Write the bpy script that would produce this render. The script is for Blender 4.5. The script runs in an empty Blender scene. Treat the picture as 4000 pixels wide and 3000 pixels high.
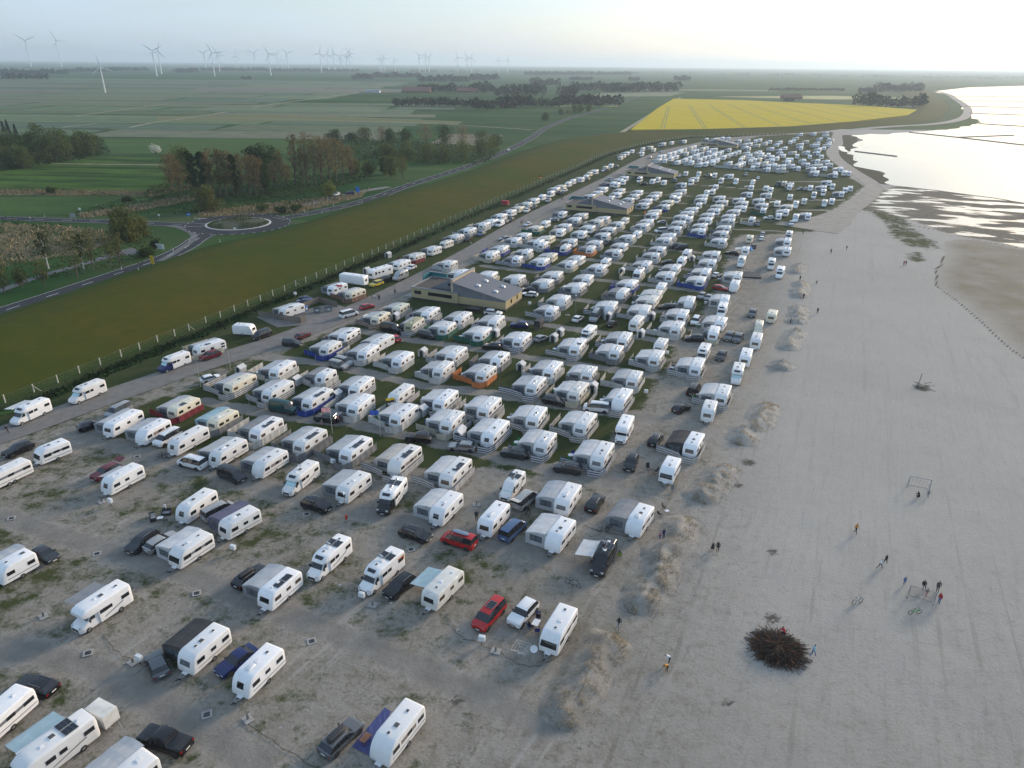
import bpy, bmesh, math, random
import numpy as np
from mathutils import Matrix, Vector, noise
R=math.radians
S=bpy.context.scene; COL=S.collection
# ---------------------------------------------------------------- camera
cam=bpy.data.cameras.new('camera'); co=bpy.data.objects.new('camera',cam); COL.objects.link(co)
cam.sensor_width=36; cam.lens=25.1; cam.clip_start=0.5; cam.clip_end=60000
co.matrix_world=Matrix.Translation((0,0,60))@Matrix.Rotation(R(90-24.17),4,'X')@Matrix.Rotation(R(0.6),4,'Z')
S.camera=co
# ---------------------------------------------------------------- sky, sun, exposure
SUN_AZ,SUN_EL=48.0,16.0
W=bpy.data.worlds.new('World'); S.world=W; W.use_nodes=True
nt=W.node_tree; nd=nt.nodes; lk=nt.links; nd.clear()
wo=nd.new('ShaderNodeOutputWorld'); bg=nd.new('ShaderNodeBackground'); sk=nd.new('ShaderNodeTexSky')
sk.sky_type='NISHITA'; sk.sun_disc=False; sk.sun_elevation=R(SUN_EL); sk.sun_rotation=R(SUN_AZ)
sk.air_density=1.0; sk.dust_density=1.4; sk.ozone_density=1.5; sk.altitude=0
# thin overcast veil: an even cloud layer through which the clear sky and the glow round the sun show in broad streaks
tc=nd.new('ShaderNodeTexCoord'); mp=nd.new('ShaderNodeMapping'); mp.inputs['Scale'].default_value=(1.2,2.2,9.0); mp.inputs['Rotation'].default_value=(0.12,0.05,0.4)
lk.new(tc.outputs['Generated'],mp.inputs[0])
nz=nd.new('ShaderNodeTexNoise'); nz.inputs['Scale'].default_value=1.6; nz.inputs['Detail'].default_value=6; nz.inputs['Roughness'].default_value=0.55
lk.new(mp.outputs[0],nz.inputs['Vector'])
rp=nd.new('ShaderNodeMapRange'); rp.inputs[1].default_value=0.35; rp.inputs[2].default_value=0.7; rp.inputs[3].default_value=0.50; rp.inputs[4].default_value=0.70
lk.new(nz.outputs[0],rp.inputs[0])
br=nd.new('ShaderNodeMapRange'); br.inputs[1].default_value=0.3; br.inputs[2].default_value=0.7; br.inputs[3].default_value=0.90; br.inputs[4].default_value=1.10
lk.new(nz.outputs[0],br.inputs[0])
cl=nd.new('ShaderNodeMix'); cl.data_type='RGBA'; cl.blend_type='MULTIPLY'; cl.inputs[0].default_value=1.0; cl.inputs[6].default_value=(2.7,3.6,4.8,1)
cb=nd.new('ShaderNodeCombineColor')
for i in range(3): lk.new(br.outputs[0],cb.inputs[i])
lk.new(cb.outputs[0],cl.inputs[7])
mx=nd.new('ShaderNodeMix'); mx.data_type='RGBA'; lk.new(rp.outputs[0],mx.inputs[0]); lk.new(sk.outputs[0],mx.inputs[6]); lk.new(cl.outputs[2],mx.inputs[7])
lk.new(mx.outputs[2],bg.inputs[0]); bg.inputs[1].default_value=0.10; lk.new(bg.outputs[0],wo.inputs[0])
sl=bpy.data.lights.new('sun','SUN'); so=bpy.data.objects.new('sun',sl); COL.objects.link(so)
sl.energy=2.0; sl.angle=R(14); sl.color=(1.0,0.80,0.60)
sd=Vector((math.sin(R(SUN_AZ))*math.cos(R(SUN_EL)),math.cos(R(SUN_AZ))*math.cos(R(SUN_EL)),math.sin(R(SUN_EL))))
so.rotation_euler=sd.to_track_quat('Z','Y').to_euler(); so.location=(200,100,150)
vs=S.view_settings; vs.view_transform='Standard'; vs.look='None'; vs.gamma=1; vs.exposure=1.05; vs.use_curve_mapping=False
S.render.engine='CYCLES'; cy=S.cycles; cy.use_denoising=True; cy.max_bounces=6; cy.diffuse_bounces=3; cy.glossy_bounces=3; cy.transmission_bounces=3; cy.volume_bounces=1; cy.transparent_max_bounces=6
try: cy.denoiser='OPENIMAGEDENOISE'
except Exception: pass
cy.use_adaptive_sampling=True; cy.adaptive_threshold=0.02; cy.caustics_reflective=False; cy.caustics_refractive=False
random.seed(11); rnd=random.random; uni=random.uniform
# ---------------------------------------------------------------- materials
MAT={}
def node(nt,t,**k):
    n=nt.nodes.new(t)
    for a,b in k.items(): setattr(n,a,b)
    return n
def mat(name,col=None,rough=0.6,metal=0.0,var=0.0,scale=4.0,spec=0.5,bump=0.0,bscale=None,trans=0.0,dirt=0.0,orand=0.0):
    """plain procedural material: base colour broken up by object-space noise, optional bump and dirt"""
    if name in MAT: return MAT[name]
    m=bpy.data.materials.new(name); m.use_nodes=True; MAT[name]=m
    n=m.node_tree; b=n.nodes['Principled BSDF']; L=n.links
    b.inputs['Roughness'].default_value=rough; b.inputs['Metallic'].default_value=metal; b.inputs['Specular IOR Level'].default_value=spec
    c=(*col,1); b.inputs['Base Color'].default_value=c
    if var>0 or dirt>0 or bump>0:
        g=node(n,'ShaderNodeNewGeometry'); z=node(n,'ShaderNodeTexNoise'); z.inputs['Scale'].default_value=scale; z.inputs['Detail'].default_value=5
        L.new(g.outputs['Position'],z.inputs['Vector'])
        r=node(n,'ShaderNodeMapRange'); r.inputs[1].default_value=.3; r.inputs[2].default_value=.7; r.inputs[3].default_value=1-var; r.inputs[4].default_value=1+var*.6
        L.new(z.outputs[0],r.inputs[0])
        x=node(n,'ShaderNodeMix',data_type='RGBA',blend_type='MULTIPLY'); x.inputs[0].default_value=1; x.inputs[6].default_value=c
        cc=node(n,'ShaderNodeCombineColor'); 
        for i in range(3): L.new(r.outputs[0],cc.inputs[i])
        L.new(cc.outputs[0],x.inputs[7]); last=x.outputs[2]
        if dirt>0:
            z2=node(n,'ShaderNodeTexNoise'); z2.inputs['Scale'].default_value=.9; z2.inputs['Detail'].default_value=8; z2.inputs['Roughness'].default_value=.7
            L.new(g.outputs['Position'],z2.inputs['Vector'])
            r2=node(n,'ShaderNodeMapRange'); r2.inputs[1].default_value=.5; r2.inputs[2].default_value=.75; r2.inputs[3].default_value=0; r2.inputs[4].default_value=dirt
            L.new(z2.outputs[0],r2.inputs[0])
            x2=node(n,'ShaderNodeMix',data_type='RGBA'); L.new(r2.outputs[0],x2.inputs[0]); L.new(last,x2.inputs[6]); x2.inputs[7].default_value=(.30,.27,.22,1); last=x2.outputs[2]
        if orand>0:
            oi=node(n,'ShaderNodeObjectInfo'); ro=node(n,'ShaderNodeMapRange'); ro.inputs[3].default_value=0; ro.inputs[4].default_value=orand; L.new(oi.outputs['Random'],ro.inputs[0])
            x3=node(n,'ShaderNodeMix',data_type='RGBA'); L.new(ro.outputs[0],x3.inputs[0]); L.new(last,x3.inputs[6]); x3.inputs[7].default_value=(.52,.49,.42,1); last=x3.outputs[2]
        L.new(last,b.inputs['Base Color'])
        if bump>0:
            z3=node(n,'ShaderNodeTexNoise'); z3.inputs['Scale'].default_value=bscale or scale*3; z3.inputs['Detail'].default_value=4
            L.new(g.outputs['Position'],z3.inputs['Vector'])
            u=node(n,'ShaderNodeBump'); u.inputs['Strength'].default_value=bump; u.inputs['Distance'].default_value=.05
            L.new(z3.outputs[0],u.inputs['Height']); L.new(u.outputs[0],b.inputs['Normal'])
    if trans>0:
        t=node(n,'ShaderNodeBsdfTranslucent'); mxs=node(n,'ShaderNodeMixShader'); mxs.inputs[0].default_value=trans
        src=b.inputs['Base Color'].links
        if src: L.new(src[0].from_socket,t.inputs[0])
        else: t.inputs[0].default_value=c
        L.new(b.outputs[0],mxs.inputs[1]); L.new(t.outputs[0],mxs.inputs[2]); L.new(mxs.outputs[0],n.nodes['Material Output'].inputs[0])
    return m
def stripes(name,c1,c2,freq=3.2,axis='z',rough=.8):
    """woven fabric printed with stripes along local height or length (UV-free, object space)"""
    if name in MAT: return MAT[name]
    m=bpy.data.materials.new(name); m.use_nodes=True; MAT[name]=m; n=m.node_tree; L=n.links; b=n.nodes['Principled BSDF']; b.inputs['Roughness'].default_value=rough
    t=node(n,'ShaderNodeTexCoord'); s=node(n,'ShaderNodeSeparateXYZ'); L.new(t.outputs['Object'],s.inputs[0])
    mu=node(n,'ShaderNodeMath',operation='MULTIPLY'); mu.inputs[1].default_value=freq; L.new(s.outputs[{'x':0,'y':1,'z':2}[axis]],mu.inputs[0])
    fr=node(n,'ShaderNodeMath',operation='FRACT'); L.new(mu.outputs[0],fr.inputs[0])
    gt=node(n,'ShaderNodeMath',operation='GREATER_THAN'); gt.inputs[1].default_value=.5; L.new(fr.outputs[0],gt.inputs[0])
    x=node(n,'ShaderNodeMix',data_type='RGBA'); x.inputs[6].default_value=(*c1,1); x.inputs[7].default_value=(*c2,1); L.new(gt.outputs[0],x.inputs[0])
    z=node(n,'ShaderNodeTexNoise'); z.inputs['Scale'].default_value=2.5; L.new(t.outputs['Object'],z.inputs['Vector'])
    r=node(n,'ShaderNodeMapRange'); r.inputs[3].default_value=.75; r.inputs[4].default_value=1.15; L.new(z.outputs[0],r.inputs[0])
    x2=node(n,'ShaderNodeMix',data_type='RGBA',blend_type='MULTIPLY'); x2.inputs[0].default_value=1; L.new(x.outputs[2],x2.inputs[6])
    cc=node(n,'ShaderNodeCombineColor'); [L.new(r.outputs[0],cc.inputs[i]) for i in range(3)]; L.new(cc.outputs[0],x2.inputs[7]); L.new(x2.outputs[2],b.inputs['Base Color'])
    return m
def M(k): return MATS[k]()
WHITE=lambda: mat('caravan_white',(.84,.85,.86),.32,var=.06,scale=1.2,dirt=.16,orand=.38)
MATS={
 'white':WHITE,
 'cream':lambda: mat('caravan_cream',(.72,.67,.53),.42,var=.08,scale=1.5,dirt=.25),
 'oldwhite':lambda: mat('caravan_weathered_white',(.70,.69,.64),.5,var=.10,scale=1.3,dirt=.45),
 'moss':lambda: mat('mossy_roof',(.42,.40,.24),.8,var=.35,scale=1.8,dirt=.5),
 'silver':lambda: mat('silver_paint',(.42,.43,.44),.3,.6,var=.04),
 'glass':lambda: mat('tinted_glass',(.018,.02,.024),.06,spec=.7),
 'glassb':lambda: mat('curtained_window',(.10,.072,.05),.10,spec=.7,var=.5,scale=5),
 'foil':lambda: mat('clear_foil_window',(.13,.15,.17),.18,var=.4,scale=3),
 'shade':lambda: mat('reflective_windscreen_shade',(.45,.66,.68),.25,.3),
 'frame':lambda: mat('window_rubber',(.03,.03,.035),.5),
 'stripeg':lambda: mat('grey_side_stripe',(.16,.17,.19),.4),
 'stripeb':lambda: mat('blue_grey_side_stripe',(.20,.25,.32),.4),
 'stripet':lambda: mat('taupe_side_panel',(.24,.20,.18),.4),
 'orange_g':lambda: mat('orange_side_graphic',(.62,.22,.07),.4,var=.4,scale=2),
 'hatch':lambda: mat('roof_hatch_white',(.72,.73,.74),.4),
 'hatchg':lambda: mat('roof_hatch_glass',(.09,.085,.08),.15,var=.3,scale=6),
 'solar':lambda: mat('solar_cells',(.012,.014,.022),.12,spec=.6),
 'alu':lambda: mat('bare_metal',(.45,.46,.47),.4,.8,var=.1),
 'dark':lambda: mat('dark_plastic',(.025,.025,.028),.55),
 'tyre':lambda: mat('tyre_rubber',(.02,.02,.02),.85),
 'rim':lambda: mat('wheel_rim',(.38,.39,.40),.35,.7),
 'red_l':lambda: mat('tail_lamp_red',(.30,.012,.01),.2),
 'head_l':lambda: mat('head_lamp_clear',(.55,.57,.58),.1,.2),
 'plate':lambda: mat('number_plate',(.75,.75,.72),.5),
 'pole':lambda: mat('galvanised_pole',(.33,.34,.35),.5,.5,var=.1),
 'postw':lambda: mat('pale_fence_post',(.50,.47,.40),.8,var=.15),
 'wood':lambda: mat('weathered_wood',(.17,.15,.13),.85,var=.3,scale=6),
 'woodr':lambda: mat('stained_wood',(.25,.13,.08),.8,var=.25,scale=5),
 'boxw':lambda: mat('power_box_plastic',(.62,.66,.68),.45,var=.05),
 'conc':lambda: mat('concrete',(.34,.33,.31),.9,var=.2,scale=5,bump=.3),
 'trunk':lambda: mat('bark',(.10,.08,.06),.95,var=.3,scale=5,bump=.5),
 'birch':lambda: mat('birch_bark',(.55,.53,.49),.9,var=.4,scale=6),
 'skin':lambda: mat('skin',(.50,.32,.23),.6),
 'hair':lambda: mat('dark_hair',(.03,.02,.015),.7),
}
CARC={'b':(.010,.010,.012),'k':(.022,.017,.016),'d':(.04,.043,.048),'g':(.11,.12,.13),'s':(.33,.34,.34),'w':(.78,.79,.80),'r':(.42,.018,.018),'m':(.14,.012,.018),'n':(.012,.02,.10),'u':(.06,.11,.22),'y':(.62,.47,.04),'t':(.012,.06,.06),'o':(.55,.38,.24)}
CARN={'b':'black','k':'dark brown','d':'charcoal','g':'grey','s':'silver','w':'white','r':'red','m':'maroon','n':'navy blue','u':'blue','y':'yellow','t':'dark green','o':'two-tone cream'}
def paint(c): return mat('car_paint_'+CARN[c].replace(' ','_'),CARC[c],.22,.15 if c in 'gsdk' else 0,spec=.6)
FAB={'l':('pale grey',(.66,.67,.68)),'g':('grey',(.50,.52,.54)),'d':('dark grey',(.26,.27,.29)),'k':('black',(.022,.023,.03)),'e':('beige grey',(.55,.52,.47)),'u':('blue-sided grey',(.48,.51,.55)),'u2':('pale blue',(.42,.52,.60)),'p':('purple grey',(.12,.12,.19)),'w':('white',(.70,.72,.73)),'b':('pale blue',(.36,.52,.58))}
def fabric(k): n,c=FAB[k]; return mat('awning_fabric_'+n.replace(' ','_').replace('-','_'),c,.85,var=.14,scale=1.1,trans=.12,dirt=.14,orand=.14)
# ---------------------------------------------------------------- mesh helpers
class MB:
    def __init__(s): s.v=[]; s.f=[]; s.m=[]; s.mats=[]
    def mi(s,k):
        if k not in s.mats: s.mats.append(k)
        return s.mats.index(k)
    def face(s,pts,k):
        i=len(s.v); s.v+=[tuple(p) for p in pts]; s.f.append(tuple(range(i,i+len(pts)))); s.m.append(s.mi(k))
    def box(s,x0,x1,y0,y1,z0,z1,k,M4=None):
        p=[(x0,y0,z0),(x1,y0,z0),(x1,y1,z0),(x0,y1,z0),(x0,y0,z1),(x1,y0,z1),(x1,y1,z1),(x0,y1,z1)]
        if M4 is not None: p=[tuple(M4@Vector(q)) for q in p]
        i=len(s.v); s.v+=p; mi=s.mi(k)
        for f in ((0,3,2,1),(4,5,6,7),(0,1,5,4),(1,2,6,5),(2,3,7,6),(3,0,4,7)): s.f.append(tuple(i+q for q in f)); s.m.append(mi)
    def bar(s,a,b,w,k,h=None):
        a,b=Vector(a),Vector(b); d=b-a; L=d.length
        if L<1e-6: return
        q=d.to_track_quat('Z','Y').to_matrix().to_4x4(); h=h or w
        s.box(-w/2,w/2,-h/2,h/2,0,L,k,Matrix.Translation(a)@q)
    def tube(s,pts,rad,k,n=6,cap=True):
        pts=[Vector(p) for p in pts]; rad=rad if isinstance(rad,(list,tuple)) else [rad]*len(pts)
        i0=len(s.v); mi=s.mi(k)
        for i,p in enumerate(pts):
            d=(pts[min(i+1,len(pts)-1)]-pts[max(i-1,0)]).normalized(); q=d.to_track_quat('Z','Y')
            for j in range(n):
                a=2*math.pi*j/n; s.v.append(tuple(p+q@Vector((math.cos(a)*rad[i],math.sin(a)*rad[i],0))))
        for i in range(len(pts)-1):
            for j in range(n): s.f.append((i0+i*n+j,i0+i*n+(j+1)%n,i0+(i+1)*n+(j+1)%n,i0+(i+1)*n+j)); s.m.append(mi)
        if cap:
            s.f.append(tuple(i0+j for j in reversed(range(n)))); s.m.append(mi); e=i0+(len(pts)-1)*n; s.f.append(tuple(e+j for j in range(n))); s.m.append(mi)
    def cylx(s,x0,x1,y,z,r,k,n=14):
        i=len(s.v); mi=s.mi(k)
        for x in (x0,x1):
            for j in range(n): a=2*math.pi*j/n; s.v.append((x,y+math.cos(a)*r,z+math.sin(a)*r))
        for j in range(n): s.f.append((i+j,i+(j+1)%n,i+n+(j+1)%n,i+n+j)); s.m.append(mi)
        s.f.append(tuple(i+j for j in reversed(range(n)))); s.m.append(mi); s.f.append(tuple(i+n+j for j in range(n))); s.m.append(mi)
    def loft(s,rings,kf,cap=True):
        """rings: list of equal-length point lists; kf(i,j)->material key or None to skip"""
        n=len(rings[0]); i0=len(s.v)
        for r in rings: s.v+=[tuple(p) for p in r]
        for i in range(len(rings)-1):
            for j in range(n):
                k=kf(i,j)
                if k is None: continue
                s.f.append((i0+i*n+j,i0+i*n+(j+1)%n,i0+(i+1)*n+(j+1)%n,i0+(i+1)*n+j)); s.m.append(s.mi(k))
        if cap:
            k=kf(0,0) or kf(0,1); s.f.append(tuple(i0+j for j in reversed(range(n)))); s.m.append(s.mi(k or s.mats[0]))
            e=i0+(len(rings)-1)*n; k=kf(len(rings)-2,0); s.f.append(tuple(e+j for j in range(n))); s.m.append(s.mi(k or s.mats[0]))
    def mesh(s,name,smooth=None,fix=True):
        used=sorted({i for f in s.f for i in f})
        if len(used)<len(s.v): mp={j:i for i,j in enumerate(used)}; s.v=[s.v[j] for j in used]; s.f=[tuple(mp[i] for i in f) for f in s.f]
        me=bpy.data.meshes.new(name); me.from_pydata(s.v,[],s.f)
        for k in s.mats: me.materials.append(k if isinstance(k,bpy.types.Material) else M(k))
        me.polygons.foreach_set('material_index',s.m)
        if fix:
            b=bmesh.new(); b.from_mesh(me); bmesh.ops.remove_doubles(b,verts=b.verts,dist=1e-5); bmesh.ops.recalc_face_normals(b,faces=b.faces); b.to_mesh(me); b.free()
        if smooth is not None:
            me.polygons.foreach_set('use_smooth',[True]*len(me.polygons)); me.set_sharp_from_angle(angle=R(smooth))
        me.update(); return me
CACHE={}
def cached(key,fn):
    if key not in CACHE: CACHE[key]=fn()
    return CACHE[key]
def obj(name,me,parent=None,loc=None,rz=None,M4=None):
    o=bpy.data.objects.new(name,me); COL.objects.link(o)
    if parent is not None: o.parent=parent
    if M4 is not None: o.matrix_local=M4
    else:
        if loc is not None: o.location=loc
        if rz is not None: o.rotation_euler=(0,0,rz)
    return o
def tag(o,label,cat,group=None,kind=None):
    o['label']=label
    if cat: o['category']=cat
    if group: o['group']=group
    if kind: o['kind']=kind
    return o
def thing(name,label,cat,loc=(0,0,0),rz=0,group=None):
    o=bpy.data.objects.new(name,None); COL.objects.link(o); o.location=loc; o.rotation_euler=(0,0,rz); o.empty_display_size=.3
    return tag(o,label,cat,group)
def struct(name,me,label=None,kind='structure'):
    o=obj(name,me); o['kind']=kind
    if label: o['label']=label
    return o
def ribbon(pts,w,z,k,name,zf=None):
    """flat strip of width w along a polyline, mitred"""
    b=MB(); P=[Vector((p[0],p[1])) for p in pts]; l=[];r=[]
    for i,p in enumerate(P):
        d=(P[min(i+1,len(P)-1)]-P[max(i-1,0)]).normalized(); n=Vector((-d.y,d.x)); ww=w[i] if isinstance(w,(list,tuple)) else w
        l.append(p+n*ww/2); r.append(p-n*ww/2)
    zz=lambda p:(zf(p.x,p.y) if zf else 0)+z
    for i in range(len(P)-1): b.face([(r[i].x,r[i].y,zz(r[i])),(r[i+1].x,r[i+1].y,zz(r[i+1])),(l[i+1].x,l[i+1].y,zz(l[i+1])),(l[i].x,l[i].y,zz(l[i]))],k)
    return b.mesh(name)
def smooth_line(pts,n=6):
    """Catmull-Rom resampling"""
    P=[Vector((p[0],p[1])) for p in pts]; o=[]
    for i in range(len(P)-1):
        a,b,c,d=P[max(i-1,0)],P[i],P[i+1],P[min(i+2,len(P)-1)]
        for j in range(n):
            t=j/n; o.append(.5*((2*b)+(c-a)*t+(2*a-5*b+4*c-d)*t*t+(3*b-a-3*c+d)*t**3))
    o.append(P[-1]); return o
def inside(pts,X,Y):
    """vectorised point in polygon"""
    r=np.zeros(X.shape,bool); n=len(pts); j=n-1
    for i in range(n):
        xi,yi=pts[i]; xj,yj=pts[j]
        c=((yi>Y)!=(yj>Y))&(X<(xj-xi)*(Y-yi)/((yj-yi) if abs(yj-yi)>1e-9 else 1e-9)+xi); r^=c; j=i
    return r
def dist_line(pts,X,Y):
    d=np.full(X.shape,1e9)
    for i in range(len(pts)-1):
        ax,ay=pts[i][0],pts[i][1]; bx,by=pts[i+1][0],pts[i+1][1]; ux,uy=bx-ax,by-ay; L2=ux*ux+uy*uy+1e-9
        t=np.clip(((X-ax)*ux+(Y-ay)*uy)/L2,0,1); d=np.minimum(d,np.hypot(X-ax-t*ux,Y-ay-t*uy))
    return d
ORD=['','first','second','third','fourth','fifth','sixth','seventh','eighth','ninth','tenth','eleventh','twelfth','thirteenth','fourteenth','fifteenth','sixteenth','seventeenth','eighteenth','nineteenth','twentieth']
def ordn(i):
    if i<len(ORD): return ORD[i]
    t={2:'twenty',3:'thirty',4:'forty'}[i//10]; return t+('-'+ORD[i%10] if i%10 else 'th')
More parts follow.
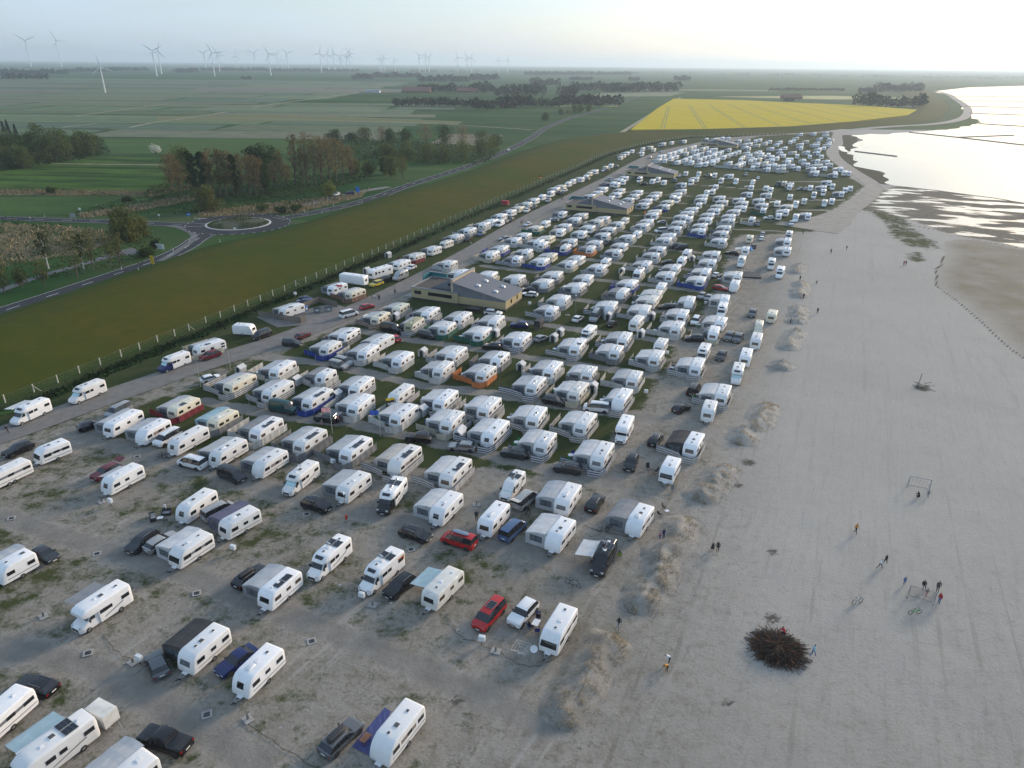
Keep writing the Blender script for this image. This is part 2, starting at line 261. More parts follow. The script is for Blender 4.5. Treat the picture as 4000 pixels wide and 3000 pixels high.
# ---------------------------------------------------------------- surveyed positions (metres, camera foot at the origin)
VEH="""
cav -10.6 48.8 62 5.9 st=A
cav -33.7 43.6 60 4.6 st=D A=g aw=3.1,3.96
cav -26.4 56.2 65 5.6 st=C AC
aclass -42.2 46.3 60 7.2 C=b
cav 5.6 62.7 64 5.9 st=H
cav -33.3 59.2 65 5.3 st=B A=k aw=3.1,4.53
cav -8.2 69.5 60 6.1 st=O C=b
cav -49.5 50.0 73 6.1 st=H
semi -16.3 72.5 61 6.6 S dish orange
cav -28.0 69.0 64 5.3 st=D A=g S aw=3.1,4.57
pvan 12.2 75.9 66 5.8 col=k S dish C=l
semi -23.5 75.0 65 6.6 S dish
cav 6.8 80.5 62 5.7 st=A A=l aw=3.1,4.89
alc -47.9 65.4 63 6.2 C=d name=alcove
cav -2.4 84.1 67 6.0 st=D
cav 18.2 84.1 60 5.5 st=A A=d aw=3.1,4.76
cav -9.3 86.6 64 5.8 st=C A=l aw=3.1,4.95
cav -41.9 76.5 62 5.7 st=H A=l short aw=3.1,4.86
cav 8.4 89.3 66 5.9 st=D A=u aw=3.1,5.09
cav -37.7 82.6 55 5.6 st=B A=p aw=3.1,4.83
semi -17.7 89.7 75 6.6 cab=k S
pvan 0.2 93.0 66 5.8 col=w S
cav -23.8 92.0 64 5.9 st=D A=g aw=3.1,5.12
cav -62.6 72.6 62 4.7 st=C A=g aw=3.1,4.01
cav -8.7 96.2 67 6.4 st=D S A=l F=sg aw=3.1,5.5
cav -45.3 86.6 68 5.9 st=C
semi -32.5 94.3 68 7.2 dish
cav 25.2 97.9 64 4.9 st=H
cav -17.2 100.0 67 6.6 st=A S A=e F=sg aw=3.1,5.68
cav 14.9 102.1 67 6.4 st=B A=l F=sn aw=3.1,5.5
cav -38.5 98.7 64 5.8 st=A A=g aw=3.1,5.01
cav 5.7 105.9 67 5.8 st=B A=l F=sn aw=3.1,4.99
cav -25.7 103.1 67 6.6 st=D S A=g F=gr aw=3.1,5.68
cav -2.8 109.6 67 6.6 st=C A=l F=sn aw=3.1,5.68
cav 30.8 106.1 63 5.8 st=D A=k aw=3.1,5.01
cav -59.5 93.6 64 5.9 st=C C=g
cav -34.0 105.9 67 6.2 st=D S A=g F=gr aw=3.1,5.33
cav -46.4 102.0 65 6.5 st=C A=g aw=3.1,5.6
alc 19.8 111.4 70 6.3
cav -10.6 113.5 67 6.0 st=D A=l F=pl aw=3.1,5.16
cav 13.1 113.2 67 6.0 st=D A=l F=sg stripe aw=3.1,5.16
cav 4.5 115.6 67 5.6 st=D A=l F=sg aw=3.1,4.82
cav -19.6 115.9 67 6.0 st=D A=l F=wt aw=3.1,5.16
cav -42.7 109.9 67 6.4 st=D S A=d F=wt aw=3.1,5.5
cav -54.6 106.0 65 6.8 st=C
cav -4.2 119.3 67 6.0 st=D A=l F=sg aw=3.1,5.16
cav -77.9 94.3 65 7.2 st=H tandem
cav -12.6 122.4 67 6.0 st=D A=l F=sg aw=3.1,5.16
cav -28.2 119.9 67 6.0 st=D A=l aw=3.1,5.16
cav -51.5 113.4 67 6.2 st=O A=u2 F=gr aw=3.1,5.33
cav 36.7 119.3 67 5.6 st=D
cav 21.1 123.5 67 6.6 st=A A=l aw=1.9,5.18
cav -61.9 108.9 69 5.9 st=A A=g aw=3.1,5.07
cav -75.1 101.7 58 4.9 st=H
cav -21.4 124.8 67 5.8 st=E
cav 13.0 127.0 67 6.0 st=O A=l F=pl aw=3.1,5.16
cav -36.9 122.3 67 6.4 st=D S A=g F=bl aw=3.1,5.5
cav 4.7 129.5 67 6.0 st=D A=g F=sn aw=3.1,5.16
cav -68.6 112.0 70 7.0 st=D A=g aw=2.8,6.03
cav -29.7 128.2 67 5.8 st=E A=g aw=3.1,4.99
cav -60.5 118.2 67 6.4 st=O S A=g F=rd aw=3.1,5.5
cav 41.1 126.2 67 6.4 st=D A=l aw=3.1,5.5
cav -45.5 125.8 67 6.4 st=B A=g F=sg aw=3.1,5.5
cav -5.4 135.2 67 5.6 st=D A=g F=or aw=3.1,4.82
cav 24.9 133.1 67 5.6 st=B A=g F=wt aw=3.1,4.82
cav 15.9 135.6 67 5.4 st=B A=l aw=3.1,4.64
cav 8.5 137.5 67 6.2 st=D A=g F=wt aw=3.1,5.33
cav -14.4 137.1 67 5.4 st=D A=g F=wt aw=3.1,4.64
cav -37.9 132.8 67 5.2 st=C A=d F=wt aw=3.1,4.47
cav -54.0 129.1 67 7.0 st=O A=g F=sg aw=3.1,6.02
cav -2.7 142.7 67 6.0 st=C S A=g F=gr aw=3.1,5.16
cav -23.6 142.3 67 6.0 st=D A=g F=wt aw=3.1,5.16
cav -47.7 136.3 67 6.6 st=D A=g F=wt aw=3.1,5.68
semi 47.0 137.0 67 6.8
semi -87.7 116.1 70 6.6 C=w
cav 39.3 140.1 67 6.0 st=D A=l aw=3.1,5.16
cav -12.3 145.5 67 6.4 st=D A=l aw=3.1,5.5
cav 31.5 144.7 67 6.0 st=B A=l F=sg aw=3.1,5.16
semi -82.2 124.9 66 6.6
cav -31.8 146.3 67 6.4 st=D A=g F=wt aw=3.1,5.5
cav 23.1 148.0 67 5.6 st=D A=l F=gr aw=3.1,4.82
cav 14.8 151.0 67 6.4 st=B S A=l F=sg aw=3.1,5.5
cav -40.7 148.7 67 6.0 st=D A=g F=bl2 aw=3.1,5.16
semi 42.6 148.4 67 6.8
cav 51.5 146.3 67 6.0 st=D
cav 2.2 155.1 67 6.0 st=B A=l F=sn aw=3.1,5.16
cav -29.9 152.6 67 6.4 st=D A=g aw=3.1,5.5
cav 33.9 152.6 67 5.0 st=B
semi -72.1 140.3 61 6.8 cab=n
cav 26.1 156.0 67 6.0 st=D A=g F=sn aw=3.1,5.16
cav -7.1 158.8 67 6.0 st=D A=l F=gn aw=3.1,5.16
semi 17.9 160.0 67 6.6
cav -38.3 156.9 67 6.6 st=E S A=l F=gr aw=3.1,5.68
cav -67.7 148.4 54 6.8 st=E S A=g F=pl aw=3.1,5.85
cav -15.8 162.5 67 5.6 st=D A=l F=gn aw=3.1,4.82
cav 57.0 156.7 67 6.0 st=B
cav -24.1 165.2 67 6.6 st=D A=g moss aw=1.9,5.18
cav -4.1 167.5 67 6.2 st=B A=g F=wt aw=3.1,5.33
cav 48.2 161.2 67 5.8 st=D A=d aw=1.3,3.49
cav 40.1 164.2 67 6.0 st=B A=l aw=3.1,5.16
cav -12.6 169.8 67 6.0 st=C A=g F=wt aw=3.1,5.16
cav 30.8 168.3 67 6.0 st=B
cav -33.1 169.7 67 6.0 st=O S A=g F=br aw=3.1,5.16
cav -64.2 161.1 172 5.0 st=B
cav -21.0 173.4 67 6.0 st=B A=g F=sg aw=3.1,5.16
cav 51.8 168.5 67 6.2 st=D A=l aw=3.1,5.33
cav 10.1 176.2 67 5.0 st=D A=g aw=3.1,4.3
pvan 60.5 166.1 67 4.9 col=o
cav 43.5 173.9 67 6.0 st=B A=l F=sg aw=3.1,5.16
cav -29.1 177.2 67 5.4 st=O A=g aw=3.1,4.64
cav 34.3 177.0 67 6.4 st=A A=l F=sg aw=3.1,5.5
cav 25.9 179.9 67 6.0 st=A A=l F=sn aw=3.1,5.16
cav -57.0 175.3 58 6.8 st=D S A=g aw=3.1,5.85
cav 13.7 185.3 67 6.2 st=A A=l F=sg aw=3.1,5.33
cav 66.7 175.1 67 5.2 st=O
semi 55.0 179.4 67 6.2
cav 37.9 185.9 67 6.0 st=O A=l aw=3.1,5.16
cav 47.8 185.2 67 6.4 st=A A=l F=gr aw=1.9,5
cav 30.7 192.5 67 6.0 st=A A=d F=gr aw=3.1,5.16
cav -43.6 190.1 58 6.2 st=O A=g F=br2 aw=3.1,5.33
cav 57.7 187.1 67 6.0 st=A A=l aw=2.8,5.16
cav 40.1 191.7 67 6.0 st=O A=l F=gr aw=3.1,5.16
cav 18.9 197.5 67 6.0 st=A A=l F=gr aw=3.1,5.16
cav -49.7 195.0 58 5.8 st=D S A=d aw=3.1,4.99
cav 9.8 201.1 67 6.0 st=A A=l F=gr aw=3.1,5.16
cav 42.6 198.7 67 5.6 st=D
cav 34.5 201.3 67 5.8 st=D A=l F=bl2 aw=3.1,4.99
cav 1.5 205.6 67 6.0 st=A A=l aw=3.1,5.16
cav 22.2 206.4 67 5.6 st=D A=g aw=3.1,4.82
cav -6.6 209.1 67 5.6 st=D A=l aw=3.1,4.82
cav -47.0 204.7 158 8.5 st=X
cav 13.2 209.9 67 5.8 st=D A=l F=gr aw=3.1,4.99
cav -15.5 210.7 67 6.0 st=A A=l aw=3.1,5.16
cav 64.7 202.2 67 6.0 st=A
pvan -34.2 210.4 62 6.0 col=s
cav 55.7 205.8 67 5.6 st=D A=l F=bl aw=3.1,4.82
cav 47.5 210.6 67 5.6 st=A A=l aw=3.1,4.82
cav -40.6 212.8 56 8.5 st=X
aclass 38.5 213.9 67 7.0 F=pl
cav 27.6 218.9 67 6.0 st=D A=l F=sg aw=3.1,5.16
cav 68.2 211.4 67 6.0 st=D A=l aw=3.1,5.16
cav -19.9 222.1 64 5.0 st=D A=l aw=3.1,4.3
cav 59.5 215.3 67 6.0 st=B A=l aw=3.1,5.16
cav 18.5 223.3 67 5.6 st=B A=g F=pl aw=3.1,4.82
cav -35.4 222.1 60 6.6 st=D A=g aw=3.1,5.68
cav 51.0 219.4 67 5.8 st=D A=g aw=3.1,4.99
cav 9.7 226.0 67 6.0 st=A A=l F=bl aw=3.1,5.16
cav 42.6 223.8 67 5.6 st=D A=g aw=3.1,4.82
cav 1.3 229.2 67 4.6 st=D A=d aw=3.1,3.96
cav 30.0 227.3 67 5.6 st=D
cav 21.6 229.6 67 5.6 st=D A=g aw=3.1,4.82
semi 83.2 217.7 67 6.2
cav 12.8 233.5 67 5.6 st=O A=g aw=3.1,4.82
cav -31.7 231.7 60 6.0 st=O A=g F=rd aw=3.1,5.16
cav -6.9 235.0 67 6.0 st=C A=g aw=3.1,5.16
cav 64.3 226.9 67 5.6 st=B A=l aw=3.1,4.82
cav 55.2 230.1 67 5.6 st=B
cav 4.7 238.4 67 5.4 st=D A=g aw=3.1,4.64
cav 47.5 235.4 67 5.0 st=D A=g F=wt aw=3.1,4.3
cav 35.3 239.5 67 5.4 st=D A=g aw=3.1,4.64
cav -27.0 241.0 60 5.6 st=B A=g aw=3.1,4.82
semi 74.9 230.7 67 6.2
semi 83.9 228.1 67 6.2
cav -3.6 243.0 67 5.8 st=D A=g F=bl aw=3.1,4.99
cav 26.8 244.1 67 5.4 st=B A=d F=or aw=3.1,4.64
cav 18.1 245.8 67 5.8 st=A A=k F=bl aw=3.1,4.99
cav 59.2 240.4 67 5.0 st=D
cav 68.4 238.2 67 5.6 st=D A=l aw=3.1,4.82
cav 51.1 244.2 67 5.2 st=D A=g aw=3.1,4.47
cav 10.5 250.0 67 5.4 st=B F=wt
cav 38.6 248.8 67 5.4 st=D A=l aw=3.1,4.64
cav -23.7 251.1 60 5.6 st=O
cav 9.1 253.3 67 5.4 st=B A=g aw=3.1,4.64
cav 30.2 252.4 67 5.6 st=D A=l aw=3.1,4.82
cav 21.3 254.8 67 5.2 st=D A=g aw=3.1,4.47
cav 1.0 256.1 67 5.4 st=D A=g F=wt aw=3.1,4.64
cav 80.6 245.4 67 5.2 st=D C=w
cav 13.2 259.7 67 5.6 st=O A=l aw=3.1,4.82
cav -20.5 260.2 60 5.6 st=B A=l F=gr aw=3.1,4.82
cav 95.0 245.3 67 5.8 st=D A=l aw=3.1,4.99
cav 4.7 263.7 67 5.0 st=D A=l aw=3.1,4.3
cav 56.2 258.9 67 5.6 st=D A=l F=wt aw=3.1,4.82
cav 43.2 262.3 67 5.6 st=B A=l F=sn aw=3.1,4.82
cav 34.4 265.4 67 5.2 st=D A=g F=sn aw=3.1,4.47
cav 76.1 258.2 67 5.2 st=D A=l aw=3.1,4.47
cav 26.0 268.6 67 5.4 st=D A=l aw=3.1,4.64
cav -16.6 272.0 62 5.8 st=B S A=l F=sg aw=3.1,4.99
cav 59.2 266.0 67 5.4 st=D A=l aw=3.1,4.64
cav 18.1 271.9 67 5.4 st=B A=e aw=3.1,4.64
cav 46.8 269.6 67 5.0 st=D
cav 9.6 277.1 67 5.6 st=O A=l F=gn aw=3.1,4.82
cav 99.9 259.1 67 5.6 st=D A=g aw=3.1,4.82
cav 37.9 275.8 67 5.4 st=D A=l aw=3.1,4.64
cav 87.8 264.7 67 5.0 st=O
cav 30.1 278.5 67 5.6 st=B A=l aw=3.1,4.82
cav 21.1 281.4 67 5.4 st=D A=l aw=3.1,4.64
cav 80.1 270.9 67 5.6 st=B A=g aw=3.1,4.82
cav -11.5 282.6 63 5.8 st=D A=g F=wt aw=3.1,4.99
cav 72.6 275.0 67 5.6 st=D A=l F=bl aw=3.1,4.82
cav 64.0 278.6 67 5.6 st=D A=g aw=2.8,4.82
cav 12.8 287.3 67 5.2 st=D
cav 52.1 283.6 67 5.6 st=D A=l F=wt aw=3.1,4.82
cav -8.3 289.1 63 5.6 st=D A=l aw=3.1,4.82
cav 42.5 286.2 67 5.6 st=C A=g aw=3.1,4.82
semi 104.5 270.9 67 6.4
cav 34.7 291.3 67 5.6 st=O A=g F=wt aw=3.1,4.82
cav 84.0 281.2 67 5.4 st=D A=l aw=3.1,4.64
cav 75.5 284.8 67 5.4 st=D A=l aw=3.1,4.64
cav 26.0 294.1 67 5.8 st=A A=l F=gr aw=3.1,4.99
cav 67.9 289.3 67 5.6 st=B A=l aw=3.1,4.82
cav 55.4 292.1 67 5.4 st=D A=l aw=3.1,4.64
cav 45.8 295.7 67 5.4 st=O
cav 38.1 297.2 67 5.6 st=D A=g aw=3.1,4.82
cav -4.9 300.7 63 5.6 st=D A=l aw=3.1,4.82
cav 29.5 303.9 67 5.4 st=O A=l aw=3.1,4.64
cav 80.6 297.0 67 5.4 st=B A=l aw=3.1,4.64
cav 20.9 307.3 67 5.6 st=B A=d aw=3.1,4.82
cav 73.0 299.3 67 5.2 st=D F=wt
cav 89.5 295.2 67 5.4 st=D A=l F=wt aw=3.1,4.64
cav -0.9 310.2 64 5.4 st=D A=g aw=3.1,4.64
cav 71.5 302.4 67 5.4 st=D A=l aw=3.1,4.64
cav 60.1 306.4 67 5.6 st=D A=l aw=3.1,4.82
cav 99.1 299.3 67 5.2 st=D F=wt
cav 84.0 307.1 67 5.4 st=D A=l aw=3.1,4.64
cav 92.4 304.7 67 5.2 st=D A=l aw=3.1,4.47
cav 2.6 318.7 64 5.6 st=O A=g aw=3.1,4.82
cav 76.2 310.9 67 5.4 st=D A=l aw=3.1,4.64
cav 62.8 314.4 67 5.4 st=O A=l F=or aw=3.1,4.64
semi 119.4 305.2 67 6.0
cav 113.3 308.3 67 5.4 st=D
cav 6.5 329.1 64 5.2 st=D A=l F=wt aw=3.1,4.47
cav 89.3 317.6 67 5.6 st=B A=l aw=3.1,4.82
cav 80.2 320.4 67 5.4 st=D A=l F=wt aw=3.1,4.64
cav 97.5 315.9 67 5.4 st=D A=l aw=3.1,4.64
cav 68.7 326.8 67 5.4 st=D A=g F=bl aw=3.1,4.64
cav 126.3 309.5 67 5.8 st=D A=g aw=3.1,4.99
cav 60.0 330.1 67 5.6 st=B A=l aw=3.1,4.82
cav 119.4 317.1 67 5.8 st=A A=l aw=3.1,4.99
cav 110.6 320.6 67 5.0 st=D F=gn
cav 10.0 339.4 65 5.4 st=B A=g aw=3.1,4.64
cav 93.4 327.7 67 5.4 st=O A=l aw=3.1,4.64
cav 103.2 325.1 67 5.6 st=D A=l aw=3.1,4.82
cav 84.8 332.1 67 5.0 st=D
cav 72.8 338.1 67 5.6 st=O A=l aw=3.1,4.82
cav 63.3 340.8 67 5.4 st=D A=l aw=3.1,4.64
cav 55.2 343.2 67 5.6 st=D A=l aw=3.1,4.82
cav 13.6 350.2 65 5.0 st=B
cav 46.6 348.4 67 5.0 st=D
cav 115.1 332.3 67 5.6 st=D A=l aw=3.1,4.82
cav 125.5 329.8 67 5.8 st=O A=l aw=3.1,4.99
cav 98.7 339.5 67 5.4 st=O A=l aw=3.1,4.64
cav 107.3 337.1 67 5.4 st=D A=l aw=3.1,4.64
cav 37.8 352.5 67 5.4 st=B A=l aw=3.1,4.64
semi 77.6 346.6 67 6.0
cav 90.0 344.7 67 5.4 st=D A=l aw=3.1,4.64
semi 76.1 349.6 67 6.0
cav 59.3 354.2 67 5.4 st=D A=g aw=3.1,4.64
cav 68.5 352.8 67 5.4 st=D A=l aw=3.1,4.64
semi 18.0 359.5 66 6.0
cav 123.0 339.2 67 5.4 st=D C=w
semi 130.9 337.3 67 6.2
cav 51.3 358.8 67 5.4 st=D A=l aw=3.1,4.64
cav 108.7 346.6 67 5.2 st=D A=l aw=3.1,4.47
cav 117.7 345.1 67 5.4 st=D A=l aw=3.1,4.64
cav 42.5 362.4 67 5.6 st=D A=l aw=3.1,4.82
cav 100.5 351.3 67 5.2 st=D A=l aw=3.1,4.47
cav 93.0 354.6 67 5.2 st=D A=l aw=3.1,4.47
cav 81.4 359.7 67 5.4 st=D A=l aw=3.1,4.64
cav 71.9 362.2 67 5.4 st=O A=l aw=3.1,4.64
cav 63.0 365.9 67 5.4 st=D A=l aw=3.1,4.64
semi 146.1 341.9 67 6.0
cav 138.2 346.4 67 5.0 st=D
cav 21.6 372.8 66 5.4 st=D A=l aw=3.1,4.64
cav 54.6 370.3 67 5.4 st=D A=l aw=3.1,4.64
cav 46.3 374.6 67 6.0 st=B A=l aw=3.1,5.16
semi 96.5 366.3 67 6.4
cav 151.7 347.2 67 5.4 st=D
cav 86.0 370.6 67 5.4 st=D A=l aw=3.1,4.64
cav 25.4 381.2 67 5.4 st=O A=l aw=3.1,4.64
cav 117.5 363.8 67 5.2 st=D A=g aw=3.1,4.47
cav 135.6 358.0 67 5.0 st=D
cav 126.4 361.5 67 5.2 st=D A=l aw=3.1,4.47
cav 101.0 371.8 67 5.2 st=D
cav 29.0 391.8 67 5.6 st=D
semi 149.8 364.6 67 6.0
cav 54.8 391.1 67 5.0 st=D
cav 53.2 393.9 67 5.4 st=D
cav 106.6 387.4 67 5.4 st=D C=w
cav 133.0 379.3 67 5.0 st=D
cav 32.1 401.1 67 5.0 st=B
cav 90.9 392.7 67 5.2 st=D A=g aw=3.1,4.47
cav 165.1 368.2 67 5.2 st=D A=g aw=3.1,4.47
semi 157.9 373.1 67 6.2
cav 59.5 401.0 67 5.0 st=D
cav 125.1 386.4 67 5.2 st=D C=w
cav 132.3 384.7 67 5.0 st=D
cav 58.6 405.2 67 5.2 st=D A=l aw=3.1,4.47
cav 81.8 401.2 67 5.0 st=D
cav 37.4 409.0 67 5.4 st=B A=l aw=3.1,4.64
cav 76.3 405.0 67 5.4 st=D
semi 97.0 402.7 67 6.0
cav 146.1 388.8 67 4.6 st=D
semi 70.2 411.7 67 6.2
semi 80.0 410.2 67 6.0
cav 156.9 388.1 67 5.2 st=D
cav 172.7 381.9 67 5.2 st=D
cav 62.9 414.8 67 5.2 st=D A=l aw=3.1,4.47
cav 163.8 387.5 67 5.2 st=D A=l aw=3.1,4.47
cav 41.0 419.2 67 5.4 st=D
cav 149.8 396.7 67 5.2 st=D A=l aw=1.9,3.97
cav 177.4 386.8 67 4.8 st=D
semi 115.3 409.9 67 6.4
semi 123.0 408.0 67 6.4
cav 102.5 413.9 67 5.2 st=D A=l aw=3.1,4.47
semi 170.3 392.3 67 6.0
pvan 132.1 406.9 67 5.6 col=w
cav 148.1 403.0 67 5.0 st=O
cav 44.1 431.8 67 5.6 st=O
cav 174.0 406.1 67 5.4 st=D A=l aw=3.1,4.64
cav 48.5 440.8 67 5.2 st=D A=l aw=3.1,4.47
cav 125.9 427.8 67 5.4 st=D A=l aw=3.1,4.64
cav 117.4 432.1 67 4.8 st=D
semi 108.6 434.7 67 6.0
cav 101.7 437.6 67 4.8 st=D
cav 56.7 459.8 67 5.0 st=O
cav 61.4 469.9 67 5.6 st=D
cav 189.9 436.2 67 5.2 st=D A=g aw=3.1,4.47
cav 183.4 447.5 67 5.2 st=D A=l aw=3.1,4.47
cav 201.9 445.8 67 5.2 st=D
cav 73.2 512.5 67 5.0 st=O
cav 77.0 524.8 67 5.0 st=O A=l aw=3.1,4.3
semi 91.6 536.0 67 6.0
cav 81.6 539.6 67 5.4 st=D A=l aw=3.1,4.64
cav 87.3 553.4 67 5.4 st=D
semi 97.0 566.7 67 6.0
cav 105.3 565.5 67 6.0 st=O
cav 106.0 581.7 67 6.0 st=O A=l aw=3.1,5.16
cav 121.3 609.3 67 6.4 st=D A=l aw=3.1,5.5
cav 129.7 619.3 67 6.4 st=D
cav 143.2 632.2 67 6.4 st=D A=g aw=3.1,5.5
semi 172.5 645.1 67 6.4
cav 166.7 652.7 67 7.0 st=D
"""
CARS="""
est g -16.1 48.8 57 box
pick b -32.8 48.2 162 
sed n -29.6 58.3 -124 
bus r -2.4 65.6 -121 solar
suv w 1.6 66.1 -123 
hat g -37.9 57.6 129 
suv b -13.7 70.6 -124 
est b -49.1 54.6 164 
est b -32.8 72.2 61 box
bus r -7.0 80.0 155 board
est b -13.1 81.4 -25 bikes
bus u 0.3 82.5 58 
bus s 2.2 90.1 56 open
suv b 12.5 89.5 65 
est s -47.1 79.1 60 
suv b -28.5 88.2 -24 
mpv d -49.7 79.0 -111 
bus s -42.1 86.3 52 
hat d -61.1 76.1 -27 
suv d 9.1 99.4 164 
suv b 19.6 101.3 -109 
suv d 0.5 104.1 163 
bus d -43.8 96.2 -31 
est s -8.4 106.2 173 
suv b -16.0 109.1 169 
suv b 25.1 109.4 64 
bus w -51.5 99.8 158 
suv m -63.8 96.7 -117 open
suv d -33.8 116.3 165 open
bus w 16.0 121.6 169 
bus w -59.1 107.9 -113 
mpv k 8.2 124.5 -25 
hat k 32.2 122.0 41 
van t -42.7 119.9 -21 
suv b -82.0 103.5 -117 
est b -74.7 112.7 46 
bus k 36.5 130.4 63 
bus s -72.7 118.1 -112 
kan s -37.2 141.0 -25 
hat w -61.7 133.6 41 
kan s -36.5 143.0 -28 
suv b -4.6 153.2 172 
est d 46.9 149.0 -115 
hat s 6.8 159.0 49 
suv m -66.6 145.9 -124 
hat r -27.9 158.1 123 
kan d -20.3 160.2 -28 
kan d -50.8 153.9 -12 
mpv b 43.3 159.8 176 
van b -29.5 163.9 -27 
hat m -49.8 159.3 60 
suv n 1.7 168.0 171 
suv g 53.8 160.2 -119 
suv g 52.0 161.3 -117 
bus k -59.5 159.0 -117 
hat k 25.0 170.2 61 
hat w 16.7 173.7 60 
pvan2 s 21.2 174.7 -110 
est w -5.1 177.8 -16 
kan w 46.5 172.5 -115 
bus w -42.3 175.2 48 
est b -10.7 180.4 167 
hat r -38.8 181.7 47 
est b 41.4 184.3 -174 
suv g 63.0 179.1 -114 
est n -56.7 185.1 171 
est w 4.7 194.3 165 
sed n -56.4 187.7 -27 
est k 4.5 198.9 167 
hat s 54.8 192.8 -119 
hat s 53.4 194.6 -118 
suv y -40.1 203.0 -123 
est r 60.8 202.5 -31 
suv k -38.3 208.0 -128 
hat w -32.4 221.8 -115 
hat w 63.4 217.0 45 
hat k 50.9 231.8 -178 
est b 76.0 245.6 152 
bus k 59.8 252.4 -163 
bus k 58.4 254.1 -164 
suv k 34.1 258.6 -125 
suv k -16.7 262.8 -107 
est s -3.4 264.1 -155 
hat b 86.8 256.1 69 
suv u -12.5 272.0 -111 
est w 94.0 269.6 68 
bus w 57.8 280.8 -157 
van w -5.5 289.4 -113 
hat w 5.7 290.7 -123 
est s 96.8 277.4 69 
est k -3.5 294.2 -114 
est k -1.2 299.5 -110 
hat s 16.8 299.7 164 
sed s 17.1 302.3 -177 
hat s 61.4 297.5 -177 
pick g 100.6 296.3 -108 
pick w 115.1 297.8 -111 
pick w 5.8 320.1 -107 
est w 109.6 309.4 -177 
sed k 9.3 329.0 -109 
suv s 16.4 345.6 -110 
est w -87.2 358.1 -100 
suv k 24.4 367.8 -107 
suv n -81.5 361.3 -161 
suv k 23.0 370.3 -115 
hat w 26.2 376.4 -118 
est n 49.9 396.0 -176 
est k 48.4 398.5 -150 
est k 70.8 401.0 148 
suv k 41.6 415.1 -117 
est s 152.2 390.2 -135 
hat s 55.1 415.4 -117 
est s 155.0 389.9 -120 
est s 53.8 417.8 -133 
bus t 90.3 413.5 -114 
van t 145.2 403.4 -125 
suv w 97.3 434.0 -120 
hat w 141.9 428.8 -108 
suv s 114.8 437.2 146 
hat w 54.7 453.9 -111 
suv k 57.6 455.5 -114 
suv s 138.7 441.9 -112 
suv k 65.2 472.3 -113 
est s 94.7 523.3 -124 
est s 91.7 550.8 -121 
hat w -4.5 563.9 -100 
est w 109.8 559.9 96 
est k 116.3 596.4 -174 
"""
FAR="""101.0,498.3 96.8,497.9 101.1,517.6 105.2,524.7 111.4,535.7 116.2,543.3 121.9,551.2 124.6,540.5 124.9,559.1 136.7,580.1 141.4,588.9 129.2,567.3 133.4,556.0 137.0,560.3 131.6,534.0 136.3,541.5 144.1,572.7 149.3,581.3 143.1,549.5 153.0,569.0 136.0,520.7 141.8,527.9 125.7,503.5 131.1,513.6 116.3,487.5 124.5,482.2 120.4,479.2 131.8,494.8 137.8,504.7 107.1,508.3 112.7,518.6 107.9,489.8 115.5,502.7 120.8,512.7 127.5,523.3 146.3,542.9 130.5,487.3 135.9,499.7 142.6,533.4 149.6,544.2 149.8,568.0 153.6,552.5 146.2,520.0 151.4,527.2 156.3,538.0 160.4,542.2 166.5,553.7 163.5,568.8 141.8,488.2 143.0,474.0 146.5,479.9 150.1,486.0 154.5,507.7 158.6,517.8 167.3,528.7 163.4,505.5 164.8,515.1 157.4,495.5 175.9,543.5 182.4,555.2 179.0,540.2 167.5,508.7 150.0,466.3 157.7,480.8 171.1,546.7 176.1,526.0 182.8,537.0 164.9,487.2 174.5,503.2 180.7,523.1 182.1,516.6 157.5,458.9 163.3,475.6 168.0,478.8 168.3,473.2 166.3,457.0 172.0,473.5 182.2,494.6 187.4,510.6 190.2,510.8 179.0,476.9 192.9,534.4 196.3,549.0 202.0,568.5 211.8,585.6 207.5,553.8 201.6,531.7 178.6,465.8 196.6,505.0 191.2,483.6 209.5,529.0 217.9,554.7 224.6,586.8 234.9,613.8 248.8,638.7 251.3,669.5 238.7,642.5 232.1,632.1 270.0,711.0 285.7,718.8 214.4,611.7 223.3,631.2 199.9,580.3 216.1,635.2 207.4,620.1 196.8,605.5 212.0,649.6 204.8,638.9 193.0,614.0 200.4,643.3 190.9,637.4 187.4,609.0 181.0,578.5 181.7,586.8 188.7,662.5 183.1,661.9 174.4,650.9 186.4,461.1 194.7,478.4 204.9,502.6 197.3,478.2 195.8,467.2 181.0,442.7 191.6,441.4 199.6,447.0 203.8,462.5 218.2,529.8 224.2,551.6 234.4,575.6 244.1,610.6 254.9,629.8 243.4,588.7 271.1,666.4 300.7,726.7 288.8,695.7 276.2,661.7 264.8,630.8 256.1,611.5 275.0,651.4 206.8,484.9 210.7,500.1 246.7,610.2"""
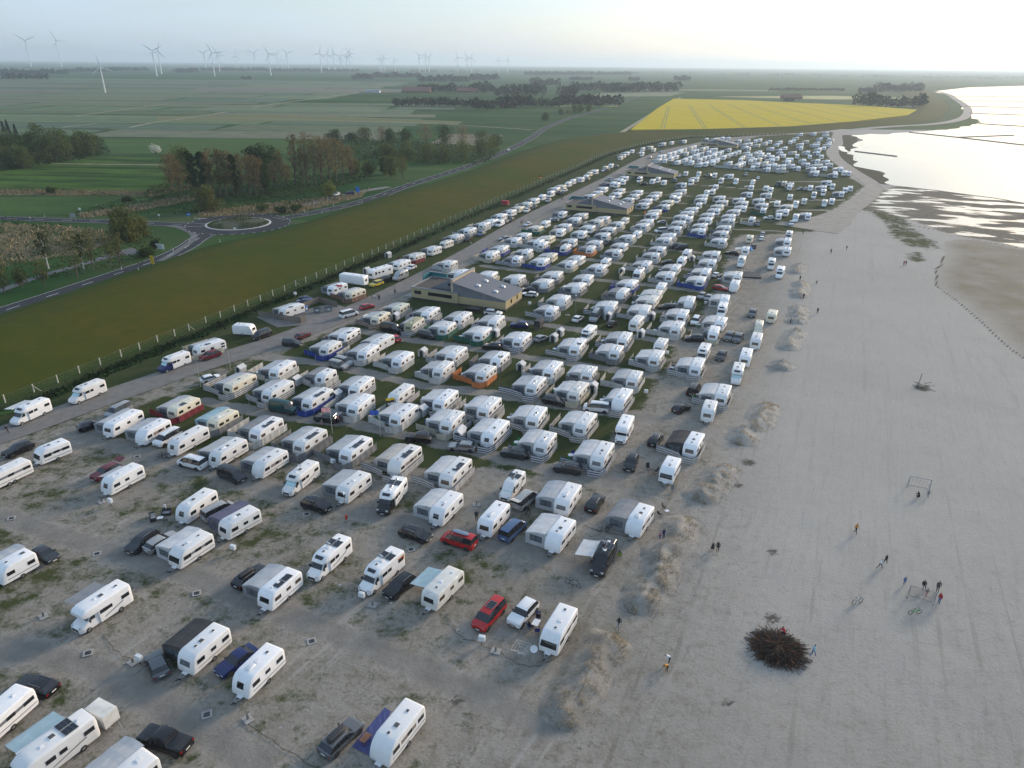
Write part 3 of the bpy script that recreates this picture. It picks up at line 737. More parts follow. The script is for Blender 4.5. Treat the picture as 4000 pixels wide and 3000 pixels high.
FEAT={
'service_road':[(-91.7,106.2),(-86.6,113.1),(-77.8,126.7),(-67.4,141.5),(-52.1,161.6),(-36.1,192.9),(-17.2,239.7),(8.0,310.6),(49.1,411.1),(85.0,507.6),(117.2,576.1),(149.7,624.2),(186.5,676.2),(231.2,712.9)],
'fence_line':[(-96.6,122.4),(-94.2,127.4),(-92.1,131.9),(-90.4,136.7),(-88.4,141.2),(-86.4,146.1),(-84.5,150.6),(-82.6,155.4),(-80.4,159.5),(-78.6,163.4),(-76.7,168.9),(-74.7,173.2),(-72.9,178.2),(-71.0,182.9),(-69.1,187.5),(-67.2,192.3),(-65.2,196.8),(-63.5,202.0),(-61.6,205.9),(-59.7,211.0),(-57.9,215.8),(-55.9,220.2),(-54.3,225.4),(-52.4,230.2),(-50.4,235.1),(-48.2,240.3),(-46.7,244.3),(-44.8,248.5),(-37.5,268.7),(-35.5,274.4),(-30.1,288.5),(-26.4,299.8),(-20.9,313.2),(-17.2,324.1),(-13.4,332.3),(-7.8,349.7),(-2.1,363.3),(3.5,377.9),(9.1,393.5),(18.8,419.4),(28.5,444.7),(39.6,472.9),(54.2,515.3),(69.2,553.0),(84.3,582.7),(100.7,611.9),(124.1,648.7),(159.8,690.9),(215.4,711.1),(262.3,736.0)],
'main_road_left':[(-220.5,296.7),(-211.8,295.8),(-183.5,292.9),(-161.2,290.8),(-139.4,287.7),(-120.2,281.9)],
'main_road_near':[(-134.5,166.3),(-133.2,176.4),(-128.3,192.3),(-121.4,215.7),(-116.7,233.1),(-114.7,251.7),(-111.7,266.3)],
'main_road_far':[(-102.2,295.5),(-97.9,299.1),(-89.2,312.0),(-72.6,338.6)],
'main_road_far2':[(-57.7,405.4),(-27.7,488.3),(-4.1,580.8),(11.6,665.7),(32.7,784.0),(66.6,926.7),(128.8,1133.0),(227.0,1492.5)],
'roundabout':[(-111.3,290.2),(-99.3,290.8),(-123.2,289.5),(-116.6,305.1),(-106.3,275.9)],
'cycle_path':[(-145.8,188.7),(-145.4,194.9),(-143.2,210.2),(-137.6,226.9),(-134.7,236.7),(-129.4,243.8)],
'cycle2':[(-115.8,229.9),(-116.2,244.4),(-117.6,259.3),(-121.7,270.0),(-131.5,281.3),(-137.2,284.1)],
'layby':[(-96.2,333.0),(-85.4,358.0),(-79.0,370.6),(-66.2,387.1)],
'dike_inner':[(-133.5,166.4),(-129.0,170.1),(-120.4,210.2),(-108.9,244.3),(-95.4,266.8),(-85.6,294.8),(-57.4,376.9),(-23.6,465.7),(-0.4,558.7),(27.8,658.9),(65.9,676.0),(115.5,744.3),(182.7,768.6),(395.1,890.4),(536.5,1042.7),(762.2,1392.8),(1036.5,1883.0),(1322.3,2521.2),(1743.9,3453.2)],
'rape_field':[(115.7,754.9),(182.7,768.6),(293.8,817.5),(401.7,905.8),(536.5,1042.7),(623.7,1185.4),(583.8,1311.1),(491.2,1386.4),(429.2,1461.2),(307.6,1491.3),(214.0,1148.4)],
'shore_path':[(150.1,328.3),(173.0,361.2),(193.3,393.5),(203.9,423.0),(213.0,465.6),(228.9,529.1),(247.4,581.8),(277.9,646.5),(310.6,725.9),(341.9,779.3),(416.0,843.0),(482.3,883.6),(552.9,954.9),(633.9,1071.3),(765.5,1299.5),(938.8,1641.1),(1097.7,1960.2),(1201.3,2210.4)],
'water_edge':[(1215.7,2248.2),(1097.7,1960.2),(885.9,1539.9),(667.3,1121.5),(565.8,929.7),(516.5,861.7),(455.2,808.1),(405.9,770.4),(374.0,755.1),(347.4,740.9),(324.9,727.5),(311.6,685.9),(282.2,622.3),(257.4,575.8),(244.9,536.4),(231.6,496.3),(230.6,476.4),(226.0,448.9),(214.7,427.6),(213.2,408.7),(218.7,402.0),(229.0,394.5),(236.9,380.1),(250.3,357.3),(260.5,339.4)],
'mud_edge':[(213.2,408.7),(197.2,393.8),(163.1,339.0),(168.5,324.5),(171.6,302.6),(171.5,286.8),(176.6,276.2),(182.8,269.7),(187.2,260.1),(198.2,251.5)],
'wrack':[(156.1,333.5),(162.5,319.6),(166.4,302.4),(172.6,288.8),(176.6,276.2),(180.9,267.9),(187.2,260.1)],
'wrack2':[(150.5,246.9),(142.3,233.4),(138.1,229.1),(133.4,219.3),(127.9,210.1),(126.3,200.1),(124.8,190.9),(122.7,181.1),(120.7,172.1),(118.5,163.9),(117.1,157.3),(116.2,150.8)],
'mud2':[(164.5,272.6),(150.5,246.9),(137.0,227.1),(127.9,210.1),(124.8,190.9),(120.7,172.1),(115.9,150.3),(120.5,144.8),(211.1,274.7)],
'saltgrass1':[(188.1,383.4),(187.9,374.0),(178.3,345.0),(173.5,320.2),(163.2,286.4),(160.5,265.3),(156.0,255.7),(148.5,255.3),(143.6,262.9),(146.4,278.3),(156.2,306.0),(161.4,328.9),(156.1,333.5),(174.0,361.3)],
'saltgrass2':[(138.1,251.9),(146.2,253.7),(145.2,246.3),(140.0,237.8),(135.2,237.6),(135.2,244.5)],
'camp_edge':[(33.5,168.1),(52.7,184.8),(84.6,255.6),(107.7,280.1),(115.6,282.3),(118.4,284.3),(123.1,296.1),(134.3,318.1),(154.0,348.9),(179.8,386.1),(195.8,407.6),(199.7,418.9),(210.4,465.4),(220.1,505.9),(244.1,581.5),(273.4,646.0),(307.6,725.5),(320.3,771.9),(265.0,731.3),(201.6,713.4)],
'goal1':[(62.2,95.8),(64.9,94.6)],
'goal2':[(49.3,70.1),(51.8,68.8)],
'brush':[(30.3,61.3),(27.7,61.3),(32.8,61.3)],
'burnt':[(39.4,102.9),(35.6,79.1),(35.6,95.7),(31.3,66.3)],
'burnt3':[(22.6,53.9)],
'burnt4':[(-5.3,53.7)],
'post_pit':[(84.2,133.6),(84.1,135.2)],
'berm0':[(-1.2,45.4),(0.6,46.6),(2.0,46.9)],
'berm1':[(4.9,50.4),(7.2,55.4),(10.0,60.3),(12.1,63.5)],
'berm2':[(14.9,66.5),(17.2,71.9),(21.0,78.3),(25.7,87.5)],
'berm3':[(28.0,90.9),(30.1,93.8),(32.8,97.9),(35.5,101.9)],
'berm4':[(39.0,108.8),(44.4,116.3),(50.3,125.9)],
'berm5':[(57.4,142.8),(59.9,146.6)],
'berm6':[(63.0,153.9),(67.8,162.6),(70.4,168.0)],
'berm7':[(71.9,172.9),(75.0,179.6),(78.6,188.4)],
'berm8':[(80.9,195.2),(84.5,203.6),(87.7,212.5)],
'berm9':[(89.3,221.0),(94.7,232.6)],
'power_box':[(-40.1,58.2),(-18.0,68.6),(-3.1,61.6),(-58.8,88.3),(-36.9,77.6),(-18.0,68.4),(26.6,128.7),(26.6,129.0),(34.9,149.9),(-60.8,191.8),(4.5,185.1),(-28.9,100.3)],
'tap_slab':[(-54.9,65.3),(-41.0,58.4),(-26.0,51.2),(-16.6,67.8),(-1.5,60.6),(-60.7,89.3),(-5.1,89.6),(-5.3,89.7),(14.4,178.1)],
'manhole':[(-30.3,51.7),(-46.6,59.7),(-38.6,69.6),(-22.4,61.8),(-54.9,77.1),(-71.3,84.9),(-61.9,102.6),(-29.6,86.7),(-13.4,78.7)],
'lamp':[(-23.4,84.8),(-60.5,139.4),(-49.4,120.9),(16.4,179.6),(-14.3,238.0),(7.7,301.9),(-60.5,139.3)],
'pole':[(-62.6,130.6),(-60.1,140.1),(-23.0,110.5),(-31.6,111.3),(-16.9,132.9),(-7.6,178.8),(-9.8,254.8),(14.8,395.3),(-46.0,186.1),(-21.1,115.7)],
'stake':[(-22.1,49.5),(-14.2,67.2),(-5.9,62.9),(-21.0,70.3),(1.1,59.4)],
'bike':[(42.6,69.0),(48.7,67.3),(7.8,72.0),(8.2,71.7),(13.1,83.2),(14.1,83.8),(-57.7,101.9),(-57.4,102.7),(91.6,251.7),(-21.1,112.0)],
'mat':[(-12.6,52.8),(-11.9,52.3),(-13.1,47.2),(-15.0,48.2)],
'mat_table':[(-13.6,48.7)],
'trailer':[(-40.3,50.3),(-38.2,49.2)],
'trailer2':[(6.6,168.1)],
'dryer':[(1.3,59.5)],
'dish':[(2.7,59.4)],
'family_table':[(3.1,64.5)],
'sofa_group':[(-49.9,84.7)],
'table_e':[(22.4,99.1)],
'chairs_f':[(21.7,87.1),(22.7,88.9)],
'chair_g':[(25.0,93.7)],
'wood_fence':[(-65.9,175.9),(-65.2,174.2),(-53.1,169.5),(-52.3,171.4)],
'wood_fence2':[(-57.9,177.3),(-52.7,186.9),(-46.9,182.5)],
'bins':[(-51.3,178.3),(-48.5,179.2)],
'bluebins':[(-56.3,177.0),(-55.1,177.9),(-54.6,179.2)],
'b1':[(-27.9,190.8),(-2.0,180.7),(3.0,190.6)],
'b2':[(23.0,322.6),(49.2,314.5),(53.3,323.0)],
'b3':[(65.7,432.3),(92.1,425.2),(97.8,441.6)],
'b4':[(154.1,618.9)],
'b4b':[(176.0,593.4),(184.1,608.4)],
'signs':[(-114.4,221.8),(-121.7,243.0),(-179.0,291.5),(-134.4,297.2),(-105.2,269.4),(-185.8,308.5),(-167.1,302.3),(-146.4,296.6),(-137.5,284.1),(-76.3,356.2)],
'delin':[(-199.3,295.5),(-195.4,299.1),(-122.8,218.5),(-117.4,243.2),(-117.5,256.7),(-106.6,257.2),(-83.5,314.1),(-91.5,315.5),(-82.1,329.7),(-117.1,217.7)],
'camp_grass':[(-77.9,112.4),(-65.5,130.1),(-55.9,145.8),(-46.3,160.8),(-31.3,186.7),(-16.1,223.5),(17.9,308.1),(84.6,467.7),(139.1,578.1),(229.7,708.0),(321.9,763.8),(235.8,541.8),(199.7,436.0),(194.4,405.9),(176.8,377.3),(127.7,304.0),(121.1,285.4),(107.4,280.5),(88.2,277.1),(79.8,259.7),(65.1,215.8),(57.9,196.2),(46.5,172.1),(38.6,152.7),(32.2,140.4),(28.2,129.7),(19.7,112.0),(16.0,104.5),(10.4,102.1),(4.1,97.0),(-4.8,100.3),(-7.5,95.4),(-15.2,99.4),(-31.2,103.6),(-42.4,104.9),(-50.3,103.2),(-60.9,106.1),(-69.2,108.3)],
'lane_l1':[(-59.5,124.2),(-45.3,118.7),(-28.0,115.2),(-1.3,103.4),(16.4,95.9)],
'lane_l2':[(-53.1,146.7),(-41.0,143.6),(-29.2,137.8),(-18.4,132.6),(-3.4,128.7),(13.7,122.3),(27.1,118.5)],
'lane_l3':[(-37.7,165.0),(-26.0,159.2),(-15.8,155.8),(-8.9,153.1),(-0.7,150.1),(5.5,147.5),(13.1,145.3),(29.5,138.6)],
'lane_l4':[(-2.7,175.6),(11.4,168.9),(33.3,160.7),(39.5,157.1)],
'lane_l5':[(17.0,192.2),(30.6,186.3),(45.4,179.4)],
'lane_l6':[(24.9,212.7),(44.6,205.5),(54.2,201.1)],
'lane_l7':[(-9.6,227.2),(7.1,220.0),(25.0,237.1),(38.3,231.5),(56.9,225.3)],
'lane_l8':[(-1.6,271.2),(15.9,266.5),(44.4,256.7),(58.3,250.9),(69.8,246.7)],
'lane_l9':[(17.0,291.8),(41.1,282.4),(52.6,277.9),(81.0,270.3)],
'lane_l10':[(33.0,321.4),(65.9,310.6),(93.5,302.2)],
'lane_l11':[(88.3,289.0),(116.9,282.6)],
'lane_l12':[(75.8,319.5),(104.9,308.7),(123.1,298.0)],
'lane_l13':[(54.3,356.0),(81.4,345.0),(109.8,337.0),(143.9,330.9)],
'lane_l14':[(52.8,379.6),(90.7,366.3),(134.4,358.3),(162.4,359.9)],
'lane_l15':[(94.6,405.8),(126.2,391.9),(165.7,391.3)],
'lane_l16':[(100.0,430.7),(140.8,422.7),(179.7,420.1)],
'lane_n1':[(-78.2,111.6),(-59.5,103.0),(-35.6,92.6),(-16.1,85.3),(-0.2,80.2),(9.6,75.4)],
'lane_n2':[(-77.1,87.1),(-58.1,79.5),(-41.6,73.4),(-25.2,65.5),(-10.1,58.3),(4.2,50.7)],
'lane_n3':[(-59.5,61.3),(-45.1,57.8),(-31.2,50.8),(-23.3,46.3)],
'wtop':[(1571.5,2679.5),(1986.7,3029.9),(2349.1,3284.4)],
'field_dark':[(-355.6,477.8),(-272.9,502.7),(-230.6,506.4),(-159.2,393.4),(-181.3,365.9),(-256.7,363.9),(-274.4,362.8)],
'field_mid':[(-260.7,343.3),(-175.1,352.5),(-164.7,317.0),(-184.7,305.3),(-215.0,300.6),(-229.9,299.8)],
'reed1':[(-274.4,362.8),(-258.5,366.7),(-181.3,365.9),(-170.2,395.9),(-161.0,382.1),(-174.5,351.2),(-247.1,349.4),(-264.2,348.3)],
'reed2':[(-185.6,305.2),(-177.7,318.4),(-171.1,330.2),(-155.4,359.2),(-150.3,341.2),(-163.2,313.8),(-178.5,297.6)],
'reed3':[(-220.2,286.0),(-204.7,285.0),(-179.4,282.7),(-152.0,272.1),(-144.2,256.8),(-146.3,239.3),(-154.6,229.5),(-162.2,220.4),(-168.0,212.0)],
'reed4':[(-117.2,333.4),(-80.4,361.2),(-75.3,383.2),(-74.6,354.8),(-94.3,312.3),(-133.4,300.0),(-136.3,312.1)],
'field_up':[(-338.8,619.1),(-272.2,638.6),(-184.8,635.8),(-143.9,594.5),(-156.7,535.3),(-237.5,522.2),(-279.5,515.6)],
'pale1':[(-419.9,892.7),(-316.8,943.2),(-220.5,924.0),(-58.4,855.5),(-60.7,814.7),(-209.8,834.1),(-382.0,809.6)],
'track':[(-507.9,878.9),(-516.8,1005.6),(-521.8,1147.3)],
'track2':[(-434.7,723.9),(-429.0,777.2)],
'track3':[(-373.3,731.8),(-380.0,796.7),(-374.3,860.5),(-370.8,980.8)],
'track4':[(-367.4,1001.1),(-368.8,1178.5),(-335.5,1648.4)],
'track5':[(-539.8,793.8),(-388.0,789.2)],
'track6':[(-592.3,873.6),(-380.8,867.1)],
'track7':[(-300.5,465.9),(-217.9,463.5)],
'track8':[(-380.8,867.1),(-291.3,865.4),(-107.2,828.1),(17.7,753.7)],
'farpath':[(85.3,665.2),(172.4,985.6),(255.3,1290.6),(340.4,1582.6)],
'farms':[(-215.7,1695.9),(-107.0,1726.7),(-3.6,1756.1),(-10.8,1156.1),(-307.3,1669.9),(37.0,1672.2)],
'barnleft':[(-362.5,539.9)],
'hangar':[(-1691.5,2609.0)],
'groynes':[(401.6,769.8),(421.3,717.6)],
'groyne2':[(421.3,717.6),(493.6,746.8)],
'groyne3':[(421.3,717.6),(440.1,649.5),(456.7,616.1)],
'groyne4':[(552.7,905.4),(583.8,870.5),(631.4,862.5)],
'groyne5':[(667.3,1121.5),(723.5,1085.6)],
'groyne6':[(772.1,1332.3),(862.4,1299.4)],
'groyne7':[(892.2,1558.3),(1027.7,1553.9)],
'groyne8':[(1026.8,1818.8),(1189.7,1803.1)],
'groyne9':[(265.4,583.5),(283.0,552.0)],
'store_tent':[(-42.9,106.9),(-34.3,103.1),(-25.8,99.7),(-9.1,110.1),(-43.0,128.7),(-34.1,125.6),(-43.9,132.3),(-57.0,137.8),(-25.9,122.4),(-20.5,124.9),(-16.7,119.3),(-9.0,111.0),(-3.1,117.9),(-22.5,140.4),(-37.6,154.7),(-21.5,168.3),(-20.0,148.6),(-37.2,170.9),(-29.9,173.3),(-11.0,146.0),(-22.6,140.5),(-11.9,169.1),(-4.1,161.8),(1.9,141.2),(10.4,138.7),(11.5,162.7),(9.8,158.8),(18.7,157.7),(31.0,162.3),(35.9,175.5),(24.6,175.1),(16.3,130.7),(34.2,219.5),(14.6,198.4),(-45.5,216.7),(-42.1,236.7),(60.1,236.2)]}
PPL="""walk 48.6 83.4 o k
stand 28.0 78.9 k k
crouch 27.4 79.3 k k
run 49.5 76.6 k k
run 48.4 75.7 w k
child 50.1 72.6 u u
sit 52.2 71.9 k k
child 51.8 70.5 k p
stand 53.6 71.3 d d
stand 52.6 69.1 r u
crouch 31.0 62.2 r k
walk 33.8 60.3 c u
crouch 62.2 92.6 k k
child 63.8 92.9 g g
walk 12.7 64.3 k g
bend 17.6 59.2 w n
bend 17.1 58.0 o k
stand -4.9 85.6 k k
walk 2.6 87.2 k k
child 20.4 80.4 p n
stand 20.9 80.5 n n
stand -50.0 86.7 w k
walk -88.2 110.2 k k
stand -31.5 115.2 p d
child -34.2 114.3 g p
child -8.6 104.1 k k
stand 88.0 213.3 k k
child 91.6 209.4 d d
stand 82.2 194.7 k k
stand 81.1 181.5 k k
child 71.1 173.4 d d
stand 111.8 248.8 k k
walk 119.5 254.0 d d
stand 113.3 279.6 k k
stand 129.7 233.2 r d
stand 130.4 233.2 k d
stand -39.0 189.9 d d
stand -38.1 189.0 w g
stand -37.3 189.8 d k
stand -36.8 189.1 k k
stand 3.0 293.6 r d
stand 3.6 294.3 k k
stand 22.9 350.6 k k
stand 23.7 351.5 k k
stand -33.4 194.8 d d"""
TREES="""b -146 219 11.6 7.4
l -132 210 14.0 8.7
b -135 219 11.4 5.4
l -132 219 12.6 6.6
l -129 224 9.3 7.8
l -125 222 11.0 7.1
l -141 198 5.9 5.7
l -135 199 7.8 6.2
l -143 193 8.1 6.8
w -140 258 11.8 11.6
w -146 263 9.2 8.4
w -140 266 7.1 8.4
w -134 317 10.5 13.5
y -88 349 8.4 7.4
o -301 439 12.2 14.6
o -294 443 12.8 13.4
o -318 460 18.0 14.0
o -309 461 19.1 15.2
o -305 469 18.0 15.3
o -299 470 23.6 14.0
y -298 474 14.8 10.2
o -295 478 20.6 14.1
o -295 487 18.3 13.0
y -295 491 12.5 11.8
o -294 501 14.0 11.9
o -295 510 16.2 14.8
o -291 510 14.8 13.4
o -291 520 12.3 10.9
c -338 492 23.3 10.9
c -340 501 22.9 9.7
c -343 510 23.2 8.4
c -339 511 20.4 8.4
x -252 523 7.3 9.3
s -226 356 3.9 5.8
s -180 337 2.7 5.3
o -187 414 16.3 15.6
p -186 402 14.3 11.2
p -171 365 17.8 10.2
p -165 360 16.6 10.0
o -166 375 20.0 9.4
d -153 351 21.8 5.3
d -150 352 21.8 5.3
p -150 356 20.7 9.8
p -146 354 22.3 9.7
p -142 352 23.0 9.6
p -139 352 22.0 8.7
p -137 355 21.2 8.7
d -134 353 20.6 4.8
p -135 362 19.3 8.9
p -128 353 20.1 9.5
p -125 353 19.2 8.6
p -123 356 18.0 6.9
d -119 351 16.0 5.1
p -122 373 14.6 6.3
d -148 417 16.9 12.2
d -144 420 17.4 14.2
d -139 424 16.0 11.2
p -123 389 18.4 8.4
p -122 395 10.5 7.6
p -116 389 26.8 10.2
p -111 384 18.6 8.3
p -110 390 26.8 11.1
p -106 390 25.8 12.1
p -104 396 24.7 10.3
p -98 391 25.2 11.1
p -96 396 24.1 11.2
p -95 408 20.9 11.5
p -92 415 17.2 8.8
o -94 434 8.2 7.1
s -110 316 3.9 6.2
s -101 313 3.1 6.1
s -96 317 3.5 6.9
s -123 235 3.5 6.2
s -124 244 4.9 3.2
s -158 638 6.0 9.3
d -151 633 7.9 11.1
d -137 631 5.2 11.0
o -124 624 10.9 12.6
p -110 621 11.9 14.3
d -103 618 10.0 14.2
d -90 616 10.2 14.1
s -98 526 4.3 6.1
o -90 521 7.9 10.5
o -76 522 9.7 10.5
o -93 431 8.2 7.5
o -84 427 8.1 8.7
o -76 432 10.7 7.5
o -70 420 12.3 8.5
l -63 417 12.8 9.6
p -72 609 14.1 16.0
d -56 603 15.2 17.4
p -41 591 15.5 17.0
o -25 572 13.2 14.9
o -15 586 9.2 11.5
o -85 501 9.4 13.3
o -71 494 8.4 13.0
o -58 491 11.4 16.1
o -46 487 10.3 14.1
o -35 505 12.0 16.5
o -24 533 10.4 13.9
y -16 564 9.8 11.0
y -80 455 7.6 10.3
y -67 442 8.8 9.9
y -89 440 6.5 8.8
y -94 428 7.5 8.6
y -91 354 6.6 7.2
o 59 981 7.2 8.0
p 70 999 5.5 9.1
o 80 1017 11.2 10.2
o 89 1036 10.8 10.4
o 102 1056 9.7 9.6
o 35 878 8.8 10.0"""
TURB="""W -805 1511 47
g -1437 3112 93
g -1614 3546 95
g -2067 5205 104
g -1251 3232 90
g -1786 4704 103
g -1972 5241 95
g -1882 5274 89
g -1762 5282 107
W -1116 3549 89
g -1632 5357 95
g -1602 5366 70
g -1540 5295 109
g -1146 4606 106
g -1303 5446 108
g -1265 5455 111
g -1223 5465 89
g -1180 5474 102
g -1157 5479 112
g -1221 5465 76
g -1178 5475 86
g -1158 5479 104
g -958 5517 80
g -944 5520 80
g -925 5523 86
g -852 5535 76
g -683 5558 104
g -641 5563 98
g -615 5566 98
g -413 5585 98
g -346 5589 98
g -313 5591 93
g -120 5599 83
g -56 5600 83
g -4011 6456 193
g -3822 6569 198"""
WOODS="""-609 2899 -540 2934 24
-592 3240 -480 3305 24
-480 3305 -409 3346 24
-328 2636 -238 2676 24
-238 2676 -162 2711 24
-177 2969 -67 3023 24
58 4362 161 4433 24
114 4400 306 4533 24
306 4533 716 4817 24
50 2293 134 2323 24
221 3164 318 3212 15
460 3128 502 3148 18
303 1897 407 1928 24
662 3223 730 3255 24
-212 1697 -100 1729 20
-93 1731 -46 1744 24
-41 1566 -5 1576 24
-5 1576 59 1592 24
88 1521 121 1529 24
142 1906 212 1927 22
204 1815 296 1841 24
-182 1146 -152 1151 13
-152 1151 -99 1162 13
-102 1139 -54 1148 14
-58 1085 -29 1090 17
-30 1131 4 1137 21
4 1159 43 1166 18
43 1166 68 1171 15
71 1218 97 1223 18
93 1199 163 1212 19
-3591 16868 -3051 20258 24
-1221 9096 -965 9557 24
-165 17108 794 19795 24
451 8921 1699 10579 24
-2063 3107 -1872 3250 24
-2215 3849 -2097 3961 24
-2232 4234 -2072 4402 24
-1725 3942 -1653 4005 24
-1790 4254 -1745 4297 24
-1866 4619 -1578 4923 24
-1464 4565 -1008 5000 24
-960 2718 -931 2733 13
-1592 2392 -1477 2451 20
592 1330 612 1334 19
596 1298 622 1303 24
606 1270 650 1278 20
650 1278 684 1284 22
966 2063 1105 2103 24
875 1966 928 1981 15
672 2052 905 2122 8
503 1440 525 1445 5"""
FARF=[('long pale windbreak at the left front of the far caravan block', [(109.5, 496.2), (118.6, 491.2), (127.5, 486.3)]), ('long pale windbreak at the middle front of the far caravan block', [(129.3, 479.1), (137.3, 474.4), (144.6, 468.8)]), ('pale windbreak right of the middle in the far block', [(145.2, 467.2), (151.0, 465.1), (155.2, 463.7)]), ('pale windbreak before the right part of the far block', [(159.5, 460.6), (164.5, 458.5), (169.5, 456.4)]), ('rightmost pale windbreak before the far block', [(178.2, 447.5), (184.9, 441.7), (191.8, 436.9)])]
# ================================================================ terrain
def ground_nodes(name,rough=.9):
    m=bpy.data.materials.new(name); m.use_nodes=True; MAT[name]=m; n=m.node_tree; b=n.nodes['Principled BSDF']; b.inputs['Roughness'].default_value=rough; b.inputs['Specular IOR Level'].default_value=.03
    g=node(n,'ShaderNodeNewGeometry'); return m,n,b,g.outputs['Position']
def nz_(n,pos,scale,detail=5,rough=.55,stretch=None,rot=0):
    v=pos
    if stretch:
        mp=node(n,'ShaderNodeMapping'); mp.inputs['Rotation'].default_value=(0,0,rot); mp.inputs['Scale'].default_value=stretch
        # rotate first, then scale: use two mappings
        m1=node(n,'ShaderNodeMapping'); m1.inputs['Rotation'].default_value=(0,0,rot); n.links.new(pos,m1.inputs[0])
        mp.inputs['Rotation'].default_value=(0,0,0); n.links.new(m1.outputs[0],mp.inputs[0]); v=mp.outputs[0]
    z=node(n,'ShaderNodeTexNoise'); z.inputs['Scale'].default_value=scale; z.inputs['Detail'].default_value=detail; z.inputs['Roughness'].default_value=rough
    n.links.new(v,z.inputs['Vector']); return z.outputs[0]
def rng(n,x,a,b,c=0.,d=1.):
    r=node(n,'ShaderNodeMapRange'); n.links.new(x,r.inputs[0]); r.inputs[1].default_value=a; r.inputs[2].default_value=b; r.inputs[3].default_value=c; r.inputs[4].default_value=d; return r.outputs[0]
def mixc(n,f,a,b):
    x=node(n,'ShaderNodeMix',data_type='RGBA')
    if isinstance(f,float): x.inputs[0].default_value=f
    else: n.links.new(f,x.inputs[0])
    for i,c in ((6,a),(7,b)):
        if isinstance(c,tuple): x.inputs[i].default_value=(*c,1)
        else: n.links.new(c,x.inputs[i])
    return x.outputs[2]
def math_(n,op,a,b):
    x=node(n,'ShaderNodeMath',operation=op)
    for i,c in enumerate((a,b)):
        if isinstance(c,(int,float)): x.inputs[i].default_value=c
        else: n.links.new(c,x.inputs[i])
    return x.outputs[0]
def attr(n,k):
    a=node(n,'ShaderNodeAttribute'); a.attribute_name=k; return a.outputs['Fac']
def bump_(n,b,h,s,d):
    u=node(n,'ShaderNodeBump'); u.inputs['Strength'].default_value=s; u.inputs['Distance'].default_value=d; n.links.new(h,u.inputs['Height']); n.links.new(u.outputs[0],b.inputs['Normal'])
# --- inland plain (one sheet to the horizon)
def plain_mat():
    m,n,b,pos=ground_nodes('farmland')
    strip=nz_(n,pos,1.0,3,.5,(.0016,.016,1),R(4)); fine=nz_(n,pos,.25,6,.65); mid=nz_(n,pos,.012,4)
    line=nz_(n,pos,1.0,2,.5,(.004,.12,1),R(3))
    c=mixc(n,rng(n,strip,.36,.64),(.018,.060,.016),(.050,.100,.026))
    c=mixc(n,rng(n,mid,.5,.72,0,.7),c,(.085,.092,.050))
    c=mixc(n,rng(n,line,.62,.72,0,.5),c,(.135,.135,.075))
    c=mixc(n,rng(n,fine,.35,.75,0,.5),c,(.038,.062,.022))
    n.links.new(c,b.inputs['Base Color']); bump_(n,b,fine,.6,.3); return m
b=MB(); pm=plain_mat()
xs=[-19000,-6000,-2500,-1000,-400,0,400,1000,2500,6000,19000]; ys=[-300,100,400,800,1500,3000,6000,12000,22000]
for i in range(len(xs)-1):
    for j in range(len(ys)-1): b.face([(xs[i],ys[j],-.25),(xs[i+1],ys[j],-.25),(xs[i+1],ys[j+1],-.25),(xs[i],ys[j+1],-.25)],pm)
struct('ground',b.mesh('ground'),'flat green farmland stretching to the hazy horizon')
# --- camp and beach sheet
FL=[(-140,20)]+[(-96.6-(122.4-y)*.55,y) for y in (40,80)]+FEAT['fence_line']+[(300,768),(345,800)]
fy=np.array([p[1] for p in FL]); fx=np.array([p[0] for p in FL])
ys=[26.0]
while ys[-1]<800: ys.append(ys[-1]+max(.75,ys[-1]*.0068))
ys=np.array(ys); NC=300
q=np.linspace(0,1,NC)
xl=np.interp(ys,fy,fx)-1.0; xr=ys*.80+48
X=xl[:,None]+(xr-xl)[:,None]*q[None,:]; Y=np.repeat(ys[:,None],NC,1)
cg=FEAT['camp_grass']; gin=inside(cg,X,Y); dE=dist_line(cg+[cg[0]],X,Y)
grass=np.where(gin,np.clip(.55+dE/7,0,1),np.clip(.55-dE/5,0,1))
lane=np.zeros(X.shape)
for k,v in FEAT.items():
    if k.startswith('lane_'): lane=np.maximum(lane,np.clip(1.25-dist_line(v,X,Y)/(1.9 if v[0][1]<240 else 1.35),0,1))
near=(~gin)&(Y<150)
dR=dist_line(FEAT['service_road'],X,Y)
roadleft=np.interp(Y,[p[1] for p in FEAT['service_road']],[p[0] for p in FEAT['service_road']])
verge=(X<roadleft)&(Y<720)
grass=np.where(verge,1.0,grass)
# sparse worn turf on the near pitches, fading to bare sand toward the beach
u=X*math.cos(R(67))+Y*math.sin(R(67)); v=X*math.sin(R(67))-Y*math.cos(R(67))
tv=np.interp(v,[-110,-60,-30,-12,0],[.56,.54,.49,.38,.12])
grass=np.where((~verge)&(grass<.55)&(Y<150),np.maximum(grass,np.clip(tv,0,.56)),grass)
grass=np.where(verge,grass,grass*(1-.9*lane))
sg=np.zeros(X.shape)
for k in ('saltgrass1','saltgrass2'):
    s=inside(FEAT[k],X,Y); d=dist_line(FEAT[k]+[FEAT[k][0]],X,Y); sg=np.maximum(sg,np.where(s,np.clip(.5+d/8,0,.85),np.clip(.5-d/4,0,1)))
grass=np.maximum(grass,sg*.85)
beach=np.clip((v+16)/20,0,1)*np.clip(.55+(Y-45)/100,.55,1.25)  # sand also paler with distance: partly view-angle brightness put into the colour
m1=inside(FEAT['mud_edge']+[(400,240),(400,420)],X,Y); m2=inside(FEAT['mud2'],X,Y)|(X>np.interp(Y,[100,145,190,250],[140,120,125,152])+4)&(Y<255)
dm=np.minimum(dist_line(FEAT['mud_edge'],X,Y),dist_line(FEAT['mud2'],X,Y))
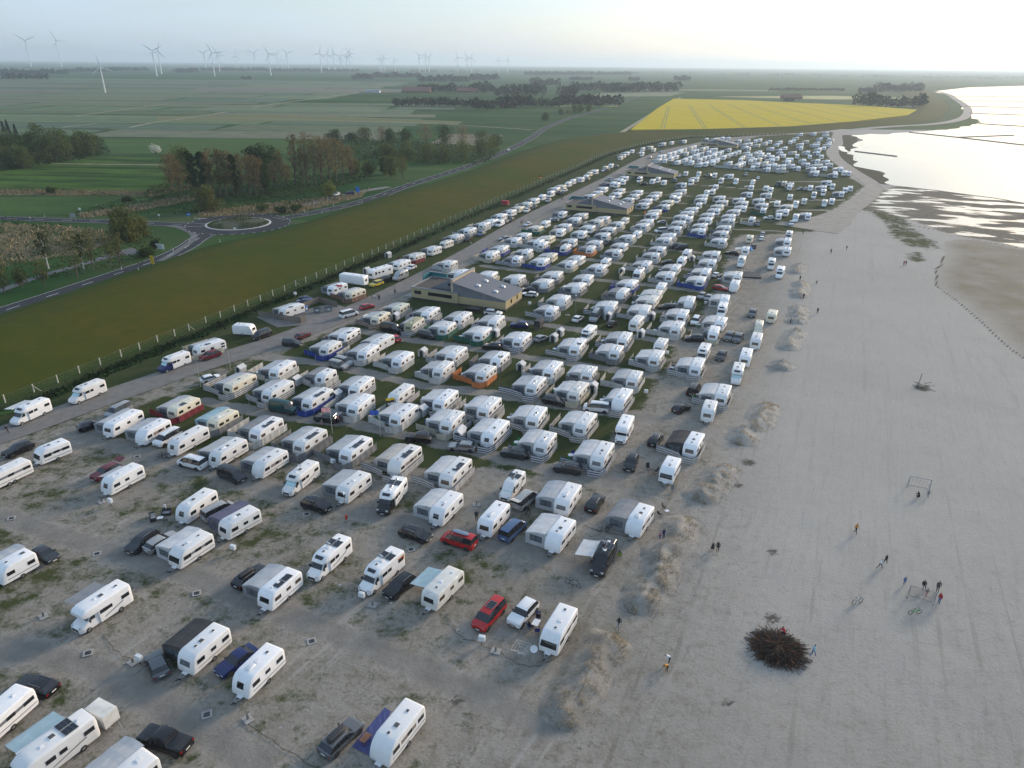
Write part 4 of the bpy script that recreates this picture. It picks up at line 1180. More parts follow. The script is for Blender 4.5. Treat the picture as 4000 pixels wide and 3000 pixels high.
mud=np.where(m1,np.clip(.5+dm/14,0,1),0); mud2=np.where(m2&~m1,np.clip(.3+dm/14,0,1),0)
stone=np.clip(1.3-dist_line([(p[0]+9,p[1]-2) for p in FEAT['shore_path'][3:9]],X,Y)/13,0,1)
wrack=np.maximum(np.clip(1-dist_line(FEAT['wrack'],X,Y)/1.1,0,1),np.clip(1-dist_line(FEAT['wrack2'],X,Y)/.9,0,1))
burn=np.zeros(X.shape)
for (bx,by),r in zip(FEAT['burnt']+FEAT['burnt3']+FEAT['burnt4']+[FEAT['post_pit'][0],FEAT['brush'][0]],(2.0,1.3,1.4,1.6,1.0,1.3,2.6,4.6)): burn=np.maximum(burn,np.clip(1.15-np.hypot(X-bx,(Y-by))/r,0,1))
Z=np.zeros(X.shape)
rs=np.random.RandomState(3)
nzv=np.vectorize(lambda a,b_:noise.noise(Vector((a*.11,b_*.11,0)))+.5*noise.noise(Vector((a*.33,b_*.33,4))))
Z+=nzv(X,Y)*.07*np.clip(1.2-Y/300,0,1)
Z-=np.where(m1,.10,0)
# ditch at the dike foot
dF=dist_line(FEAT['fence_line'],X,Y); Z-=.35*np.exp(-((dF-4.2)/1.6)**2)*verge
scrub=np.exp(-((dF-4.0)/2.4)**2)*verge
nr,nc=X.shape; vid=np.arange(nr*nc).reshape(nr,nc)
F4=np.stack([vid[:-1,:-1],vid[:-1,1:],vid[1:,1:],vid[1:,:-1]],-1).reshape(-1,4)
me=bpy.data.meshes.new('camp_ground'); me.vertices.add(nr*nc); me.vertices.foreach_set('co',np.stack([X,Y,Z],-1).ravel().astype(np.float32))
me.loops.add(F4.size); me.loops.foreach_set('vertex_index',F4.ravel().astype(np.int32)); me.polygons.add(len(F4)); me.polygons.foreach_set('loop_start',np.arange(0,F4.size,4).astype(np.int32)); me.update(calc_edges=True)
for k,a in (('grass',grass),('lane',lane),('beach',beach),('mud',mud),('mudb',mud2),('stone',stone),('wrack',wrack),('burn',burn),('scrub',scrub)):
    at=me.attributes.new(k,'FLOAT','POINT'); at.data.foreach_set('value',a.ravel().astype(np.float32))
me.polygons.foreach_set('use_smooth',[True]*len(me.polygons))
def camp_mat():
    m,n,b,pos=ground_nodes('sand_and_turf')
    big=nz_(n,pos,.09,4,.6); med=nz_(n,pos,.42,6,.65); fine=nz_(n,pos,2.6,6,.7); grit=nz_(n,pos,9,4,.7)
    trk=nz_(n,pos,1.0,4,.6,(.10,1.1,1),R(-64)); trk2=nz_(n,pos,1.0,4,.6,(.12,1.3,1),R(23))
    # sand
    camp=mixc(n,rng(n,med,.35,.68),(.240,.218,.186),(.325,.302,.266)); bch=mixc(n,rng(n,big,.35,.65),(.320,.300,.270),(.395,.374,.340))
    c=mixc(n,rng(n,attr(n,'beach'),0,1,0,1),camp,bch)
    c=mixc(n,rng(n,fine,.52,.74,0,.55),c,(.125,.113,.092))
    c=mixc(n,rng(n,trk,.56,.70,0,.34),c,(.160,.146,.122)); c=mixc(n,rng(n,trk2,.56,.70,0,.34),c,(.345,.33,.30))
    c=mixc(n,rng(n,big,.55,.72,0,.35),c,(.175,.155,.118))
    c=mixc(n,rng(n,grit,.60,.74,0,.5),c,(.085,.078,.066))
    mot=nz_(n,pos,.75,10,.78); mt=math_(n,'MULTIPLY',rng(n,mot,.50,.66,0,.75),rng(n,attr(n,'beach'),0,1,1,.38)); c=mixc(n,mt,c,(.115,.102,.064))
    lng=nz_(n,pos,1.0,2,.5,(.010,.75,1),R(-66)); lm=math_(n,'MULTIPLY',rng(n,lng,.60,.66,0,.5),rng(n,big,.42,.55)); c=mixc(n,lm,c,(.165,.15,.125))
    lng2=nz_(n,pos,1.0,2,.5,(.013,.9,1),R(-58)); lm2=math_(n,'MULTIPLY',rng(n,lng2,.61,.67,0,.5),rng(n,big,.58,.45)); c=mixc(n,lm2,c,(.36,.345,.315))
    wide=nz_(n,pos,.022,3); c=mixc(n,rng(n,wide,.45,.65,0,.35),c,(.165,.152,.122))
    pale=nz_(n,pos,.33,8,.7); c=mixc(n,rng(n,pale,.56,.70,0,.45),c,(.335,.32,.295))
    lane=mixc(n,rng(n,med,.3,.7),(.165,.156,.140),(.245,.232,.208))
    c=mixc(n,rng(n,attr(n,'lane'),.3,.7,0,.8),c,lane)
    c=mixc(n,rng(n,attr(n,'beach'),.3,1.1,0,.6),c,mixc(n,rng(n,fine,.3,.7),(.385,.358,.318),(.475,.447,.402)))
    # turf
    gm=math_(n,'ADD',attr(n,'grass'),math_(n,'MULTIPLY',math_(n,'SUBTRACT',med,.5),1.15)); gm=math_(n,'ADD',gm,math_(n,'MULTIPLY',math_(n,'SUBTRACT',big,.5),.85)); gm=math_(n,'ADD',gm,math_(n,'MULTIPLY',math_(n,'SUBTRACT',fine,.5),.45))
    gcol=mixc(n,rng(n,fine,.32,.7),(.012,.027,.004),(.036,.058,.010)); gcol=mixc(n,rng(n,big,.42,.66,0,.5),gcol,(.068,.068,.024))
    c=mixc(n,rng(n,gm,.50,.74,0,.93),c,gcol)
    c=mixc(n,rng(n,attr(n,'scrub'),.25,.75,0,.9),c,mixc(n,rng(n,fine,.3,.7),(.010,.020,.007),(.032,.045,.016)))
    # shore zones
    mw=math_(n,'ADD',attr(n,'mud'),math_(n,'MULTIPLY',math_(n,'SUBTRACT',big,.5),.9))
    mcol=mixc(n,rng(n,med,.3,.7),(.120,.108,.085),(.200,.182,.145)); c=mixc(n,rng(n,mw,.35,.65),c,mcol)
    c=mixc(n,rng(n,attr(n,'mudb'),.15,.8,0,.85),c,mixc(n,rng(n,big,.35,.68),(.205,.175,.118),(.285,.258,.205)))
    c=mixc(n,rng(n,math_(n,'ADD',attr(n,'stone'),math_(n,'MULTIPLY',math_(n,'SUBTRACT',fine,.5),.6)),.45,.75),c,mixc(n,rng(n,fine,.3,.7),(.045,.045,.032),(.115,.105,.075)))
    for k,col in (('wrack',(.045,.040,.022)),('burn',(.075,.066,.055))):
        c=mixc(n,rng(n,math_(n,'ADD',attr(n,k),math_(n,'MULTIPLY',math_(n,'SUBTRACT',fine,.5),1.4)),.45,.75,0,.88),c,col)
    n.links.new(c,b.inputs['Base Color'])
    wet=nz_(n,pos,1.0,3,.5,(.045,.10,1),R(20)); wm=math_(n,'MULTIPLY',rng(n,wet,.50,.56),rng(n,attr(n,'mud'),.45,.75))
    n.links.new(rng(n,wm,0,1,.92,.06),b.inputs['Roughness']); n.links.new(rng(n,wm,0,1,.03,.9),b.inputs['Specular IOR Level'])
    hh=math_(n,'ADD',fine,math_(n,'MULTIPLY',trk,.8)); hh=math_(n,'MULTIPLY',hh,rng(n,wm,0,1,1,0)); bump_(n,b,hh,.7,.14); return m
me.materials.append(camp_mat()); struct('sand_ground',me,'trampled sand and worn turf of the campsite and beach')
# --- dike
prs=[((-118,80),(-150,105)),((-97,122),(-134,166)),((-86.5,146),(-125,195)),((-73,178),(-117,222)),((-58,216),(-107,252)),((-45,248),(-95,272)),((-26.4,300),(-82,302)),((-8,350),(-64,356)),((18.8,419),(-42,408)),((39.6,473),(-20,474)),((69,553),(6,562)),((100,612),(42,655)),((124,648),(74,702)),((160,691),(117,748)),((215,713),(184,768)),((262,738),(252,798)),((310,768),(306,826)),((385,838),(376,884)),((455,885),(430,925)),((530,962),(505,1005)),((610,1082),(565,1095)),((740,1305),(690,1330)),((915,1645),(850,1680)),((1075,1965),(1000,2010)),((1180,2215),(1100,2260)),((1500,2900),(1400,2950))]
prof=[(-.02,-.15),(0,.02),(.1,.25),(.22,.8),(.36,1.6),(.5,2.4),(.6,2.8),(.68,2.85),(.76,2.2),(.88,.9),(.97,.1),(1.0,-.1),(1.03,-.3)]
O=smooth_line([p[0] for p in prs],8); I=smooth_line([p[1] for p in prs],8)
b=MB()
def dike_mat():
    m,n,b,pos=ground_nodes('dike_grass'); big=nz_(n,pos,.02,4); med=nz_(n,pos,.22,6,.65); fine=nz_(n,pos,1.6,6,.72); st=nz_(n,pos,1.0,4,.6,(.012,.35,1),R(-66)); wrn=nz_(n,pos,.07,6,.7)
    c=mixc(n,rng(n,big,.35,.62),(.050,.066,.010),(.080,.070,.012)); c=mixc(n,rng(n,med,.42,.75,0,.6),c,(.036,.056,.009)); c=mixc(n,rng(n,fine,.5,.75,0,.6),c,(.080,.074,.022)); c=mixc(n,rng(n,st,.55,.7,0,.35),c,(.040,.046,.013))
    c=mixc(n,rng(n,wrn,.55,.72,0,.5),c,(.095,.080,.026))
    t=attr(n,'toe'); c=mixc(n,rng(n,math_(n,'ADD',t,math_(n,'MULTIPLY',math_(n,'SUBTRACT',med,.5),.5)),.4,.9,0,.8),c,(.030,.058,.014))
    n.links.new(c,b.inputs['Base Color']); bump_(n,b,fine,.6,.12); return m
rows=[]
for a,c in zip(O,I): rows.append([(a.x+(c.x-a.x)*t,a.y+(c.y-a.y)*t,z) for t,z in prof])
n0=len(prof); b.v=[p for r in rows for p in r]; dm=dike_mat(); b.mi(dm)
for i in range(len(rows)-1):
    for j in range(n0-1): b.f.append((i*n0+j,(i+1)*n0+j,(i+1)*n0+j+1,i*n0+j+1)); b.m.append(0)
me=b.mesh('dike',40,fix=False); at=me.attributes.new('toe','FLOAT','POINT'); at.data.foreach_set('value',[max(0,1-abs(t)*9)+max(0,(t-.74)*4) for _ in rows for t,_z in prof])
# make sure the grass faces up
bm=bmesh.new(); bm.from_mesh(me); bmesh.ops.recalc_face_normals(bm,faces=bm.faces)
if sum(f.normal.z for f in bm.faces)<0: bmesh.ops.reverse_faces(bm,faces=bm.faces)
bm.to_mesh(me); bm.free(); struct('dike',me,'long grassy sea dike between campsite and road')
# worn footpath along the dike
# --- roads
ASPH=lambda: mat('asphalt',(.042,.045,.052),.9,spec=.1,var=.18,scale=.6,bump=.2,bscale=8)
GRAV=lambda: mat('service_road_gravel',(.165,.158,.148),.92,var=.2,scale=.5,bump=.4,bscale=6)
PAINT=lambda: mat('road_paint',(.72,.72,.70),.7,var=.1)
MATS.update(asph=ASPH,grav=GRAV,paint=PAINT)
sr=smooth_line(FEAT['service_road'],8)
struct('service_road',ribbon(sr,[7.4 if p.y<420 else 6.0 for p in sr],.085,'grav','service_road'),'grey service road between the dike and the pitches')
b=MB()   # tarmac pull-in by the waste bins
b.face([(-58,166,.11),(-47,170,.11),(-43,181,.11),(-49,186,.11),(-57,178,.11),(-66,174,.11)],'grav'); struct('pull_in',b.mesh('pull_in'))
MR=[('main_road',FEAT['main_road_near'][:-2]+[(-115.5,249),(-116.5,262),(-116,270)],7.2),('main_road',[(-99,300),(-89.2,312),(-76,334),(-66,360),(-57.7,390),(-30,472),(-6,565),(14,665),(33,784),(67,927),(129,1133),(227,1492),(330,1900)],7.0),('main_road',FEAT['main_road_left'][:-1]+[(-123,286)],7.0)]
for nme,pts,w_ in MR:
    sp=smooth_line(pts,8); o=struct(nme,ribbon(sp,w_,-.16,'asph',nme),'dark asphalt country road')
    # centre dashes and edge lines, 4 cm proud of nothing: laid 4 mm above (more with distance)
    b=MB(); acc=0
    for i in range(len(sp)-1):
        a,c=sp[i],sp[i+1]; d=(c-a); L=d.length; d.normalize(); nn=Vector((-d.y,d.x))
        k=0
        while k<L:
            s=(acc+k)%12
            if s<4:
                e=min(k+(4-s),L); p,q=a+d*k,a+d*e
                b.face([(*(p-nn*.09),-.145),(*(q-nn*.09),-.145),(*(q+nn*.09),-.145),(*(p+nn*.09),-.145)],'paint'); k=e+.001
            else: k+=12-s
        acc+=L
        for sd_ in (-1,1):
            p,q=a+nn*sd_*(w_/2-.35),c+nn*sd_*(w_/2-.35)
            b.face([(*(p-nn*.07),-.145),(*(q-nn*.07),-.145),(*(q+nn*.07),-.145),(*(p+nn*.07),-.145)],'paint')
    mo=obj('road_marking',b.mesh('road_marking'),o)
rc=Vector((-111.3,289.5))
b=MB()
for i in range(64):
    a0,a1=2*math.pi*i/64,2*math.pi*(i+1)/64
    r0,r1=12.6,20.6
    b.face([(rc.x+math.cos(a0)*r0,rc.y+math.sin(a0)*r0,-.15),(rc.x+math.cos(a0)*r1,rc.y+math.sin(a0)*r1,-.15),(rc.x+math.cos(a1)*r1,rc.y+math.sin(a1)*r1,-.15),(rc.x+math.cos(a1)*r0,rc.y+math.sin(a1)*r0,-.15)],'asph')
rb=struct('roundabout_road',b.mesh('roundabout_road'),'asphalt ring of the roundabout')
b=MB()
for i in range(0,64): 
    a0,a1=2*math.pi*i/64,2*math.pi*(i+.62)/64
    for r0,r1 in ((20.0,20.25),): 
        if i%2==0: b.face([(rc.x+math.cos(a)*r,rc.y+math.sin(a)*r,-.138) for a,r in ((a0,r0),(a0,r1),(a1,r1),(a1,r0))],'paint')
obj('road_marking',b.mesh('road_marking'),rb)
MATS['kerb']=lambda: mat('pale_kerb_stone',(.46,.45,.43),.8,var=.12)
b=MB()
for i in range(64):
    a0,a1=2*math.pi*i/64,2*math.pi*(i+1)/64
    pr=[(12.7,-.16),(12.7,-.02),(12.2,-.0),(11.9,-.0)]
    for k in range(3): b.face([(rc.x+math.cos(a)*r,rc.y+math.sin(a)*r,z) for a,(r,z) in ((a0,pr[k]),(a0,pr[k+1]),(a1,pr[k+1]),(a1,pr[k]))],'kerb')
struct('roundabout_kerb',b.mesh('roundabout_kerb'))
b=MB(); MATS['soil']=lambda: mat('planting_soil',(.04,.05,.025),.95,var=.3,scale=1)
for i in range(48):
    a0,a1=2*math.pi*i/48,2*math.pi*(i+1)/48
    for r0,z0,r1,z1 in ((11.9,-.0,7.5,.5),(7.5,.5,0.01,.8)): b.face([(rc.x+math.cos(a)*r,rc.y+math.sin(a)*r,z) for a,r,z in ((a0,r0,z0),(a1,r0,z0),(a1,r1,z1),(a0,r1,z1))],'soil')
struct('roundabout_island',b.mesh('roundabout_island'),'planted mound inside the roundabout')
MATS['path']=lambda: mat('cycle_path_asphalt',(.105,.108,.11),.85,var=.15,scale=.8)
struct('cycle_path',ribbon(smooth_line(FEAT['cycle_path'],6),[3]*20+[3+i*.9 for i in range(11)],-.155,'path','cycle_path'),'narrow asphalt cycle path')
struct('cycle_path',ribbon(smooth_line(FEAT['cycle2'],6),2.4,-.158,'path','cycle_path'),'narrow asphalt path looping by the roundabout')
struct('lay_by',ribbon(smooth_line([(-97,330)]+FEAT['layby'],6),5,-.158,'grav','lay_by'),'pale parking strip beside the road')
for nm,pts,wd in (('field_track',FEAT['track'],4),('field_track',FEAT['track2'],3.5),('field_track',FEAT['track3'],4.5),('field_track',FEAT['track4'],5),('field_track',FEAT['track5'],3),('field_track',FEAT['track6'],3),('field_track',FEAT['track7'],3),('field_track',FEAT['track8'],3.5),('field_track',FEAT['farpath'],5),('field_track',[(40,640),(60,668),(95,690)],4)):
    struct(nm,ribbon(smooth_line(pts,6),wd,-.14 if nm!='x' else 0,mat('dry_track',(.235,.215,.14),.95,var=.35,scale=.2),nm),'pale dry track between fields')
# sandy path and revetment along the shore
sp=smooth_line(FEAT['shore_path'],6)
struct('shore_path',ribbon(sp[12:],[9 if p.y<800 else 12 for p in sp[12:]],.10,mat('revetment_paving',(.235,.225,.205),.9,var=.2,scale=.15),'shore_path'),'grey paved path along the shore revetment')
struct('sand_track',ribbon([Vector((p.x,p.y)) for p in smooth_line([(118,290),(135,308),(150,328),(173,361),(193,393),(199,405)],6)],[26,25,24,22,20,19,18,16,15,14,13,12,11,11,10,10,10,9.5,9.5,9.3,9.2,9.1,9,9,9,9,9,9,9,9,9][:31],.09,mat('sand_track_surface',(.25,.238,.212),.95,var=.2,scale=.25),'sand_track'),'pale sandy track leading to the shore path')
# --- fields
def field(name,pts,k,z,label=None):
    b=MB(); b.face([(p[0],p[1],z) for p in pts],k); me=b.mesh(name)
    if me.polygons[0].normal.z<0: me.flip_normals()
    return struct(name,me,label)
def crop(name,c1,c2,s=(.01,.12,1),rot=4,bumpv=.5):
    m,n,b,pos=ground_nodes(name); st=nz_(n,pos,1.0,4,.6,s,R(rot)); f=nz_(n,pos,.5,6,.7); c=mixc(n,rng(n,st,.38,.62),c1,c2); c=mixc(n,rng(n,f,.45,.75,0,.5),c,tuple(q*.55 for q in c1)); n.links.new(c,b.inputs['Base Color']); bump_(n,b,f,.8,.3); return m
field('field_rough',FEAT['field_dark'],crop('rough_green',(.028,.055,.014),(.075,.135,.025),(.02,.11,1)),-.19,'rough dark green meadow')
field('field_meadow',FEAT['field_mid'],crop('meadow_green',(.050,.092,.026),(.072,.118,.034)),-.185,'even green meadow behind the road')
field('field_upper',FEAT['field_up'],crop('upper_green',(.055,.098,.030),(.075,.125,.038)),-.185,'flat green field beyond the grove')
field('field_pale',FEAT['pale1'],crop('pale_mown',(.130,.150,.066),(.180,.180,.095),(.004,.15,1)),-.18,'pale mown strip of grassland')
rd=crop('dry_reed_ground',(.050,.070,.024),(.175,.145,.085),(.05,.11,1),30)
for k in ('reed1','reed2','reed3','reed4'): field('reed_ground',FEAT[k],rd,-.175 if k!='reed4' else -.17,'strip of dry pale reeds')
# rapeseed: a raised crop with tramlines
def rape_mat():
    m,n,b,pos=ground_nodes('rapeseed_bloom'); st=nz_(n,pos,1.0,4,.6,(.006,.05,1),R(70)); f=nz_(n,pos,.4,6,.7)
    c=mixc(n,rng(n,f,.3,.7),(.42,.32,.018),(.56,.43,.025)); c=mixc(n,rng(n,st,.56,.72,0,.55),c,(.27,.24,.04)); n.links.new(c,b.inputs['Base Color']); bump_(n,b,f,.8,.4); return m
rm=rape_mat(); b=MB(); P_=FEAT['rape_field']; b.face([(p[0],p[1],.95) for p in P_],rm)
for i in range(len(P_)): a,c=P_[i],P_[(i+1)%len(P_)]; b.face([(a[0],a[1],-.3),(c[0],c[1],-.3),(c[0],c[1],.95),(a[0],a[1],.95)],rm)
rf=struct('rapeseed_field',b.mesh('rapeseed_field'),'bright yellow rapeseed field behind the dike')
b=MB()
for i in range(9):
    a=Vector((150+i*46,768+i*i*3.2+i*8)); c=Vector((245+i*38,1220+i*24)); d=(c-a).normalized(); nn=Vector((-d.y,d.x))
    for s in (-1.6,1.6):
        b.face([(*(a+nn*(s-.55)),.99),(*(c+nn*(s-.55)),.99),(*(c+nn*(s+.55)),.99),(*(a+nn*(s+.55)),.99)],mat('tramline_green',(.17,.19,.05),.9,var=.3,scale=.2))
obj('tramline',b.mesh('tramline'),rf)
for pts,c in (([(420,1640),(640,1560),(900,1640),(720,1760)],(.30,.29,.10)),([(300,2000),(700,2050),(720,2160),(320,2120)],(.10,.13,.06)),([(150,1560),(330,1640),(420,1900),(200,1800)],(.085,.125,.05)),([(-420,1000),(-180,1010),(-190,1090),(-430,1080)],(.075,.120,.045)),([(-700,1650),(-200,1700),(-240,1900),(-760,1860)],(.10,.088,.06)),([(-1300,1500),(-900,1520),(-940,1640),(-1320,1610)],(.10,.085,.06)),([(60,1190),(160,1205),(170,1225),(70,1215)],(.34,.31,.05)),([(-60,700),(-10,690),(-30,600),(-70,610)],(.11,.10,.055))):
    field('field_patch',pts,mat('field_patch_%02d%02d'%(int(c[0]*100),int(c[1]*100)),c,.95,var=.3,scale=.05),-.13,'differently coloured distant field')
# --- sea
def sea_mat():
    m,n,b,pos=ground_nodes('shallow_sea',.04); b.inputs['Specular IOR Level'].default_value=.5; b.inputs['IOR'].default_value=1.33
    big=nz_(n,pos,.012,4); rip=nz_(n,pos,1.0,4,.6,(.25,.9,1),R(15)); 
    c=mixc(n,rng(n,big,.35,.65),(.150,.155,.150),(.230,.225,.205)); n.links.new(c,b.inputs['Base Color']); n.links.new(rng(n,big,.4,.7,.05,.12),b.inputs['Roughness']); bump_(n,b,rip,.10,.05); return m
we=[Vector(p) for p in FEAT['water_edge']]; wp=[]
for p in smooth_line(we,6):
    k=.012*p.length; q=Vector((noise.noise(Vector((p.x*.05,p.y*.05,1))),noise.noise(Vector((p.x*.05,p.y*.05,7)))))*k; wp.append(p+q)
poly=[(p.x,p.y) for p in wp]+[(330,300),(900,250),(5000,1500),(5200,5200),(2350,3284),(1990,3030),(1570,2680)]
b=MB(); b.face([(x,y,.06) for x,y in poly],sea_mat()); me=b.mesh('sea')
bm=bmesh.new(); bm.from_mesh(me); bmesh.ops.triangulate(bm,faces=bm.faces)
for f in bm.faces:
    if f.normal.z<0: f.normal_flip()
bm.to_mesh(me); bm.free(); struct('sea',me,'pale shallow sea over the tidal flats')
# sea floor hidden below would be the plain; lift a darker bed of mudbanks as groynes of brushwood instead
for k in ('groynes','groyne2','groyne3','groyne4','groyne5','groyne6','groyne7','groyne8','groyne9'):
    pts=smooth_line(FEAT[k],10); b=MB()
    for i in range(len(pts)-1): b.bar((pts[i].x,pts[i].y,.25+.1*noise.noise(Vector((i,1,2)))),(pts[i+1].x,pts[i+1].y,.25),.9 if k!='groyne9' else .5,'wood',.6)
    far=pts[0].length
    tag(obj('groyne',b.mesh('groyne')),{'groynes':'low dark brushwood groyne running out from the shore bend','groyne2':'straight dark groyne in the water parallel to the shore','groyne3':'longest dark groyne crossing the bright water to the right edge','groyne4':'dark groyne starting at the outer bend of the shore path','groyne5':'first thin groyne beyond the shore bend','groyne6':'second thin groyne beyond the shore bend','groyne7':'third thin groyne beyond the shore bend','groyne8':'farthest thin groyne near the hazy coast','groyne9':'short thin groyne near the campsite shore'}[k],'groyne','groynes in the tidal water')
b=MB(); pts=[(258,575),(262,590),(266,604),(270,612),(272,620),(268,622),(263,608),(259,598),(255,582)]; b.face([(x,y,.14) for x,y in pts],'glass'); MATS['puddle']=lambda: mat('rain_puddle',(.2,.2,.19),.03)
b=MB(); b.face([(x,y,.14) for x,y in pts],'puddle'); me=b.mesh('puddle'); 
if me.polygons[0].normal.z<0: me.flip_normals()
struct('puddle',me,'bright puddle on the shore path')

r_=random.Random(41); PAL=[(.026,.070,.020),(.045,.095,.028),(.062,.110,.032),(.075,.105,.040),(.034,.080,.030),(.090,.105,.050),(.052,.085,.022)]
y=640
while y<2600:
    dy=r_.uniform(34,80)*(1+y/1500); x=-y*.78-80; xe=min(-20,-150+y*.06) if y<1200 else -330
    while x<xe-60:
        wx=r_.uniform(110,330)*(1+y/2500); x1=min(x+wx,xe); c=r_.choice(PAL); sl=r_.uniform(-.02,.05)
        pts=[(x,y+sl*0),(x1,y+sl*wx),(x1-6,y+dy*.93+sl*wx),(x+4,y+dy*.93)]
        field('field_strip',pts,mat('field_green_%d'%PAL.index(c),c,.95,var=.3,scale=.06),-.20,'narrow green field strip on the plain'); x=x1+r_.choice([2,2,5])
    y+=dy
# ================================================================ vehicles
def ring(y,zb,zt,hw,r=.12,tw=None,n=3):
    """rounded-rectangle cross-section at station y; tw = half width at the roof"""
    tw=tw if tw is not None else hw; r=min(r,(zt-zb)*.45); p=[(hw*.98,y,zb),(hw,y,zb+.1*(zt-zb)),(hw+(tw-hw)*.9,y,zt-r)]
    for i in range(1,n+1): a=math.pi/2*i/n; p.append((tw-r+math.cos(a)*r,y,zt-r+math.sin(a)*r))
    return p+[(-x,yy,z) for x,yy,z in reversed(p)]
def top_at(prof,y):
    ps=sorted(prof)
    for (a,za),(c,zc) in zip(ps,ps[1:]):
        if a<=y<=c: return za+(zc-za)*((y-a)/(c-a+1e-9))
    return ps[0][1] if y<ps[0][0] else ps[-1][1]
def patch(b,pts,hw0,hw1,off,k,n=1):
    """curved panel lying on a profile (list of (y,z) going along it), pushed off along its normal"""
    P=[]
    for i,(y,z) in enumerate(pts):
        a=pts[max(i-1,0)]; c=pts[min(i+1,len(pts)-1)]; ty,tz=c[0]-a[0],c[1]-a[1]; l=math.hypot(ty,tz) or 1; ny,nz_2=-tz/l,ty/l
        if ny<0 and abs(ny)>.3: ny,nz_2=-ny,-nz_2
        if abs(ny)<=.3 and nz_2<0: ny,nz_2=-ny,-nz_2
        P.append((y+ny*off,z+nz_2*off))
    m=len(P)-1
    for i in range(m):
        w0=hw0+(hw1-hw0)*i/m; w1=hw0+(hw1-hw0)*(i+1)/m
        b.face([(-w0,P[i][0],P[i][1]),(w0,P[i][0],P[i][1]),(w1,P[i+1][0],P[i+1][1]),(-w1,P[i+1][0],P[i+1][1])],k)
CST={ # front profile as (distance back from nose, z) from bottom to roof
 'A':[(.10,.42),(.0,.75),(.03,1.05),(.20,1.6),(.50,2.1),(.95,2.45),(1.5,2.6)],
 'B':[(.12,.42),(.0,.7),(.02,1.0),(.10,1.45),(.30,2.05),(.55,2.40),(1.0,2.58)],
 'C':[(.15,.42),(.02,.7),(.0,1.0),(.16,1.6),(.42,2.15),(.80,2.47),(1.4,2.6)],
 'H':[(.22,.42),(.05,.7),(.0,1.05),(.10,1.5),(.38,2.1),(.80,2.46),(1.4,2.62)],
 'D':[(.10,.42),(.0,.7),(.04,1.0),(.16,1.55),(.36,2.1),(.62,2.42),(1.1,2.56)],
 'E':[(.12,.42),(.0,.7),(.02,1.05),(.14,1.6),(.36,2.15),(.65,2.45),(1.1,2.58)],
 'O':[(.14,.45),(.0,.8),(.02,1.2),(.08,1.7),(.22,2.15),(.45,2.38),(.8,2.46)],
 'X':[(.05,.55),(.0,.8),(.0,1.4),(.03,2.3),(.10,2.75),(.25,2.9),(.6,2.95)]}
def zprof(st,z):
    p=CST[st]
    for (a,za),(c,zc) in zip(p,p[1:]):
        if za<=z<=zc: return a+(c-a)*(z-za)/(zc-za)
    return p[-1][0]
def cav_body(L,st,k,roofk=None,lod=0):
    b=MB(); hw=1.15 if st!='X' else 1.25; zt=CST[st][-1][1]; rk=roofk or k
    y0=-L/2; R_=[]
    for dy,zb,z in ((0,.62,zt-.45),(.04,.5,zt-.18),(.14,.44,zt-.05),(.35,.42,zt)): R_.append(ring(y0+dy,zb,z,hw-.02*(dy<.1),.14))
    f=CST[st]; R_.append(ring(L/2-f[-1][0],.42,zt,hw,.14))
    for d,z in reversed(f[2:-1]): R_.append(ring(L/2-d,.42 if d>.15 else .45,z,hw-.03*(d<.3)-.03*(d<.1),.14))
    R_.append(ring(L/2-.0+.002,.62,f[1][1]+.1,hw-.09,.12))
    n=len(R_[0]); b.loft(R_,lambda i,j: rk if 3<=j<=n-5 and roofk else k); return b.mesh('caravan_body',50)
def win_mesh(w,h,glass,split=0,lod=0):
    b=MB(); b.box(-.014,.010,-w/2,w/2,-h/2,h/2,'frame'); b.box(-.02,-.012,-w/2+.03,w/2-.03,-h/2+.03,h/2-.03,glass); return b.mesh('window')
def frame_mesh(w,h):
    b=MB()
    for y0,y1,z0,z1 in ((-w/2,w/2,-h/2,-h/2+.035),(-w/2,w/2,h/2-.035,h/2),(-w/2,-w/2+.035,-h/2+.035,h/2-.035),(w/2-.035,w/2,-h/2+.035,h/2-.035)): b.box(-.026,.012,y0,y1,z0,z1,'frame')
    return b.mesh('window_frame')
def pane_mesh(w,h,glass):
    b=MB(); b.box(-.016,.008,-w/2+.034,w/2-.034,-h/2+.034,h/2-.034,glass); return b.mesh('pane')
def hatch_mesh(w,l,dark):
    b=MB(); b.box(-w/2,w/2,-l/2,l/2,-.02,.045,'hatch'); b.loft([ [(-w/2+.05,-l/2+.05,.045),(w/2-.05,-l/2+.05,.045),(w/2-.05,l/2-.05,.045),(-w/2+.05,l/2-.05,.045)],[(-w/2+.10,-l/2+.10,.10),(w/2-.10,-l/2+.10,.10),(w/2-.10,l/2-.10,.10),(-w/2+.10,l/2-.10,.10)]],lambda i,j:'hatchg' if dark else 'hatch'); return b.mesh('roof_hatch')
def solar_mesh(w,l):
    b=MB(); b.box(-w/2,w/2,-l/2,l/2,.03,.06,'alu'); nx,ny=2,max(2,int(l/.33))
    for i in range(nx):
        for j in range(ny):
            b.box(-w/2+.025+i*(w-.05)/nx+.006,-w/2+.025+(i+1)*(w-.05)/nx-.006,-l/2+.025+j*(l-.05)/ny+.006,-l/2+.025+(j+1)*(l-.05)/ny-.006,.06,.066,'solar')
    return b.mesh('solar_panel')
def box_mesh(hx,hy,hz,k):
    b=MB(); b.box(-hx,hx,-hy,hy,-hz,hz,k); return b.mesh('piece')
def wheel_mesh(r=.32,w=.2):
    b=MB(); b.cylx(-w/2,w/2,0,0,r,'tyre',18); b.cylx(-w/2-.008,w/2+.008,0,0,r*.64,'rim',12); b.cylx(-w/2-.02,w/2+.02,0,0,r*.2,'alu',8); return b.mesh('wheel')
